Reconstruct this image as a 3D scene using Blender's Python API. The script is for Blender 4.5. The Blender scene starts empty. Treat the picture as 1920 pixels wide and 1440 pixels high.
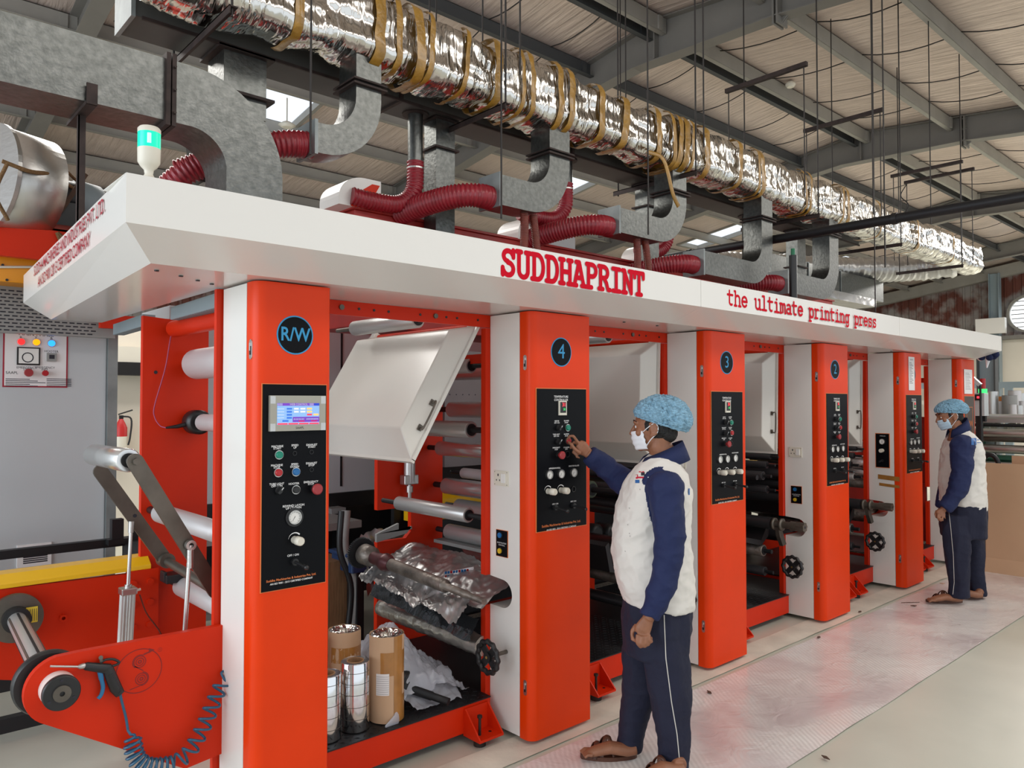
import bpy, bmesh, math, random
from mathutils import Vector, Matrix, noise
R = math.radians
PI = math.pi
SC = bpy.context.scene
COL = SC.collection
# ------------------------------------------------------------------ camera
TH = R(47.9); PT = R(1.4); F = 1426.0; CAMZ = 1.65
cd = bpy.data.cameras.new('camera'); cam = bpy.data.objects.new('camera', cd); COL.objects.link(cam)
cd.sensor_width = 36; cd.lens = 36 * F / 1920; cd.clip_start = .05; cd.clip_end = 300
cam.location = (0, 0, CAMZ); cam.rotation_euler = (R(90) + PT, 0, TH - R(90))
SC.camera = cam
# ------------------------------------------------------------------ light
w = bpy.data.worlds.new('world'); SC.world = w; w.use_nodes = True
nt = w.node_tree; nt.nodes.clear()
wo = nt.nodes.new('ShaderNodeOutputWorld'); wb = nt.nodes.new('ShaderNodeBackground')
wb.inputs[0].default_value = (.86, .93, 1, 1); wb.inputs[1].default_value = 1.05
nt.links.new(wb.outputs[0], wo.inputs[0])
def area(loc, rot, sx, sy, power, col=(1, .97, .92)):
    l = bpy.data.lights.new('added_fill_light', 'AREA'); l.shape = 'RECTANGLE'; l.size = sx; l.size_y = sy; l.energy = power; l.color = col
    o = bpy.data.objects.new('added_fill_light', l); o.location = loc; o.rotation_euler = rot; COL.objects.link(o); return o
area((4, -1.2, 5.4), (R(14), 0, 0), 7, 1.4, 120)          # added unseen area lights above the aisle, in place of bay lamps
area((12, -1.0, 5.4), (R(10), 0, 0), 7, 1.4, 140)
area((2.2, 7.5, 5.2), (R(-6), 0, 0), 5, 1.2, 160)  # added unseen area light behind the press, for brightness
area((-5.5, 3.5, 2.6), (0, R(-90), 0), 4, 7, 260, (.84, .92, 1))     # added cool light brightening the near-side faces, no door modelled
area((20, 2.5, 5.4), (0, 0, 0), 5, 3, 1000)  # added unseen area light to brighten the far wall
area((10, 7.5, 5.2), (R(-6), 0, 0), 6, 1.2, 160)  # added unseen area light further along behind the press
SC.view_settings.view_transform = 'Standard'; SC.view_settings.look = 'None'
SC.view_settings.exposure = 0.27; SC.view_settings.gamma = 1.0; SC.view_settings.use_curve_mapping = False
# ------------------------------------------------------------------ measuring helpers (points on real planes)
_fw = Vector((math.cos(TH), math.sin(TH), 0)); _rt = Vector((math.sin(TH), -math.cos(TH), 0)); _up = Vector((0, 0, 1))
_f = _fw * math.cos(PT) + _up * math.sin(PT); _u = _up * math.cos(PT) - _fw * math.sin(PT); _C = Vector((0, 0, CAMZ))
def ray(x, y): return _f + _rt * ((x - 960) / F) + _u * ((720 - y) / F)
def PY(x, y, c): d = ray(x, y); return _C + d * (c / d.y)
def PX(x, y, c): d = ray(x, y); return _C + d * (c / d.x)
def PZ(x, y, c=0): d = ray(x, y); return _C + d * ((c - CAMZ) / d.z)
# ------------------------------------------------------------------ materials
MATS = {}
def foil_nodes(m, sc, st):
    n = m.node_tree.nodes; L = m.node_tree.links; b = n['Principled BSDF']; tc = n.new('ShaderNodeTexCoord'); mp = n.new('ShaderNodeMapping'); mp.inputs['Scale'].default_value = st; L.new(tc.outputs['Object'], mp.inputs[0])
    prev = None
    for s_, d_, q in ((sc, .030, .9), (sc * 2.7, .010, .8)):
        t = n.new('ShaderNodeTexNoise'); t.noise_type = 'RIDGED_MULTIFRACTAL'; t.inputs['Scale'].default_value = s_; t.inputs['Detail'].default_value = 3; t.inputs['Distortion'].default_value = .5; L.new(mp.outputs[0], t.inputs['Vector'])
        bp = n.new('ShaderNodeBump'); bp.inputs['Strength'].default_value = q; bp.inputs['Distance'].default_value = d_; L.new(t.outputs[0], bp.inputs['Height'])
        if prev: L.new(prev.outputs[0], bp.inputs['Normal'])
        prev = bp
    L.new(prev.outputs[0], b.inputs['Normal'])
def mat(name, col, rough=.5, metal=0, bump=0, bscale=30, vary=0, vscale=6, coat=0, emit=None, es=1, alpha=1, trans=0, stretch=None, spec=None, col2=None, vthr=None, sheen=0):
    m = bpy.data.materials.new(name); m.use_nodes = True; n = m.node_tree.nodes; L = m.node_tree.links
    b = n['Principled BSDF']
    b.inputs['Base Color'].default_value = (*col, 1); b.inputs['Roughness'].default_value = rough; b.inputs['Metallic'].default_value = metal
    b.inputs['Coat Weight'].default_value = coat; b.inputs['Coat Roughness'].default_value = .12
    b.inputs['Alpha'].default_value = alpha; b.inputs['Transmission Weight'].default_value = trans
    if spec is not None: b.inputs['Specular IOR Level'].default_value = spec
    if emit: b.inputs['Emission Color'].default_value = (*emit, 1); b.inputs['Emission Strength'].default_value = es
    tc = n.new('ShaderNodeTexCoord'); src = tc.outputs['Object']
    if stretch:
        mp = n.new('ShaderNodeMapping'); mp.inputs['Scale'].default_value = stretch; L.new(src, mp.inputs[0]); src = mp.outputs[0]
    if vary or col2:
        t = n.new('ShaderNodeTexNoise'); t.inputs['Scale'].default_value = vscale; t.inputs['Detail'].default_value = 5; L.new(src, t.inputs['Vector'])
        cr = n.new('ShaderNodeValToRGB')
        lo, hi = (vthr or (.3, .7)); cr.color_ramp.elements[0].position = lo; cr.color_ramp.elements[1].position = hi
        c2 = col2 or tuple(max(0, c * (1 - vary)) for c in col)
        cr.color_ramp.elements[0].color = (*c2, 1); cr.color_ramp.elements[1].color = (*col, 1)
        L.new(t.outputs[0], cr.inputs[0]); L.new(cr.outputs[0], b.inputs['Base Color'])
    if bump:
        t = n.new('ShaderNodeTexNoise'); t.inputs['Scale'].default_value = bscale; t.inputs['Detail'].default_value = 4; L.new(src, t.inputs['Vector'])
        bp = n.new('ShaderNodeBump'); bp.inputs['Strength'].default_value = bump; bp.inputs['Distance'].default_value = .01
        L.new(t.outputs[0], bp.inputs['Height']); L.new(bp.outputs[0], b.inputs['Normal'])
    MATS[name] = m; return m
M = MATS
mat('white_paint', (.80, .78, .74), .32, coat=.25)
mat('hood_paint', (.74, .72, .66), .3, coat=.3, vary=.06, vscale=2)
mat('orange_paint', (.80, .046, .001), .38, spec=.22, coat=.04, vary=.10, vscale=3)
mat('red_paint', (.66, .026, .003), .42, spec=.2, coat=.02, vary=.08, vscale=4)
mat('deep_red', (.42, .02, .015), .45, vary=.3, vscale=8)
mat('yellow_paint', (.95, .55, .01), .35, coat=.2)
mat('amber_paint', (.85, .33, .01), .4)
mat('black_panel', (.004, .0045, .006), .4, spec=.10)
mat('black_plastic', (.012, .012, .013), .4)
mat('black_steel', (.015, .015, .017), .5, metal=.3)
mat('checker', (.012, .013, .015), .45, metal=.3)
mat('steel', (.55, .54, .52), .35, metal=1, bump=.1, bscale=60, stretch=(1, .1, 1))
mat('chrome_roll', (.70, .70, .69), .24, metal=.8)
mat('satin_roll', (.58, .58, .57), .34, metal=.62)
mat('pale_roll', (.62, .60, .60), .45, metal=.35)
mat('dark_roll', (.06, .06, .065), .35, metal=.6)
mat('green_roll', (.05, .065, .04), .6)
mat('grimy_tube', (.38, .34, .30), .45, metal=.75, bump=.4, bscale=40, vary=.6, vscale=14)
mat('maroon_grease', (.11, .03, .035), .35, metal=.3, vary=.5, vscale=20)
mat('arm_steel', (.17, .15, .125), .45, metal=.7, vary=.35, vscale=9)
mat('galv', (.185, .19, .18), .34, metal=.95, vary=.32, vscale=34, bump=.15, bscale=50, col2=(.12, .125, .118))
mat('galv_dull', (.30, .33, .33), .5, metal=.6, vary=.3, vscale=7, bump=.1, bscale=30)
mat('dark_duct', (.085, .085, .08), .55, metal=.3, vary=.25, vscale=4)
mat('flange_iron', (.05, .032, .028), .6, metal=.4, vary=.5, vscale=20)
foil_nodes(mat('foil', (.66, .64, .60), .15, metal=1), 5, (3.6, .7, .55))
foil_nodes(mat('foil_dull', (.46, .455, .45), .34, metal=.8), 4, (1, 1, 1))
mat('tape', (.42, .22, .03), .3, coat=.5, bump=.6, bscale=40, vary=.4, vscale=20)
mat('crimson_hose', (.33, .012, .025), .4, coat=.2, vary=.3, vscale=20)
mat('rust_hose', (.20, .035, .02), .45, vary=.4, vscale=20)
mat('beam_paint', (.19, .178, .160), .55, vary=.12, vscale=3)
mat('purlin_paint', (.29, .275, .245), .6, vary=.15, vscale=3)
mat('purlin_shade_post_dark', (.055, .058, .06), .6)  # shade of the unlit purlins put into the colour; also dark post flanges
mat('rod_iron', (.022, .017, .015), .6)
mat('cream_wall', (.72, .66, .56), .8, vary=.06, vscale=1.2)
mat('navy', (.006, .014, .070), .8, bump=.25, bscale=60)
mat('trouser', (.008, .010, .030), .85, bump=.3, bscale=50)
mat('shirt', (.74, .71, .66), .85, bump=.35, bscale=14, vary=.05, vscale=9)
mat('skin', (.30, .125, .065), .5, vary=.18, vscale=25, bump=.1, bscale=120)
mat('lip', (.20, .07, .05), .5)
mat('hair', (.006, .005, .005), .6, bump=.8, bscale=120)
mat('cap_blue', (.30, .55, .74), .7, bump=1, bscale=90, vary=.42, vscale=60, vthr=(.34, .64), stretch=(1, 1, 2.6))
mat('mask_white', (.78, .80, .84), .8, bump=.2, bscale=40)
mat('mask_blue', (.45, .60, .72), .8, bump=.2, bscale=40)
mat('sandal', (.10, .035, .018), .5, vary=.3, vscale=30)
mat('gold', (.8, .5, .15), .3, metal=1)
mat('card', (.60, .39, .24), .85, vary=.08, vscale=2)
mat('card_dark', (.36, .19, .09), .8, vary=.35, vscale=9, stretch=(12, 12, 1))
mat('packing_tape', (.45, .20, .045), .3, coat=.4, vary=.3, vscale=14)
mat('paper', (.82, .80, .80), .7)
mat('ink', (.02, .02, .03), .6)
mat('grey_text', (.62, .60, .55), .6)
mat('white_text', (.8, .8, .8), .5)
mat('orange_text', (.75, .20, .05), .5)
mat('crimson_text', (.60, .004, .02), .7, spec=.1)
mat('dark_red_text', (.35, .01, .03), .5)
mat('badge_blue', (.02, .28, .55), .4)
mat('btn_green', (.0, .22, .14), .35)
mat('btn_red', (.42, .01, .015), .35)
mat('btn_mush', (.34, .03, .035), .4)
mat('btn_blue', (.01, .13, .36), .35)
mat('btn_yellow', (.70, .45, .02), .35)
mat('dial', (.80, .79, .76), .4)
mat('ivory', (.72, .68, .58), .4)
mat('bezel', (.38, .36, .30), .35, metal=.3)
mat('screen', (.2, .35, .6), .3, emit=(.22, .42, .75), es=.5)
mat('screen_white', (.6, .6, .6), .3, emit=(.8, .85, .9), es=.4)
mat('screen_blue', (.02, .1, .4), .3, emit=(.02, .12, .5), es=.8)
mat('screen_purple', (.1, .02, .3), .3, emit=(.12, .03, .35), es=.8)
mat('screen_orange', (.9, .4, .1), .3, emit=(.9, .42, .12), es=.8)
mat('screen_red', (.8, .02, .05), .3, emit=(.8, .04, .08), es=.8)
mat('led_red', (.8, .0, .0), .3, emit=(1, .03, .05), es=2.2)
mat('led_green', (0, .6, .1), .3, emit=(.05, .6, .15), es=1.2)
mat('lamp_red', (.7, 0, 0), .3, emit=(1, .02, .02), es=1.6)
mat('lamp_orange', (.8, .25, 0), .3, emit=(1, .25, .0), es=1.6)
mat('lamp_blue', (0, .2, .8), .3, emit=(.02, .25, 1), es=1.8)
mat('lamp_green', (0, .7, .4), .25, emit=(0, .50, .26), es=.9)
mat('lamp_glow', (.3, .9, .8), .25, emit=(.35, 1, .85), es=1.0)
mat('cabinet_grey', (.52, .55, .57), .45, coat=.1, vary=.05, vscale=2)
mat('cabinet_dull', (.30, .30, .29), .5, vary=.1, vscale=2)
mat('blue_tub', (.02, .05, .14), .5)
mat('hose_blue', (.012, .09, .17), .35, coat=.2)
mat('trigger_blue', (.02, .16, .34), .4)
mat('rope', (.20, .11, .045), .9, bump=1, bscale=120)
mat('film_clear', (.75, .77, .82), .12, alpha=.42, bump=.5, bscale=20)
mat('film_roll', (.72, .72, .73), .12, metal=1)
mat('bag_film', (.68, .70, .78), .14, alpha=.52, bump=.9, bscale=14)
mat('green_frame', (.02, .11, .07), .5)
mat('blue_grey', (.25, .31, .34), .5)
mat('wood', (.10, .05, .03), .8, vary=.4, vscale=12)
mat('paint_red_ext', (.5, .02, .02), .4)
mat('gold_label', (.8, .6, .05), .5)
# ------------------------------------------------------------------ mesh builder
class MB:
    def __init__(s): s.v = []; s.f = []; s.m = []; s.sm = []; s.ms = []; s.cur = 0
    def use(s, name):
        if name not in s.ms: s.ms.append(name)
        s.cur = s.ms.index(name); return s
    def add(s, vs, fs, smooth=False):
        k = len(s.v); s.v += [tuple(p) for p in vs]
        for f in fs: s.f.append(tuple(i + k for i in f)); s.m.append(s.cur); s.sm.append(smooth)
        return s
    def box(s, a, b, mtx=None):
        x0, y0, z0 = a; x1, y1, z1 = b
        vs = [(x, y, z) for z in (z0, z1) for x, y in ((x0, y0), (x1, y0), (x1, y1), (x0, y1))]
        if mtx: vs = [mtx @ Vector(p) for p in vs]
        return s.add(vs, [(3, 2, 1, 0), (4, 5, 6, 7), (0, 1, 5, 4), (1, 2, 6, 5), (2, 3, 7, 6), (3, 0, 4, 7)])
    def prism(s, poly, vec, smooth=False):
        n = len(poly); vec = Vector(vec); a = [Vector(p) for p in poly]; b = [p + vec for p in a]
        return s.add(a + b, [tuple(range(n - 1, -1, -1)), tuple(range(n, 2 * n))] , False).add(a + b, [(i, (i + 1) % n, (i + 1) % n + n, i + n) for i in range(n)], smooth)
    def tube(s, pts, rad, seg=16, caps=True, squash=None, up=None):
        pts = [Vector(p) for p in pts]; n = len(pts)
        rs = rad if hasattr(rad, '__len__') else [rad] * n
        T = []
        for i in range(n):
            t = pts[min(i + 1, n - 1)] - pts[max(i - 1, 0)]
            T.append(t.normalized() if t.length > 1e-9 else Vector((0, 0, 1)))
        ref = Vector(up) if up else (Vector((0, 0, 1)) if abs(T[0].z) < .9 else Vector((1, 0, 0)))
        a = (ref - T[0] * ref.dot(T[0])).normalized(); vs = []
        for i in range(n):
            a = (a - T[i] * a.dot(T[i])).normalized(); b = T[i].cross(a)
            q = squash[i] if isinstance(squash, list) else (squash or 1)
            for k in range(seg):
                t = 2 * PI * k / seg; vs.append(pts[i] + a * (math.cos(t) * rs[i]) + b * (math.sin(t) * rs[i] * q))
        fs = [(i * seg + k, i * seg + (k + 1) % seg, (i + 1) * seg + (k + 1) % seg, (i + 1) * seg + k) for i in range(n - 1) for k in range(seg)]
        s.add(vs, fs, True)
        if caps: s.add(vs[:seg], [tuple(range(seg - 1, -1, -1))]); s.add(vs[-seg:], [tuple(range(seg))])
        return s
    def cyl(s, a, b, r, seg=24, r2=None): return s.tube([a, b], [r, r if r2 is None else r2], seg)
    def ring(s, a, b, ro, ri, seg=32):
        a = Vector(a); b = Vector(b); T = (b - a).normalized(); ref = Vector((0, 0, 1)) if abs(T.z) < .9 else Vector((1, 0, 0))
        u = (ref - T * ref.dot(T)).normalized(); v = T.cross(u); vs = []
        for c, r in ((a, ro), (b, ro), (b, ri), (a, ri)):
            for k in range(seg): t = 2 * PI * k / seg; vs.append(c + u * math.cos(t) * r + v * math.sin(t) * r)
        fs = [(j * seg + k, j * seg + (k + 1) % seg, ((j + 1) % 4) * seg + (k + 1) % seg, ((j + 1) % 4) * seg + k) for j in range(4) for k in range(seg)]
        return s.add(vs, fs, False)
    def ball(s, c, r, sc=(1, 1, 1), n=12, mtx=None):
        c = Vector(c); vs = []; fs = []; m2 = 2 * n
        for i in range(n + 1):
            t = PI * i / n
            for k in range(m2):
                p = 2 * PI * k / m2; q = Vector((math.sin(t) * math.cos(p) * sc[0], math.sin(t) * math.sin(p) * sc[1], math.cos(t) * sc[2])) * r
                if mtx: q = mtx @ q
                vs.append(c + q)
        for i in range(n):
            for k in range(m2): fs.append((i * m2 + k, (i + 1) * m2 + k, (i + 1) * m2 + (k + 1) % m2, i * m2 + (k + 1) % m2))
        return s.add(vs, fs, True)
    def disc(s, c, nrm, r, seg=24):
        nrm = Vector(nrm).normalized(); return s.cyl(Vector(c), Vector(c) + nrm * .0015, r, seg)
    def build(s, name, mname=None, parent=None, bevel=0, weld=False, **kw):
        me = bpy.data.meshes.new(name); me.from_pydata(s.v, [], s.f)
        names = s.ms or [mname]
        for k in names: me.materials.append(M[k])
        me.polygons.foreach_set('material_index', s.m if s.ms else [0] * len(s.f)); me.polygons.foreach_set('use_smooth', s.sm)
        if weld:
            bm = bmesh.new(); bm.from_mesh(me); bmesh.ops.remove_doubles(bm, verts=bm.verts, dist=1e-5); bm.to_mesh(me); bm.free()
        me.update()
        o = bpy.data.objects.new(name, me); COL.objects.link(o)
        if parent is not None: o.parent = parent
        if bevel:
            bv = o.modifiers.new('bevel', 'BEVEL'); bv.width = bevel; bv.segments = 2; bv.limit_method = 'ANGLE'; bv.angle_limit = R(35)
        for k, v in kw.items(): o[k] = v
        return o
def tag(o, label, cat, group=None, kind=None):
    o['label'] = label; o['category'] = cat
    if group: o['group'] = group
    if kind: o['kind'] = kind
    return o
def thing(name, label, cat, loc=(0, 0, 0), group=None):
    o = bpy.data.objects.new(name, None); o.location = loc; COL.objects.link(o); o.empty_display_size = .1
    return tag(o, label, cat, group)
def struct(o): o['kind'] = 'structure'; return o
def local(mb, root):
    L = Vector(root.location); mb.v = [tuple(Vector(p) - L) for p in mb.v]; return mb
def part(mb, name, mname, root, **kw): return local(mb, root).build(name, mname, root, **kw)
def copy_tree(o, parent=None):
    c = o.copy(); COL.objects.link(c)
    if parent is not None: c.parent = parent
    for ch in [k for k in bpy.data.objects if k.parent == o]: copy_tree(ch, c)
    return c
def text_geo(s, size, bold=0, align='CENTER'):
    cu = bpy.data.curves.new('t', 'FONT'); cu.body = s; cu.size = size; cu.align_x = align; cu.align_y = 'CENTER'; cu.offset = bold; cu.resolution_u = 3
    o = bpy.data.objects.new('t', cu); COL.objects.link(o); dg = bpy.context.evaluated_depsgraph_get()
    me = bpy.data.meshes.new_from_object(o.evaluated_get(dg)); vs = [v.co.copy() for v in me.vertices]; fs = [tuple(p.vertices) for p in me.polygons]
    bpy.data.objects.remove(o); bpy.data.meshes.remove(me); bpy.data.curves.remove(cu); return vs, fs
def add_text(mb, s, size, org, ux, uy, bold=0, align='CENTER', sx=1):
    vs, fs = text_geo(s, size, bold, align); org = Vector(org); ux = Vector(ux); uy = Vector(uy)
    return mb.add([org + ux * (v.x * sx) + uy * v.y for v in vs], fs)
def bez(pts, n=10):   # Catmull-Rom through the points
    P = [Vector(p) for p in pts]; P = [P[0] * 2 - P[1]] + P + [P[-1] * 2 - P[-2]]; out = []
    for i in range(1, len(P) - 2):
        for k in range(n):
            t = k / n; a, b, c, d = P[i - 1], P[i], P[i + 1], P[i + 2]
            out.append(.5 * ((2 * b) + (c - a) * t + (2 * a - 5 * b + 4 * c - d) * t * t + (3 * b - a - 3 * c + d) * t ** 3))
    out.append(P[-2]); return out
def resample(pts, step):
    out = [pts[0]]; acc = 0
    for a, b in zip(pts, pts[1:]):
        L = (b - a).length
        while acc + L >= step:
            t = (step - acc) / L; a = a + (b - a) * t; out.append(a); L = (b - a).length; acc = 0
        acc += L
    return out
def hose(path, r, pitch=.02, amp=.07, name='hose', m='crimson_hose', seg=18, n=12):
    pts = resample(bez(path, n), pitch / 4); rs = [r * (1 + amp * math.sin(i * PI / 2 + .3)) for i in range(len(pts))]
    mb = MB(); mb.tube(pts, rs, seg); return mb
# ================================================================== SETTING
def floor_mat():
    m = mat('floor_conc', (.66, .665, .57), .34, vary=.16, vscale=1.3, bump=.05, bscale=8); n = m.node_tree.nodes; L = m.node_tree.links
    b = n['Principled BSDF']; b.inputs['Coat Weight'].default_value = .35; b.inputs['Coat Roughness'].default_value = .18
    t = n.new('ShaderNodeTexNoise'); t.inputs['Scale'].default_value = 3; t.inputs['Detail'].default_value = 8
    r = n.new('ShaderNodeMapRange'); r.inputs[3].default_value = .22; r.inputs[4].default_value = .5
    L.new(t.outputs[0], r.inputs[0]); L.new(r.outputs[0], b.inputs['Roughness'])
floor_mat()
def film_mat():
    m = mat('floor_film', (.62, .58, .56), .2); n = m.node_tree.nodes; L = m.node_tree.links; b = n['Principled BSDF']
    b.inputs['Coat Weight'].default_value = .3; b.inputs['Coat Roughness'].default_value = .2; tc = n.new('ShaderNodeTexCoord'); mp = n.new('ShaderNodeMapping'); mp.inputs['Rotation'].default_value = (0, 0, R(38)); L.new(tc.outputs['Object'], mp.inputs[0])
    wv = n.new('ShaderNodeTexWave'); wv.inputs['Scale'].default_value = 13; wv.inputs['Distortion'].default_value = 2.5; wv.inputs['Detail'].default_value = 2; wv.inputs['Detail Scale'].default_value = .6
    L.new(mp.outputs[0], wv.inputs['Vector'])
    no = n.new('ShaderNodeTexNoise'); no.inputs['Scale'].default_value = 1.7; no.inputs['Detail'].default_value = 7; no.inputs['Distortion'].default_value = .6; L.new(tc.outputs['Object'], no.inputs['Vector'])
    cr = n.new('ShaderNodeValToRGB'); cr.color_ramp.elements[0].position = .32; cr.color_ramp.elements[0].color = (.62, .53, .53, 1)
    cr.color_ramp.elements[1].position = .66; cr.color_ramp.elements[1].color = (.88, .86, .83, 1); L.new(no.outputs[0], cr.inputs[0])
    mx = n.new('ShaderNodeMix'); mx.data_type = 'RGBA'; mx.inputs['Factor'].default_value = .5
    c2 = n.new('ShaderNodeValToRGB'); c2.color_ramp.elements[0].color = (.55, .52, .50, 1); c2.color_ramp.elements[1].color = (.93, .91, .88, 1); L.new(wv.outputs[0], c2.inputs[0])
    L.new(cr.outputs[0], mx.inputs['A']); L.new(c2.outputs[0], mx.inputs['B'])
    mr = n.new('ShaderNodeMapRange'); mr.inputs[1].default_value = .4; mr.inputs[2].default_value = .6; mr.inputs[4].default_value = .45; L.new(no.outputs[0], mr.inputs[0]); L.new(mr.outputs[0], mx.inputs['Factor'])
    L.new(mx.outputs['Result'], b.inputs['Base Color'])
    n2 = n.new('ShaderNodeTexNoise'); n2.inputs['Scale'].default_value = 7; n2.inputs['Detail'].default_value = 6; n2.inputs['Distortion'].default_value = 1.5; L.new(tc.outputs['Object'], n2.inputs['Vector'])
    bp = n.new('ShaderNodeBump'); bp.inputs['Strength'].default_value = .5; bp.inputs['Distance'].default_value = .014; L.new(n2.outputs[0], bp.inputs['Height']); L.new(bp.outputs[0], b.inputs['Normal'])
    r = n.new('ShaderNodeMapRange'); r.inputs[3].default_value = .1; r.inputs[4].default_value = .42; L.new(no.outputs[0], r.inputs[0]); L.new(r.outputs[0], b.inputs['Roughness'])
film_mat()
mat('strip_pale', (.78, .73, .62), .55, vary=.22, vscale=5, bump=.2, bscale=50)
def roof_mat():
    m = mat('roof_blanket', (.70, .575, .51), .33, metal=.35, vary=.12, vscale=2); n = m.node_tree.nodes; L = m.node_tree.links; b = n['Principled BSDF']  # warm tint puts orange bounce light from the press into the colour
    tc = n.new('ShaderNodeTexCoord'); mp = n.new('ShaderNodeMapping'); mp.inputs['Scale'].default_value = (9, .9, 1); L.new(tc.outputs['Object'], mp.inputs[0])
    no = n.new('ShaderNodeTexNoise'); no.inputs['Scale'].default_value = 1.4; no.inputs['Detail'].default_value = 5; no.inputs['Distortion'].default_value = .4; L.new(mp.outputs[0], no.inputs['Vector'])
    bp = n.new('ShaderNodeBump'); bp.inputs['Strength'].default_value = .7; bp.inputs['Distance'].default_value = .05; L.new(no.outputs[0], bp.inputs['Height']); L.new(bp.outputs[0], b.inputs['Normal'])
roof_mat()
def clad_mat():
    m = mat('rust_sheet', (.30, .27, .25), .6, metal=.2); n = m.node_tree.nodes; L = m.node_tree.links; b = n['Principled BSDF']
    tc = n.new('ShaderNodeTexCoord'); no = n.new('ShaderNodeTexNoise'); no.inputs['Scale'].default_value = 1.6; no.inputs['Detail'].default_value = 8; L.new(tc.outputs['Object'], no.inputs['Vector'])
    cr = n.new('ShaderNodeValToRGB'); cr.color_ramp.elements[0].position = .42; cr.color_ramp.elements[0].color = (.15, .045, .03, 1); cr.color_ramp.elements[1].position = .58; cr.color_ramp.elements[1].color = (.34, .31, .29, 1)
    L.new(no.outputs[0], cr.inputs[0]); L.new(cr.outputs[0], b.inputs['Base Color'])
clad_mat()
def sheet_mat():
    m = bpy.data.materials.new('skylight_sheet'); m.use_nodes = True; n = m.node_tree.nodes; L = m.node_tree.links; n.clear()
    o = n.new('ShaderNodeOutputMaterial'); mx = n.new('ShaderNodeMixShader'); t = n.new('ShaderNodeBsdfTransparent'); d = n.new('ShaderNodeBsdfTranslucent'); d.inputs[0].default_value = (.95, .97, 1, 1)
    mx.inputs[0].default_value = .5; L.new(t.outputs[0], mx.inputs[1]); L.new(d.outputs[0], mx.inputs[2]); L.new(mx.outputs[0], o.inputs[0]); MATS['skylight_sheet'] = m
sheet_mat()
RIDGE = 5.85
def rz(y): return 6.52 - (.145 * (y - RIDGE) if y > RIDGE else .1 * (RIDGE - y))
mb = MB(); mb.add([(-7, -7, 0), (30, -7, 0), (30, 18, 0), (-7, 18, 0)], [(0, 1, 2, 3)]); struct(mb.build('floor', 'floor_conc'))
def strip(name, x0, x1, y0, y1, z, mn, label, cat):
    nx = max(2, int((x1 - x0) / .06)); ny = max(2, int((y1 - y0) / .06)); vs = []
    for j in range(ny + 1):
        for i in range(nx + 1):
            x = x0 + (x1 - x0) * i / nx; y = y0 + (y1 - y0) * j / ny
            e = .006 * noise.noise((x * 2, y * 9, 3)) if j in (0, ny) else 0
            vs.append((x, y + e, z + .004 * (noise.noise((x * 3.1, y * 4.3, 0)) + .5 * noise.noise((x * 11, y * 9, 4)))))
    mb = MB(); mb.add(vs, [(j * (nx + 1) + i, j * (nx + 1) + i + 1, (j + 1) * (nx + 1) + i + 1, (j + 1) * (nx + 1) + i) for j in range(ny) for i in range(nx)], True)
    return tag(mb.build(name, mn), label, cat)
strip('floor_film', .9, 8.9, 1.74, 2.56, .007, 'floor_film', 'wide crinkled clear plastic film laid along the aisle floor beside the press', 'plastic film')
strip('floor_strip', .6, 9.0, 2.60, 2.80, .006, 'strip_pale', 'dusty pale narrow floor strip under the front of the press columns', 'floor strip')
def roof():
    mb = MB(); xs = [-7, 4.35, 5.2, 10.3, 11.1, 16.1, 16.95, 21.9, 22.75, 29.4]; holes = (1, 3, 5, 7)
    ys = [-7, 5.85, 9.55, 11.5, 17.3]
    for j in range(4):
        for i in range(9):
            if j == 2 and i in holes: continue
            x0, x1, y0, y1 = xs[i], xs[i + 1], ys[j], ys[j + 1]
            mb.add([(x0, y0, rz(y0)), (x1, y0, rz(y0)), (x1, y1, rz(y1)), (x0, y1, rz(y1))], [(0, 1, 2, 3)])
    struct(mb.build('ceiling', 'roof_blanket', weld=True))
    for k, i in enumerate(holes):
        mb = MB(); x0, x1 = xs[i], xs[i + 1]; mb.add([(x0, 9.55, rz(9.55) + .06), (x1, 9.55, rz(9.55) + .06), (x1, 11.5, rz(11.5) + .06), (x0, 11.5, rz(11.5) + .06)], [(0, 1, 2, 3)])
        fr = struct(mb.build('window_%d' % (k + 1), 'skylight_sheet')); fr2 = MB()
        for a, b in (((x0 - .03, 9.52), (x0 + .03, 11.53)), ((x1 - .03, 9.52), (x1 + .03, 11.53)), ((x0, 9.5), (x1, 9.58)), ((x0, 11.46), (x1, 11.54))):
            fr2.prism([(a[0], a[1], rz(a[1]) - .04), (b[0], a[1], rz(a[1]) - .04), (b[0], b[1], rz(b[1]) - .04), (a[0], b[1], rz(b[1]) - .04)], (0, 0, .11))
        fr2.build('window_frame', 'purlin_paint', fr)
roof()
def corrug(mb, ax, c, a, b, z0, ztop, pitch=.25, dep=.045):
    n = int((b - a) / pitch); pts = []
    for i in range(n + 1):
        u = a + (b - a) * i / n
        for du, d in ((0, 0), (.62, 0), (.72, dep), (.9, dep)): pts.append((min(b, u + du * pitch), d))
    vs = []; fs = []
    for u, d in pts:
        for z in (z0, ztop(u)): vs.append((c - d, u, z) if ax == 'x' else (u, c - d, z))
    k = len(pts); fs = [(2 * i, 2 * i + 2, 2 * i + 3, 2 * i + 1) for i in range(k - 1)]
    return mb.add(vs, fs)
mb = MB(); mb.box((29, -7, 0), (29.2, 17.2, 3.75)); wf = struct(mb.build('wall_far', 'cream_wall'))
mb = MB(); corrug(mb, 'x', 29.1, -7, 17, 3.75, lambda y: rz(y)); mb.build('wall_cladding', 'rust_sheet', wf)
mb = MB(); mb.box((28.6, -7, 3.72), (29, 17, 3.84)); struct(mb.build('trim_1', 'beam_paint'))
mb = MB(); mb.box((-7, 17, 0), (29.2, 17.2, 2.4)); wb_ = struct(mb.build('wall_back', 'cream_wall'))
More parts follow.
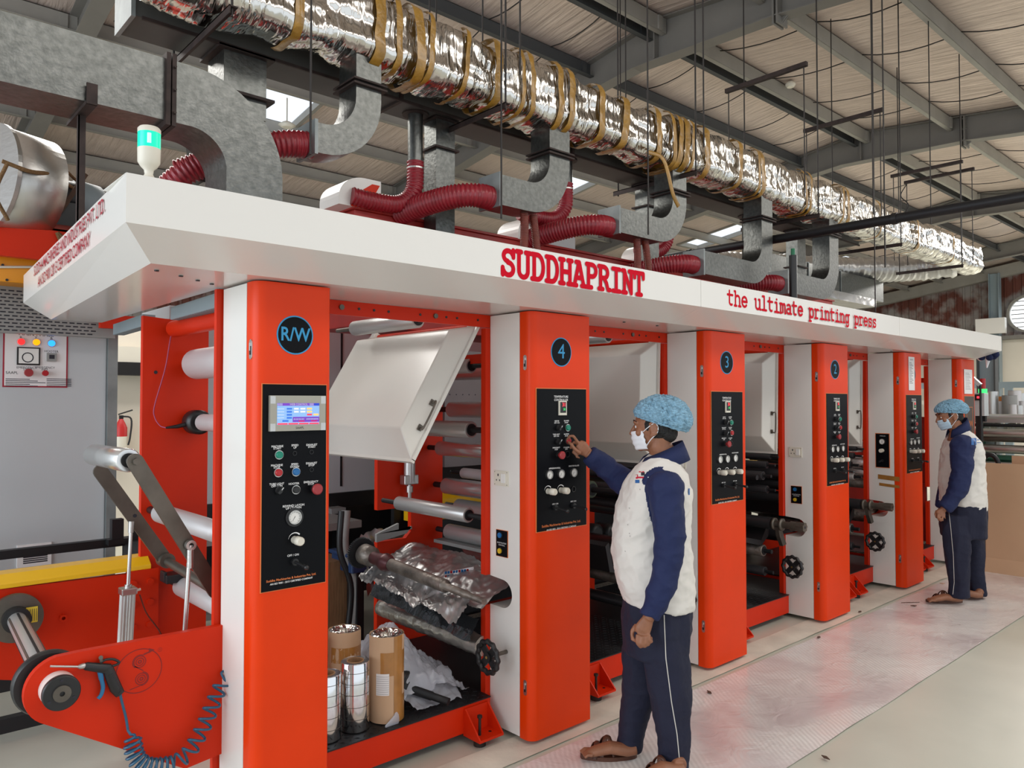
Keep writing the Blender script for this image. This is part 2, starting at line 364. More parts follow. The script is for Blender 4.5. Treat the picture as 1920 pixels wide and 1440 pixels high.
mb = MB(); corrug(mb, 'y', 17.1, -7, 29, 2.4, lambda x: rz(17.05)); mb.build('wall_cladding', 'rust_sheet', wb_)
mb = MB(); mb.box((1.7, 9.5, 0), (4.2, 9.6, 2.6)); struct(mb.build('wall_partition', 'cream_wall'))
# round louvred window in the far wall
mb = MB(); cw = PX(1930, 588, 28.95); mb.ring(cw + Vector((-.12, 0, 0)), cw + Vector((.05, 0, 0)), .62, .54, 40); wn = struct(mb.build('window_5', 'purlin_paint'))
mb = MB(); mb.disc(cw + Vector((.0, 0, 0)), (-1, 0, 0), .55, 40); mat('daylight', (.9, .95, 1), .5, emit=(.9, .96, 1), es=1.2); mb.build('window_pane', 'daylight', wn)
mb = MB()
for k in range(-3, 4): mb.box((cw.x - .08, cw.y - .5 * math.sqrt(1 - (k / 4) ** 2), cw.z + k * .14 - .012), (cw.x - .03, cw.y + .5 * math.sqrt(1 - (k / 4) ** 2), cw.z + k * .14 + .012))
mb.build('window_louvre', 'beam_paint', wn)
# ------------------------------------------------------------------ roof steel
def rafter(X, i):
    top = [(-6.8, rz(-6.8)), (RIDGE, rz(RIDGE)), (17, rz(17))]
    bot = [(17, rz(17) - .36), (8.6, rz(8.6) - .34), (6.2, 6.02), (4.2, 5.95), (-6.8, rz(-6.8) - .38)]
    mb = MB(); mb.prism([(X - .006, y, z - .03) for y, z in top] + [(X - .006, y, z) for y, z in bot], (.012, 0, 0))
    for pl in (top, bot[::-1]):
        for (y0, z0), (y1, z1) in zip(pl, pl[1:]): mb.prism([(X - .1, y0, z0 - .03), (X - .1, y1, z1 - .03), (X - .1, y1, z1 - .018), (X - .1, y0, z0 - .018)], (.2, 0, 0))
    o = mb.build('roof_rafter', 'beam_paint')
    tag(o, ['grey steel roof rafter above the silver blower at the near end', 'grey steel roof rafter crossing above the wrapped duct, nearest in full view', 'grey steel roof rafter crossing above the middle of the wrapped duct', 'grey steel roof rafter passing behind the long black pipe', 'grey steel roof rafter beside the far end of the wrapped duct'][i], 'roof beam', 'roof rafters')
    for y in (4.2, 7.5):
        z1 = rz(y); z0 = 5.95 if y < 5 else 6.1
        mb = MB()
        for d in (-.035, .012): mb.box((X - .11, y + d, z0 - .12), (X + .11, y + d + .022, z1 - .03))
        for s in (-1, 1):
            for k in range(3): mb.cyl((X + s * .06, y - .05, z0 + k * .17), (X + s * .06, y + .05, z0 + k * .17), .014, 8)
            mb.prism([(X + s * .006, y - .035, z0 - .1), (X + s * .006, y - .14, z0), (X + s * .006, y - .035, z0 + .04)], (s * .01, 0, 0))
        mb.build('splice_plate', 'beam_paint', o)
    mb = MB(); mb.box((X - .1, RIDGE - .008, 6.0), (X + .1, RIDGE + .008, 6.45)); mb.build('stiffener', 'beam_paint', o)
    return o
for i, X in enumerate((2.05, 7.8, 13.8, 19.8, 25.8)): rafter(X, i)
GR = [PX(1640, 590, 28.7), PX(1920, 505, 28.7)]
mb = MB()
sl = (GR[1].z - GR[0].z) / (GR[1].y - GR[0].y)
for (y0, y1) in ((RIDGE - .01, 16.9), (-6.8, RIDGE)):
    mb.prism([(28.6, y0, rz(y0) - .1), (28.6, y1, rz(y1) - .1), (28.6, y1, rz(y1) - .48), (28.6, y0, rz(y0) - .48)], (.25, 0, 0))
tag(mb.build('gable_beam', 'purlin_paint'), 'pale grey sloping steel beam along the top of the far end wall', 'roof beam')
def purlin(y, X0, X1, left):
    z = rz(y) - .02; mb = MB(); a, b = X0 + .02, X1 - .02
    s = 1 if not left else 1
    mb.box((a, y - .004, z - .2), (b, y + .004, z)); mb.box((a, y - .004, z - .006), (b, y + .07, z)); mb.box((a, y - (.07 if left else 0), z - .2), (b, y + (0 if left else .07), z - .193))
    for X in (X0 + .16, X1 - .16): mb.box((X - .04, y - .03, z - .19), (X + .04, y - .004, z - .02))
    return mb
BAYS = [(-6.9, 2.05), (2.05, 7.8), (7.8, 13.8), (13.8, 19.8), (19.8, 25.8), (25.8, 29)]
BN = ['over the blower', 'over the first column', 'over the press middle', 'over the far columns', 'beyond the press', 'by the end wall']
for y in (-2.8, -1.6, -.4, .8, 1.97, 3.17, 4.37, 5.72, 5.99, 7.0, 8.25, 9.5, 10.6, 11.8, 13.0, 14.2, 15.4, 16.6):
    for bi, (a, b) in enumerate(BAYS):
        if y < 0 and bi < 2: continue
        o = purlin(y, a, b, y > 5.9).build('roof_purlin', 'purlin_shade_post_dark' if y > 5.9 and y < 7.5 else 'purlin_paint')  # purlins just behind the ridge get the colour with shade painted in
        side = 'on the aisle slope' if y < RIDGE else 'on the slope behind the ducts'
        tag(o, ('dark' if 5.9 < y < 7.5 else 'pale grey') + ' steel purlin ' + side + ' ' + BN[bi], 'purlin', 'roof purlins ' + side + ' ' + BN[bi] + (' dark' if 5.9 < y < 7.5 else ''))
# insulation straps under the roof blanket
random.seed(5)
ysup = [-7, -2.8, -1.6, -.4, .8, 1.97, 3.17, 4.37, 5.85, 7.0, 8.25, 9.5]
for X in [x * 1.15 + random.uniform(-.2, .2) for x in range(2, 24)]:
    pts = []
    for a, b in zip(ysup, ysup[1:]):
        for k in range(6):
            t = k / 6; y = a + (b - a) * t; pts.append((X + .02 * math.sin(y), y, rz(y) - .025 - .09 * 4 * t * (1 - t)))
    mb = MB(); mb.tube(pts, .008, 5, caps=False)
    tag(mb.build('strap_cable', 'rod_iron'), 'thin dark cable holding up the roof insulation blanket', 'cable', 'cables under the roof insulation')
# column against the far wall
mb = MB(); mb.box((28.4, 7.72, 0), (28.7, 7.735, 5.9)); mb.box((28.4, 8.0, 0), (28.7, 8.015, 5.9)); mb.box((28.54, 7.735, 0), (28.56, 8.0, 5.9))
tag(mb.build('steel_column', 'blue_grey'), 'tall grey steel column standing against the far end wall', 'column')
# ================================================================== PRINTING PRESS
# --- slab lettering (typewriter style strokes on a 0..0.6 x 0..1 cell)
def arc(cx, cy, rx, ry, a0, a1, n=14): return [(cx + rx * math.cos(R(a0 + (a1 - a0) * i / n)), cy + ry * math.sin(R(a0 + (a1 - a0) * i / n))) for i in range(n + 1)]
H1 = 1.0; X1 = .72
G = {
 'S': [arc(.3, .74, .2, .2, 20, 265), arc(.3, .26, .22, .24, 95, -160), [(.52, .98), (.52, .72)], [(.06, .28), (.06, .02)]],
 'U': [[(.1, .98), (.1, .32)] + arc(.3, .27, .2, .25, 180, 360) + [(.5, .32), (.5, .98)], [(0, .98), (.2, .98)], [(.4, .98), (.6, .98)]],
 'D': [[(.12, .02), (.12, .98)], [(.02, .02), (.28, .02)] + arc(.28, .5, .26, .48, -90, 90) + [(.02, .98)]],
 'H': [[(.1, .02), (.1, .98)], [(.5, .02), (.5, .98)], [(.1, .5), (.5, .5)], [(0, .98), (.2, .98)], [(.4, .98), (.6, .98)], [(0, .02), (.2, .02)], [(.4, .02), (.6, .02)]],
 'A': [[(.06, .02), (.29, .98), (.31, .98), (.54, .02)], [(.15, .34), (.45, .34)], [(-.03, .02), (.17, .02)], [(.43, .02), (.63, .02)], [(.14, .98), (.3, .98)]],
 'P': [[(.12, .02), (.12, .98)], [(.02, .98), (.3, .98)] + arc(.3, .73, .22, .25, 90, -90) + [(.12, .48)], [(.02, .02), (.28, .02)]],
 'R': [[(.1, .02), (.1, .98)], [(0, .98), (.27, .98)] + arc(.27, .74, .22, .24, 90, -90) + [(.1, .5)], [(.28, .5), (.42, .3), (.5, .02), (.62, .02)], [(0, .02), (.22, .02)]],
 'I': [[(.3, .02), (.3, .98)], [(.1, .98), (.5, .98)], [(.1, .02), (.5, .02)]],
 'N': [[(.1, .02), (.1, .98), (.5, .02), (.5, .98)], [(-.02, .98), (.12, .98)], [(.38, .98), (.62, .98)], [(-.01, .02), (.21, .02)]],
 'T': [[(.3, .02), (.3, .98)], [(.04, .76), (.04, .98), (.56, .98), (.56, .76)], [(.16, .02), (.44, .02)]],
 't': [[(.2, .98), (.2, .2)] + arc(.36, .2, .16, .18, 180, 300), [(.02, .7), (.5, .7)]],
 'h': [[(.1, 0), (.1, 1), (0, 1)], arc(.3, .48, .2, .24, 170, 0) + [(.5, 0)], [(0, 0), (.2, 0)], [(.4, 0), (.6, 0)]],
 'e': [[(.06, .38), (.54, .38)] + arc(.3, .37, .24, .35, 0, 320)],
 'u': [[(0, .7), (.1, .7), (.1, .22)] + arc(.29, .2, .19, .2, 180, 350) , [(.38, .7), (.5, .7), (.5, 0), (.6, 0)]],
 'l': [[(.12, 1), (.3, 1), (.3, 0)], [(.08, 0), (.52, 0)]],
 'i': [[(.12, .7), (.3, .7), (.3, 0)], [(.08, 0), (.52, 0)], [(.28, .95), (.3, .95)]],
 'm': [[(.06, 0), (.06, .7)], arc(.18, .5, .12, .2, 180, 0) + [(.3, .05)], arc(.42, .5, .12, .2, 180, 0) + [(.54, 0), (.6, 0)], [(-.02, .7), (.06, .7)], [(-.02, 0), (.14, 0)]],
 'a': [arc(.28, .5, .2, .2, 140, 0) + [(.48, .02), (.58, .02)], arc(.26, .2, .2, .19, 60, 330)],
 'p': [[(.1, .7), (.1, -.3)], arc(.32, .35, .22, .35, 175, -175), [(0, .7), (.1, .7)], [(0, -.3), (.24, -.3)]],
 'r': [[(.04, .7), (.18, .7), (.18, 0)], arc(.38, .46, .2, .24, 170, 50), [(.04, 0), (.38, 0)]],
 'n': [[(0, .7), (.1, .7), (.1, 0)], arc(.3, .46, .2, .24, 170, 0) + [(.5, 0)], [(0, 0), (.2, 0)], [(.4, 0), (.6, 0)]],
 'g': [arc(.27, .36, .21, .34, 5, 355), [(.6, .7), (.48, .7), (.48, -.1)] + arc(.3, -.1, .18, .2, 0, -150)],
 's': [arc(.3, .53, .18, .16, 20, 265), arc(.3, .19, .2, .19, 95, -160), [(.48, .7), (.48, .56)], [(.1, .16), (.1, 0)]],
}
def slab_text(mb, s, org, ux, uy, h, adv, wsc, thick):
    org = Vector(org); ux = Vector(ux); uy = Vector(uy); nrm = ux.cross(uy); x = 0; lift = nrm * 1.2e-5; cnt = 0
    for ch in s:
        for st in G.get(ch, []):
            P = [org + ux * (x + p[0] * wsc) + uy * (p[1] * h) for p in st]
            for a, b in zip(P, P[1:]):
                d = (b - a); d = d.normalized() if d.length > 1e-6 else ux; q = nrm.cross(d) * (thick / 2)
                cnt += 1; mb.add([v + lift * cnt for v in (a - q, b - q, b + q, a + q)], [(0, 1, 2, 3)])
            for a in P:
                cnt += 1; mb.add([a + lift * cnt + ux * (math.cos(k * PI / 5) * thick / 2) + uy * (math.sin(k * PI / 5) * thick / 2) for k in range(10)], [tuple(range(10))])
        x += adv
    return mb
# --- canopy (fascia round the front and the near end)
cz0, cz1, cz2 = 2.10, 2.178, 2.325
YF, YS, YB = 2.40, 2.60, 4.72
def le(y, k): return (.645 if k else .775) + .055 * (y - 2.4)
can = thing('press_canopy', 'long white sheet metal canopy over the press with red lettering', 'canopy', (4.8, 2.5, 2.1))
XE, XES = 8.90, 8.80
mb = MB(); e = .003
def quad(mb, a, b, c, d): return mb.add([a, b, c, d], [(0, 1, 2, 3)])
joints = [(.645, .775), (3.57, 3.57), (6.3, 6.3), (XE, XES)]
for k in range(3):
    (a, a2), (b, b2) = joints[k], joints[k + 1]; g = .0015
    mb = MB(); ia = a + (g if k else 0); ib = b - (g if k < 2 else 0); ja = a2 + (g if k else 0) - (.13 * 0 if k else 0); jb = b2 - (g if k < 2 else 0)
    if k == 1: ja -= .0
    quad(mb, (ia, YF, cz1), (ib, YF, cz1), (ib, YF, cz2), (ia, YF, cz2))
    quad(mb, (ja, YS, cz0), (jb, YS, cz0), (ib, YF, cz1), (ia, YF, cz1))
    quad(mb, (ia, YF, cz2), (ib, YF, cz2), (ib, YF + .25, cz2 - .001), (ia, YF + .25, cz2 - .001))
    o = part(mb, 'fascia', 'white_paint', can); sf = o.modifiers.new('s', 'SOLIDIFY'); sf.thickness = .0025; sf.offset = -1
mb = MB()   # near end
quad(mb, (le(YB, 1), YB, cz1), (.645, YF, cz1), (.645, YF, cz2), (le(YB, 1), YB, cz2))
quad(mb, (le(YB, 0), YB, cz0), (.775, YS, cz0), (.645, YF, cz1), (le(YB, 1), YB, cz1))
quad(mb, (le(YB, 1), YB, cz2), (.645, YF, cz2), (1.0, YF + .25, cz2), (1.0, YB, cz2))
quad(mb, (le(YB, 1), YB, cz1), (le(YB, 1), YB, cz2), (1.1, YB, cz2), (1.1, YB, cz0)); quad(mb, (le(YB, 1), YB, cz1), (1.1, YB, cz0), (le(YB, 0), YB, cz0), (le(YB, 0), YB, cz0))
part(mb, 'end_fascia', 'white_paint', can)
mb = MB(); quad(mb, (XE, YF, cz1), (XE, YF + .5, cz1), (XE, YF + .5, cz2), (XE, YF, cz2)); quad(mb, (XES, YS, cz0), (XES, YF + .6, cz0), (XE, YF + .6, cz1), (XE, YF, cz1)); part(mb, 'end_fascia', 'white_paint', can)
mat('soffit', (.74, .70, .66), .22, coat=.4)
mb = MB(); mb.add([(.775, YS, cz0), (XES, YS, cz0), (XES, 3.0, cz0), (1.15, 3.0, cz0), (1.15, YB, cz0), (le(YB, 0), YB, cz0)], [(5, 4, 3, 2, 1, 0)])
for x in (.95, 1.0, 1.05, 1.1): mb.use('soffit')
sfo = part(mb, 'soffit', 'soffit', can)
mb = MB()
for x, y in ((.83, 2.72), (.93, 2.78), (1.01, 2.84), (1.08, 2.89), (3.3, 2.72), (3.6, 2.72), (6.9, 2.7)): mb.cyl((x, y, cz0 - .004), (x, y, cz0 + .001), .008, 10)
mb.build('screw', 'black_plastic', sfo); sfo.children[0].location = -Vector(can.location)
L0 = PY(936, 521, YF - .001); L1 = PY(1207, 556, YF - .004); z_a = L0.z
mb = MB(); hh = PY(958, 464, YF).z - PY(958, 524, YF).z; adv = (L1.x - L0.x) / 11
slab_text(mb, 'SUDDHAPRINT', (L0.x + .012, YF - .0006, 2.19), (1, 0, 0), (0, 0, 1), .112, adv, adv * 1.5, .0225)
part(mb, 'lettering', 'crimson_text', can)
mb = MB(); L0 = PY(1363, 570, YF - .004); L1 = PY(1641, 600, YF - .004); adv = (L1.x - L0.x) / 26
slab_text(mb, 'the ultimate printing press', (L0.x + .01, YF - .0006, 2.213), (1, 0, 0), (0, 0, 1), .083, (L1.x - L0.x) / 27, (L1.x - L0.x) / 27 * 1.5, .0145)
part(mb, 'lettering', 'crimson_text', can)
ux = Vector((-.055, -1, 0)).normalized(); mb = MB(); y0 = 4.05
def lp(y, z): return (le(y, 1) - .004, y, z)
add_text(mb, 'SUDDHA MACHINERIES AND INDUSTRIES PVT. LTD.', .070, lp(4.30, 2.285), ux, (0, 0, 1), .0008, 'LEFT', 1.0)
add_text(mb, 'AN ISO 9001:2015 CERTIFIED COMPANY', .070, lp(4.16, 2.215), ux, (0, 0, 1), .0008, 'LEFT', 1.0)
part(mb, 'lettering', 'dark_red_text', can)
# --- columns
PCX = {}
def hexa(mb, c, r, mname): mb.use(mname); mb.ring(Vector(c), Vector(c) + Vector((0, -.004, 0)), r, r - .006, 36); return mb
def knob(mb, x, z, y, m, r=.012, l=.05, ring=True):
    mb.use('black_plastic') if ring else None
    return mb
def column(i, xs, xr, badge, label, slot, kind='P'):
    t = thing('press_column', label, 'machine column', (xs, 2.66, 0), 'press columns')
    pr = [(xs, 2.745, .03), (xs, 2.965, .03)]
    if slot: pr += [(xs, 2.965, .628), (xs, 2.87, .625)] + [(xs, 2.87 - .07 * math.sin(R(a)), .695 - .07 * math.cos(R(a))) for a in range(15, 181, 15)] + [(xs, 2.965, .772)]
    pr += [(xs, 2.965, 2.093), (xs, 2.745, 2.093)]
    mb = MB(); mb.prism(pr, (xr - xs, 0, 0)); part(mb, 'cover_panel', 'white_paint', t, bevel=.003)
    r = .045; poly = [(xs, 2.742, .025)] + [(xs + r - r * math.cos(R(a)), 2.66 + r - r * math.sin(R(a)), .025) for a in range(0, 91, 10)] + [(xr - .006, 2.66, .025), (xr, 2.666, .025), (xr, 2.742, .025)]
    mb = MB(); mb.prism(poly, (0, 0, 2.07), True); door = part(mb, 'door', 'orange_paint', t)
    for p in door.data.polygons: p.use_smooth = len(p.vertices) == 4 and abs(p.normal.z) < .5
    door.data.set_sharp_from_angle(angle=R(30))
    for z in (1.845, .275):
        mb = MB(); x = xs - .002
        mb.use('steel'); ring = [(x, 2.705 + .011 * math.cos(R(a)), z + (.026 if math.sin(R(a)) > 0 else -.026) + .011 * math.sin(R(a))) for a in range(0, 360, 20)]
        mb.prism(ring, (.004, 0, 0)); mb.use('black_plastic'); mb.box((x - .002, 2.700, z - .02), (x, 2.710, z + .012)); mb.use('chrome_roll'); mb.box((x - .004, 2.7015, z - .005), (x, 2.709, z + .024))
        lt = local(mb, t).build('latch', None, door)
    if badge:
        bx = xs + .205 if kind == 'P' else 1.306; br = .073; mb = MB(); c = Vector((bx, 2.66, 1.903))
        mb.use('badge_blue'); mb.cyl(c, c + Vector((0, -.002, 0)), br, 40); mb.use('black_panel'); mb.cyl(c, c + Vector((0, -.003, 0)), br * .93, 40)
        mb.use('badge_blue'); add_text(mb, badge, .105 if len(badge) == 1 else .072, c + Vector((0, -.0036, 0)), (1, 0, 0), (0, 0, 1), .0012 if len(badge) > 1 else 0, 'CENTER', .86 if len(badge) > 1 else 1)
        local(mb, t).build('badge', None, t)
    return t
def txt(mb, s, x, z, size=.011, m='white_text', y=2.6545): mb.use(m); return add_text(mb, s, size, (x, y, z), (1, 0, 0), (0, 0, 1), .0002)
def gauge(mb, x, z, r=.021, y=2.655):
    mb.use('steel'); mb.ring((x, y, z), (x, y - .010, z), r, r * .86, 28); mb.use('dial'); mb.cyl((x, y, z), (x, y - .005, z), r * .87, 28)
    mb.use('ink')
    for a in range(-45, 226, 27):
        u = Vector((math.cos(R(a)), 0, math.sin(R(a)))); p = Vector((x, y - .0056, z)); q = Vector((-u.z, 0, u.x)) * .0006
        mb.add([p + u * r * .66 - q, p + u * r * .8 - q, p + u * r * .8 + q, p + u * r * .66 + q], [(0, 1, 2, 3)])
    u = Vector((-.5, 0, -.86)); p = Vector((x, y - .006, z)); q = Vector((-u.z, 0, u.x)) * .001
    mb.add([p - u * .004 - q, p + u * r * .65 - q * .3, p + u * r * .65 + q * .3, p - u * .004 + q], [(0, 1, 2, 3)]); return mb
def button(m, x, z, r=.0105, l=.012, y=2.655):
    mb = MB(); mb.use('steel'); mb.ring((x, y, z), (x, y - .006, z), r * 1.25, r, 24); mb.use(m); mb.tube([(x, y, z), (x, y - l, z), (x, y - l - .002, z)], [r, r, r * .8], 20); return mb
def mush(x, z, y=2.655, r=.02):
    mb = MB(); mb.use('black_plastic'); mb.cyl((x, y, z), (x, y - .012, z), .014, 20); mb.use('btn_mush'); mb.tube([(x, y - .012, z), (x, y - .022, z), (x, y - .026, z), (x, y - .034, z), (x, y - .037, z)], [.011, .012, r, r, r * .8], 24); return mb
def selector(x, z, y=2.655):
    mb = MB(); mb.use('black_plastic'); mb.cyl((x, y, z), (x, y - .008, z), .0145, 24); mb.box((-.0045, -.018, -.014), (.0045, 0, .014), Matrix.Translation((x, y - .006, z)) @ Matrix.Rotation(R(40), 4, 'Y'))
    mb.use('white_text'); mb.box((-.0012, -.0005, .003), (.0012, 0, .014), Matrix.Translation((x, y - .0245, z)) @ Matrix.Rotation(R(40), 4, 'Y')); return mb
def regknob(x, z, y=2.655):
    mb = MB(); mb.use('ivory'); mb.tube([(x, y, z), (x, y - .02, z), (x, y - .022, z), (x, y - .05, z), (x, y - .055, z)], [.014, .014, .0165, .0165, .013], 20)
    mb.use('white_text'); n = 14; vs = []
    for k in range(n + 1):
        a = R(170 - 130 * k / n); w = .0005 + .005 * k / n
        for rr in (.024, .024 + w): vs.append((x + rr * math.cos(a), y - .0006, z + rr * math.sin(a)))
    mb.add(vs, [(2 * k, 2 * k + 2, 2 * k + 3, 2 * k + 1) for k in range(n)]); return mb
def toggle(x, z, y=2.655):
    mb = MB(); mb.use('black_plastic'); mb.cyl((x, y, z), (x, y - .014, z), .013, 16); mb.tube([(x, y - .012, z), (x + .006, y - .05, z - .006), (x + .010, y - .075, z - .010)], [.006, .005, .009], 12); mb.ball((x + .011, y - .078, z - .011), .0095, n=6); return mb
def P2(px, py): p = PY(px, py, 2.655); return p.x, p.z
def press_panel(t, dx, sub=True, dark='black_panel'):
    a = PY(1005, 729, 2.658); b = PY(1097, 965, 2.658); x0, x1 = 2.562 + dx, 2.915 + dx; z0, z1 = 1.024, 1.718
    mb = MB(); mb.use('orange_text'); mb.box((x0 - .004, 2.6575, z0 - .004), (x1 + .004, 2.661, z1 + .004)); mb.use(dark); mb.box((x0, 2.6555, z0), (x1, 2.659, z1)); pn = local(mb, t).build('control_panel', None, t)
    def sp(mb, n): return local(mb, t).build(n, None, pn)
    mb = MB(); X = lambda p, q: (P2(p, q)[0] + dx, P2(p, q)[1])
    for s, p, q, sz in (('TEMPERATURE', 1052, 744, .0155), ('CONTROLLER', 1052, 750, .0155), ('HEATER', 1044, 789.5, .009), ('OFF / ON', 1044, 793, .009), ('BLOWER', 1062, 789, .009), ('START', 1062, 792.5, .009), ('TUBE LIGHT', 1043, 814.5, .009), ('OFF / ON', 1043, 818, .009), ('BLOWER', 1062, 814, .009), ('STOP', 1062, 817.5, .009), ('EMERGENCY', 1043, 839.5, .009), ('STOP', 1043, 843, .009), ('CYLINDER', 1062, 839, .009), ('JOG', 1062, 842, .009), ('IMPRESSION ROLL', 1040, 878, .010), ('DOCTOR BLADE', 1076, 873.5, .010), ('OFF / ON', 1041, 945, .010), ('OFF / ON', 1075, 940, .010)):
        x, z = X(p, q); txt(mb, s, x, z, sz)
    x, z = X(1053, 982); txt(mb, 'Suddha Machineries & Industries Pvt. Ltd.', x, z, .0165, 'orange_text'); x, z = X(1053, 990); txt(mb, 'AN ISO 9001 : 2015 CERTIFIED COMPANY', x, z, .0115); sp(mb, 'lettering')
    x, z = X(1054, 765); mb = MB(); mb.use('ivory'); mb.box((x - .027, 2.648, z - .036), (x + .027, 2.656, z + .036)); mb.use('black_plastic'); mb.box((x - .021, 2.6475, z - .024), (x + .021, 2.6482, z + .030)); mb.use('led_red'); add_text(mb, '31', .026, (x + .006, 2.647, z + .016), (1, 0, 0), (0, 0, 1)); mb.use('led_green'); add_text(mb, '30', .016, (x + .008, 2.647, z - .007), (1, 0, 0), (0, 0, 1)); sp(mb, 'temperature_display')
    x, z = X(1046, 802); sp(selector(x, z), 'selector_switch'); x, z = X(1063.5, 802); sp(button('btn_green', x, z, .0145), 'green_button')
    x, z = X(1045, 828); sp(selector(x, z), 'selector_switch'); x, z = X(1064.5, 826.5); sp(button('btn_red', x, z, .0145), 'red_button')
    x, z = X(1046, 853); sp(mush(x, z), 'emergency_button'); x, z = X(1063, 851.5); mb = MB(); mb.use('black_plastic'); mb.ring((x, 2.655, z), (x, 2.649, z), .017, .013, 24); sp(mb, 'push_button')
    for p, q in ((1029, 890), (1051, 888.5), (1074.5, 886)): x, z = X(p, q); sp(gauge(MB(), x, z, .0225), 'pressure_gauge')
    ks = ((1027, 921), (1051, 919), (1075, 917))
    for k, (p, q) in enumerate(ks):
        x, z = X(p, q)
        if k == 2 and dx == 0:
            mb = regknob(x, z); keep = MB(); keep.use('black_plastic'); keep.ring((x, 2.655, z), (x, 2.651, z), .015, .011, 24); sp(keep, 'knob_hole'); continue
        sp(regknob(x, z), 'regulator_knob')
    for p, q in ((1039.5, 951.5), (1074, 948)): x, z = X(p, q); sp(toggle(x, z), 'toggle_lever')
    return pn
def socket(t, xs, y0=2.825, y1=2.93, zc=1.27):
    mb = MB(); x = xs - .006; mb.use('ivory'); mb.box((x, y0, zc - .038), (xs, y1, zc + .038)); mb.use('ink')
    ym = y1 - .032
    mb.box((x - .0008, ym - .004, zc + .010), (x, ym + .004, zc + .022))
    for s in (-1, 1): mb.box((x - .0008, ym + s * .012 - .003, zc - .014), (x, ym + s * .012 + .003, zc - .006))
    for yy in (y0 + .007, y1 - .007):
        for zz in (-.031, .031): mb.box((x - .0008, yy - .002, zc + zz - .002), (x, yy + .002, zc + zz + .002))
    mb.use('dial'); mb.box((x - .006, y0 + .016, zc - .022), (x, y0 + .046, zc + .024)); part(mb, 'power_socket', None, t, bevel=.001)
def regpanel(t, xs, y0=2.83, y1=2.915, z0=.88, z1=1.01):
    mb = MB(); x = xs - .003; mb.use('orange_text'); mb.box((x, y0 - .002, z0 - .002), (xs, y1 + .002, z1 + .002)); mb.use('black_panel'); mb.box((x - .001, y0, z0), (xs, y1, z1)); ym = (y0 + y1) / 2
    mb.use('white_text'); add_text(mb, 'REGISTRATION', .010, (x - .0016, ym, (z0 + z1) / 2 + .002), (0, -1, 0), (0, 0, 1)); add_text(mb, 'CONTROL', .010, (x - .0016, ym, (z0 + z1) / 2 - .009), (0, -1, 0), (0, 0, 1))
    pn = part(mb, 'registration_panel', None, t)
    for m, zz, n in (('btn_blue', z1 - .024, 'blue_button'), ('btn_yellow', z0 + .028, 'yellow_button')):
        mb = MB(); mb.use(m); mb.cyl((x, ym + .008, zz), (x - .012, ym + .008, zz), .013, 20); mb.use('black_plastic'); mb.ring((x, ym + .008, zz), (x - .006, ym + .008, zz), .016, .013, 20); local(mb, t).build(n, None, pn)
cols = []
spec = [(1.155, 1.453, 'R/W', 'orange and white press column with round R/W badge and touchscreen panel', False, 'R'),
        (2.53, 2.95, '4', 'orange and white press column with round number 4 badge', True, 'P'),
        (4.03, 4.455, '3', 'orange and white press column with round number 3 badge', True, 'P'),
        (5.53, 5.96, '2', 'orange and white press column with round number 2 badge', True, 'P'),
        (7.05, 7.47, '1', 'orange and white press column with notice sheet partly covering its badge', True, 'P'),
        (8.52, 8.93, '', 'orange and white press column at the canopy end behind the standing worker', False, 'P')]
for i, (xs, xr, bd, lb, sl_, kd) in enumerate(spec):
    t = column(i, xs, xr, bd, lb, sl_, kd); cols.append(t)
for i in range(1, 5): press_panel(cols[i], (0, 1.497, 3.02, 4.54)[i - 1])
mat('panel_brown', (.045, .028, .022), .45)
# last column: narrow brown panel and a sheet
t = cols[5]; mb = MB(); mb.use('orange_text'); mb.box((8.60, 2.656, 1.02), (8.90, 2.66, 1.72)); mb.use('panel_brown'); mb.box((8.605, 2.655, 1.025), (8.895, 2.658, 1.715)); mb.use('orange_text')
for a, b in (((8.66, 1.25), (8.84, 1.255)), ((8.66, 1.6), (8.84, 1.605)), ((8.66, 1.25), (8.665, 1.6)), ((8.835, 1.25), (8.84, 1.6))): mb.box((a[0], 2.654, a[1]), (b[0], 2.6555, b[1]))
add_text(mb, 'R/W', .09, (8.75, 2.6535, 1.43), (1, 0, 0), (0, 0, 1)); part(mb, 'control_panel', None, t)
socket(cols[1], 2.53); socket(cols[2], 4.03); socket(cols[3], 5.53); regpanel(cols[1], 2.53); regpanel(cols[3], 5.53)
# column 1 side panel with gauge
t = cols[4]; xs = 7.05; mb = MB(); mb.use('orange_text'); mb.box((xs - .003, 2.78, 1.065), (xs, 2.905, 1.375)); mb.use('black_panel'); mb.box((xs - .004, 2.785, 1.07), (xs, 2.90, 1.37)); mb.use('white_text'); add_text(mb, 'PRESSURE', .011, (xs - .0045, 2.84, 1.35), (0, -1, 0), (0, 0, 1))
pn = part(mb, 'side_panel', None, t); mb = MB(); mb.use('steel'); mb.ring((xs - .004, 2.843, 1.30), (xs - .014, 2.843, 1.30), .026, .022, 24); mb.use('dial'); mb.cyl((xs - .004, 2.843, 1.30), (xs - .010, 2.843, 1.30), .022, 24); mb.use('ink'); mb.box((xs - .0115, 2.842, 1.285), (xs - .0105, 2.8445, 1.31)); local(mb, t).build('pressure_gauge', None, pn)
mb = MB(); mb.use('ivory'); mb.cyl((xs - .004, 2.843, 1.22), (xs - .045, 2.843, 1.22), .017, 20); local(mb, t).build('regulator_knob', None, pn)
mb = MB(); mb.use('black_plastic'); mb.cyl((xs - .004, 2.843, 1.13), (xs - .02, 2.843, 1.13), .012, 16); mb.tube([(xs - .02, 2.843, 1.13), (xs - .06, 2.85, 1.12)], [.005, .008], 10); local(mb, t).build('toggle_lever', None, pn)
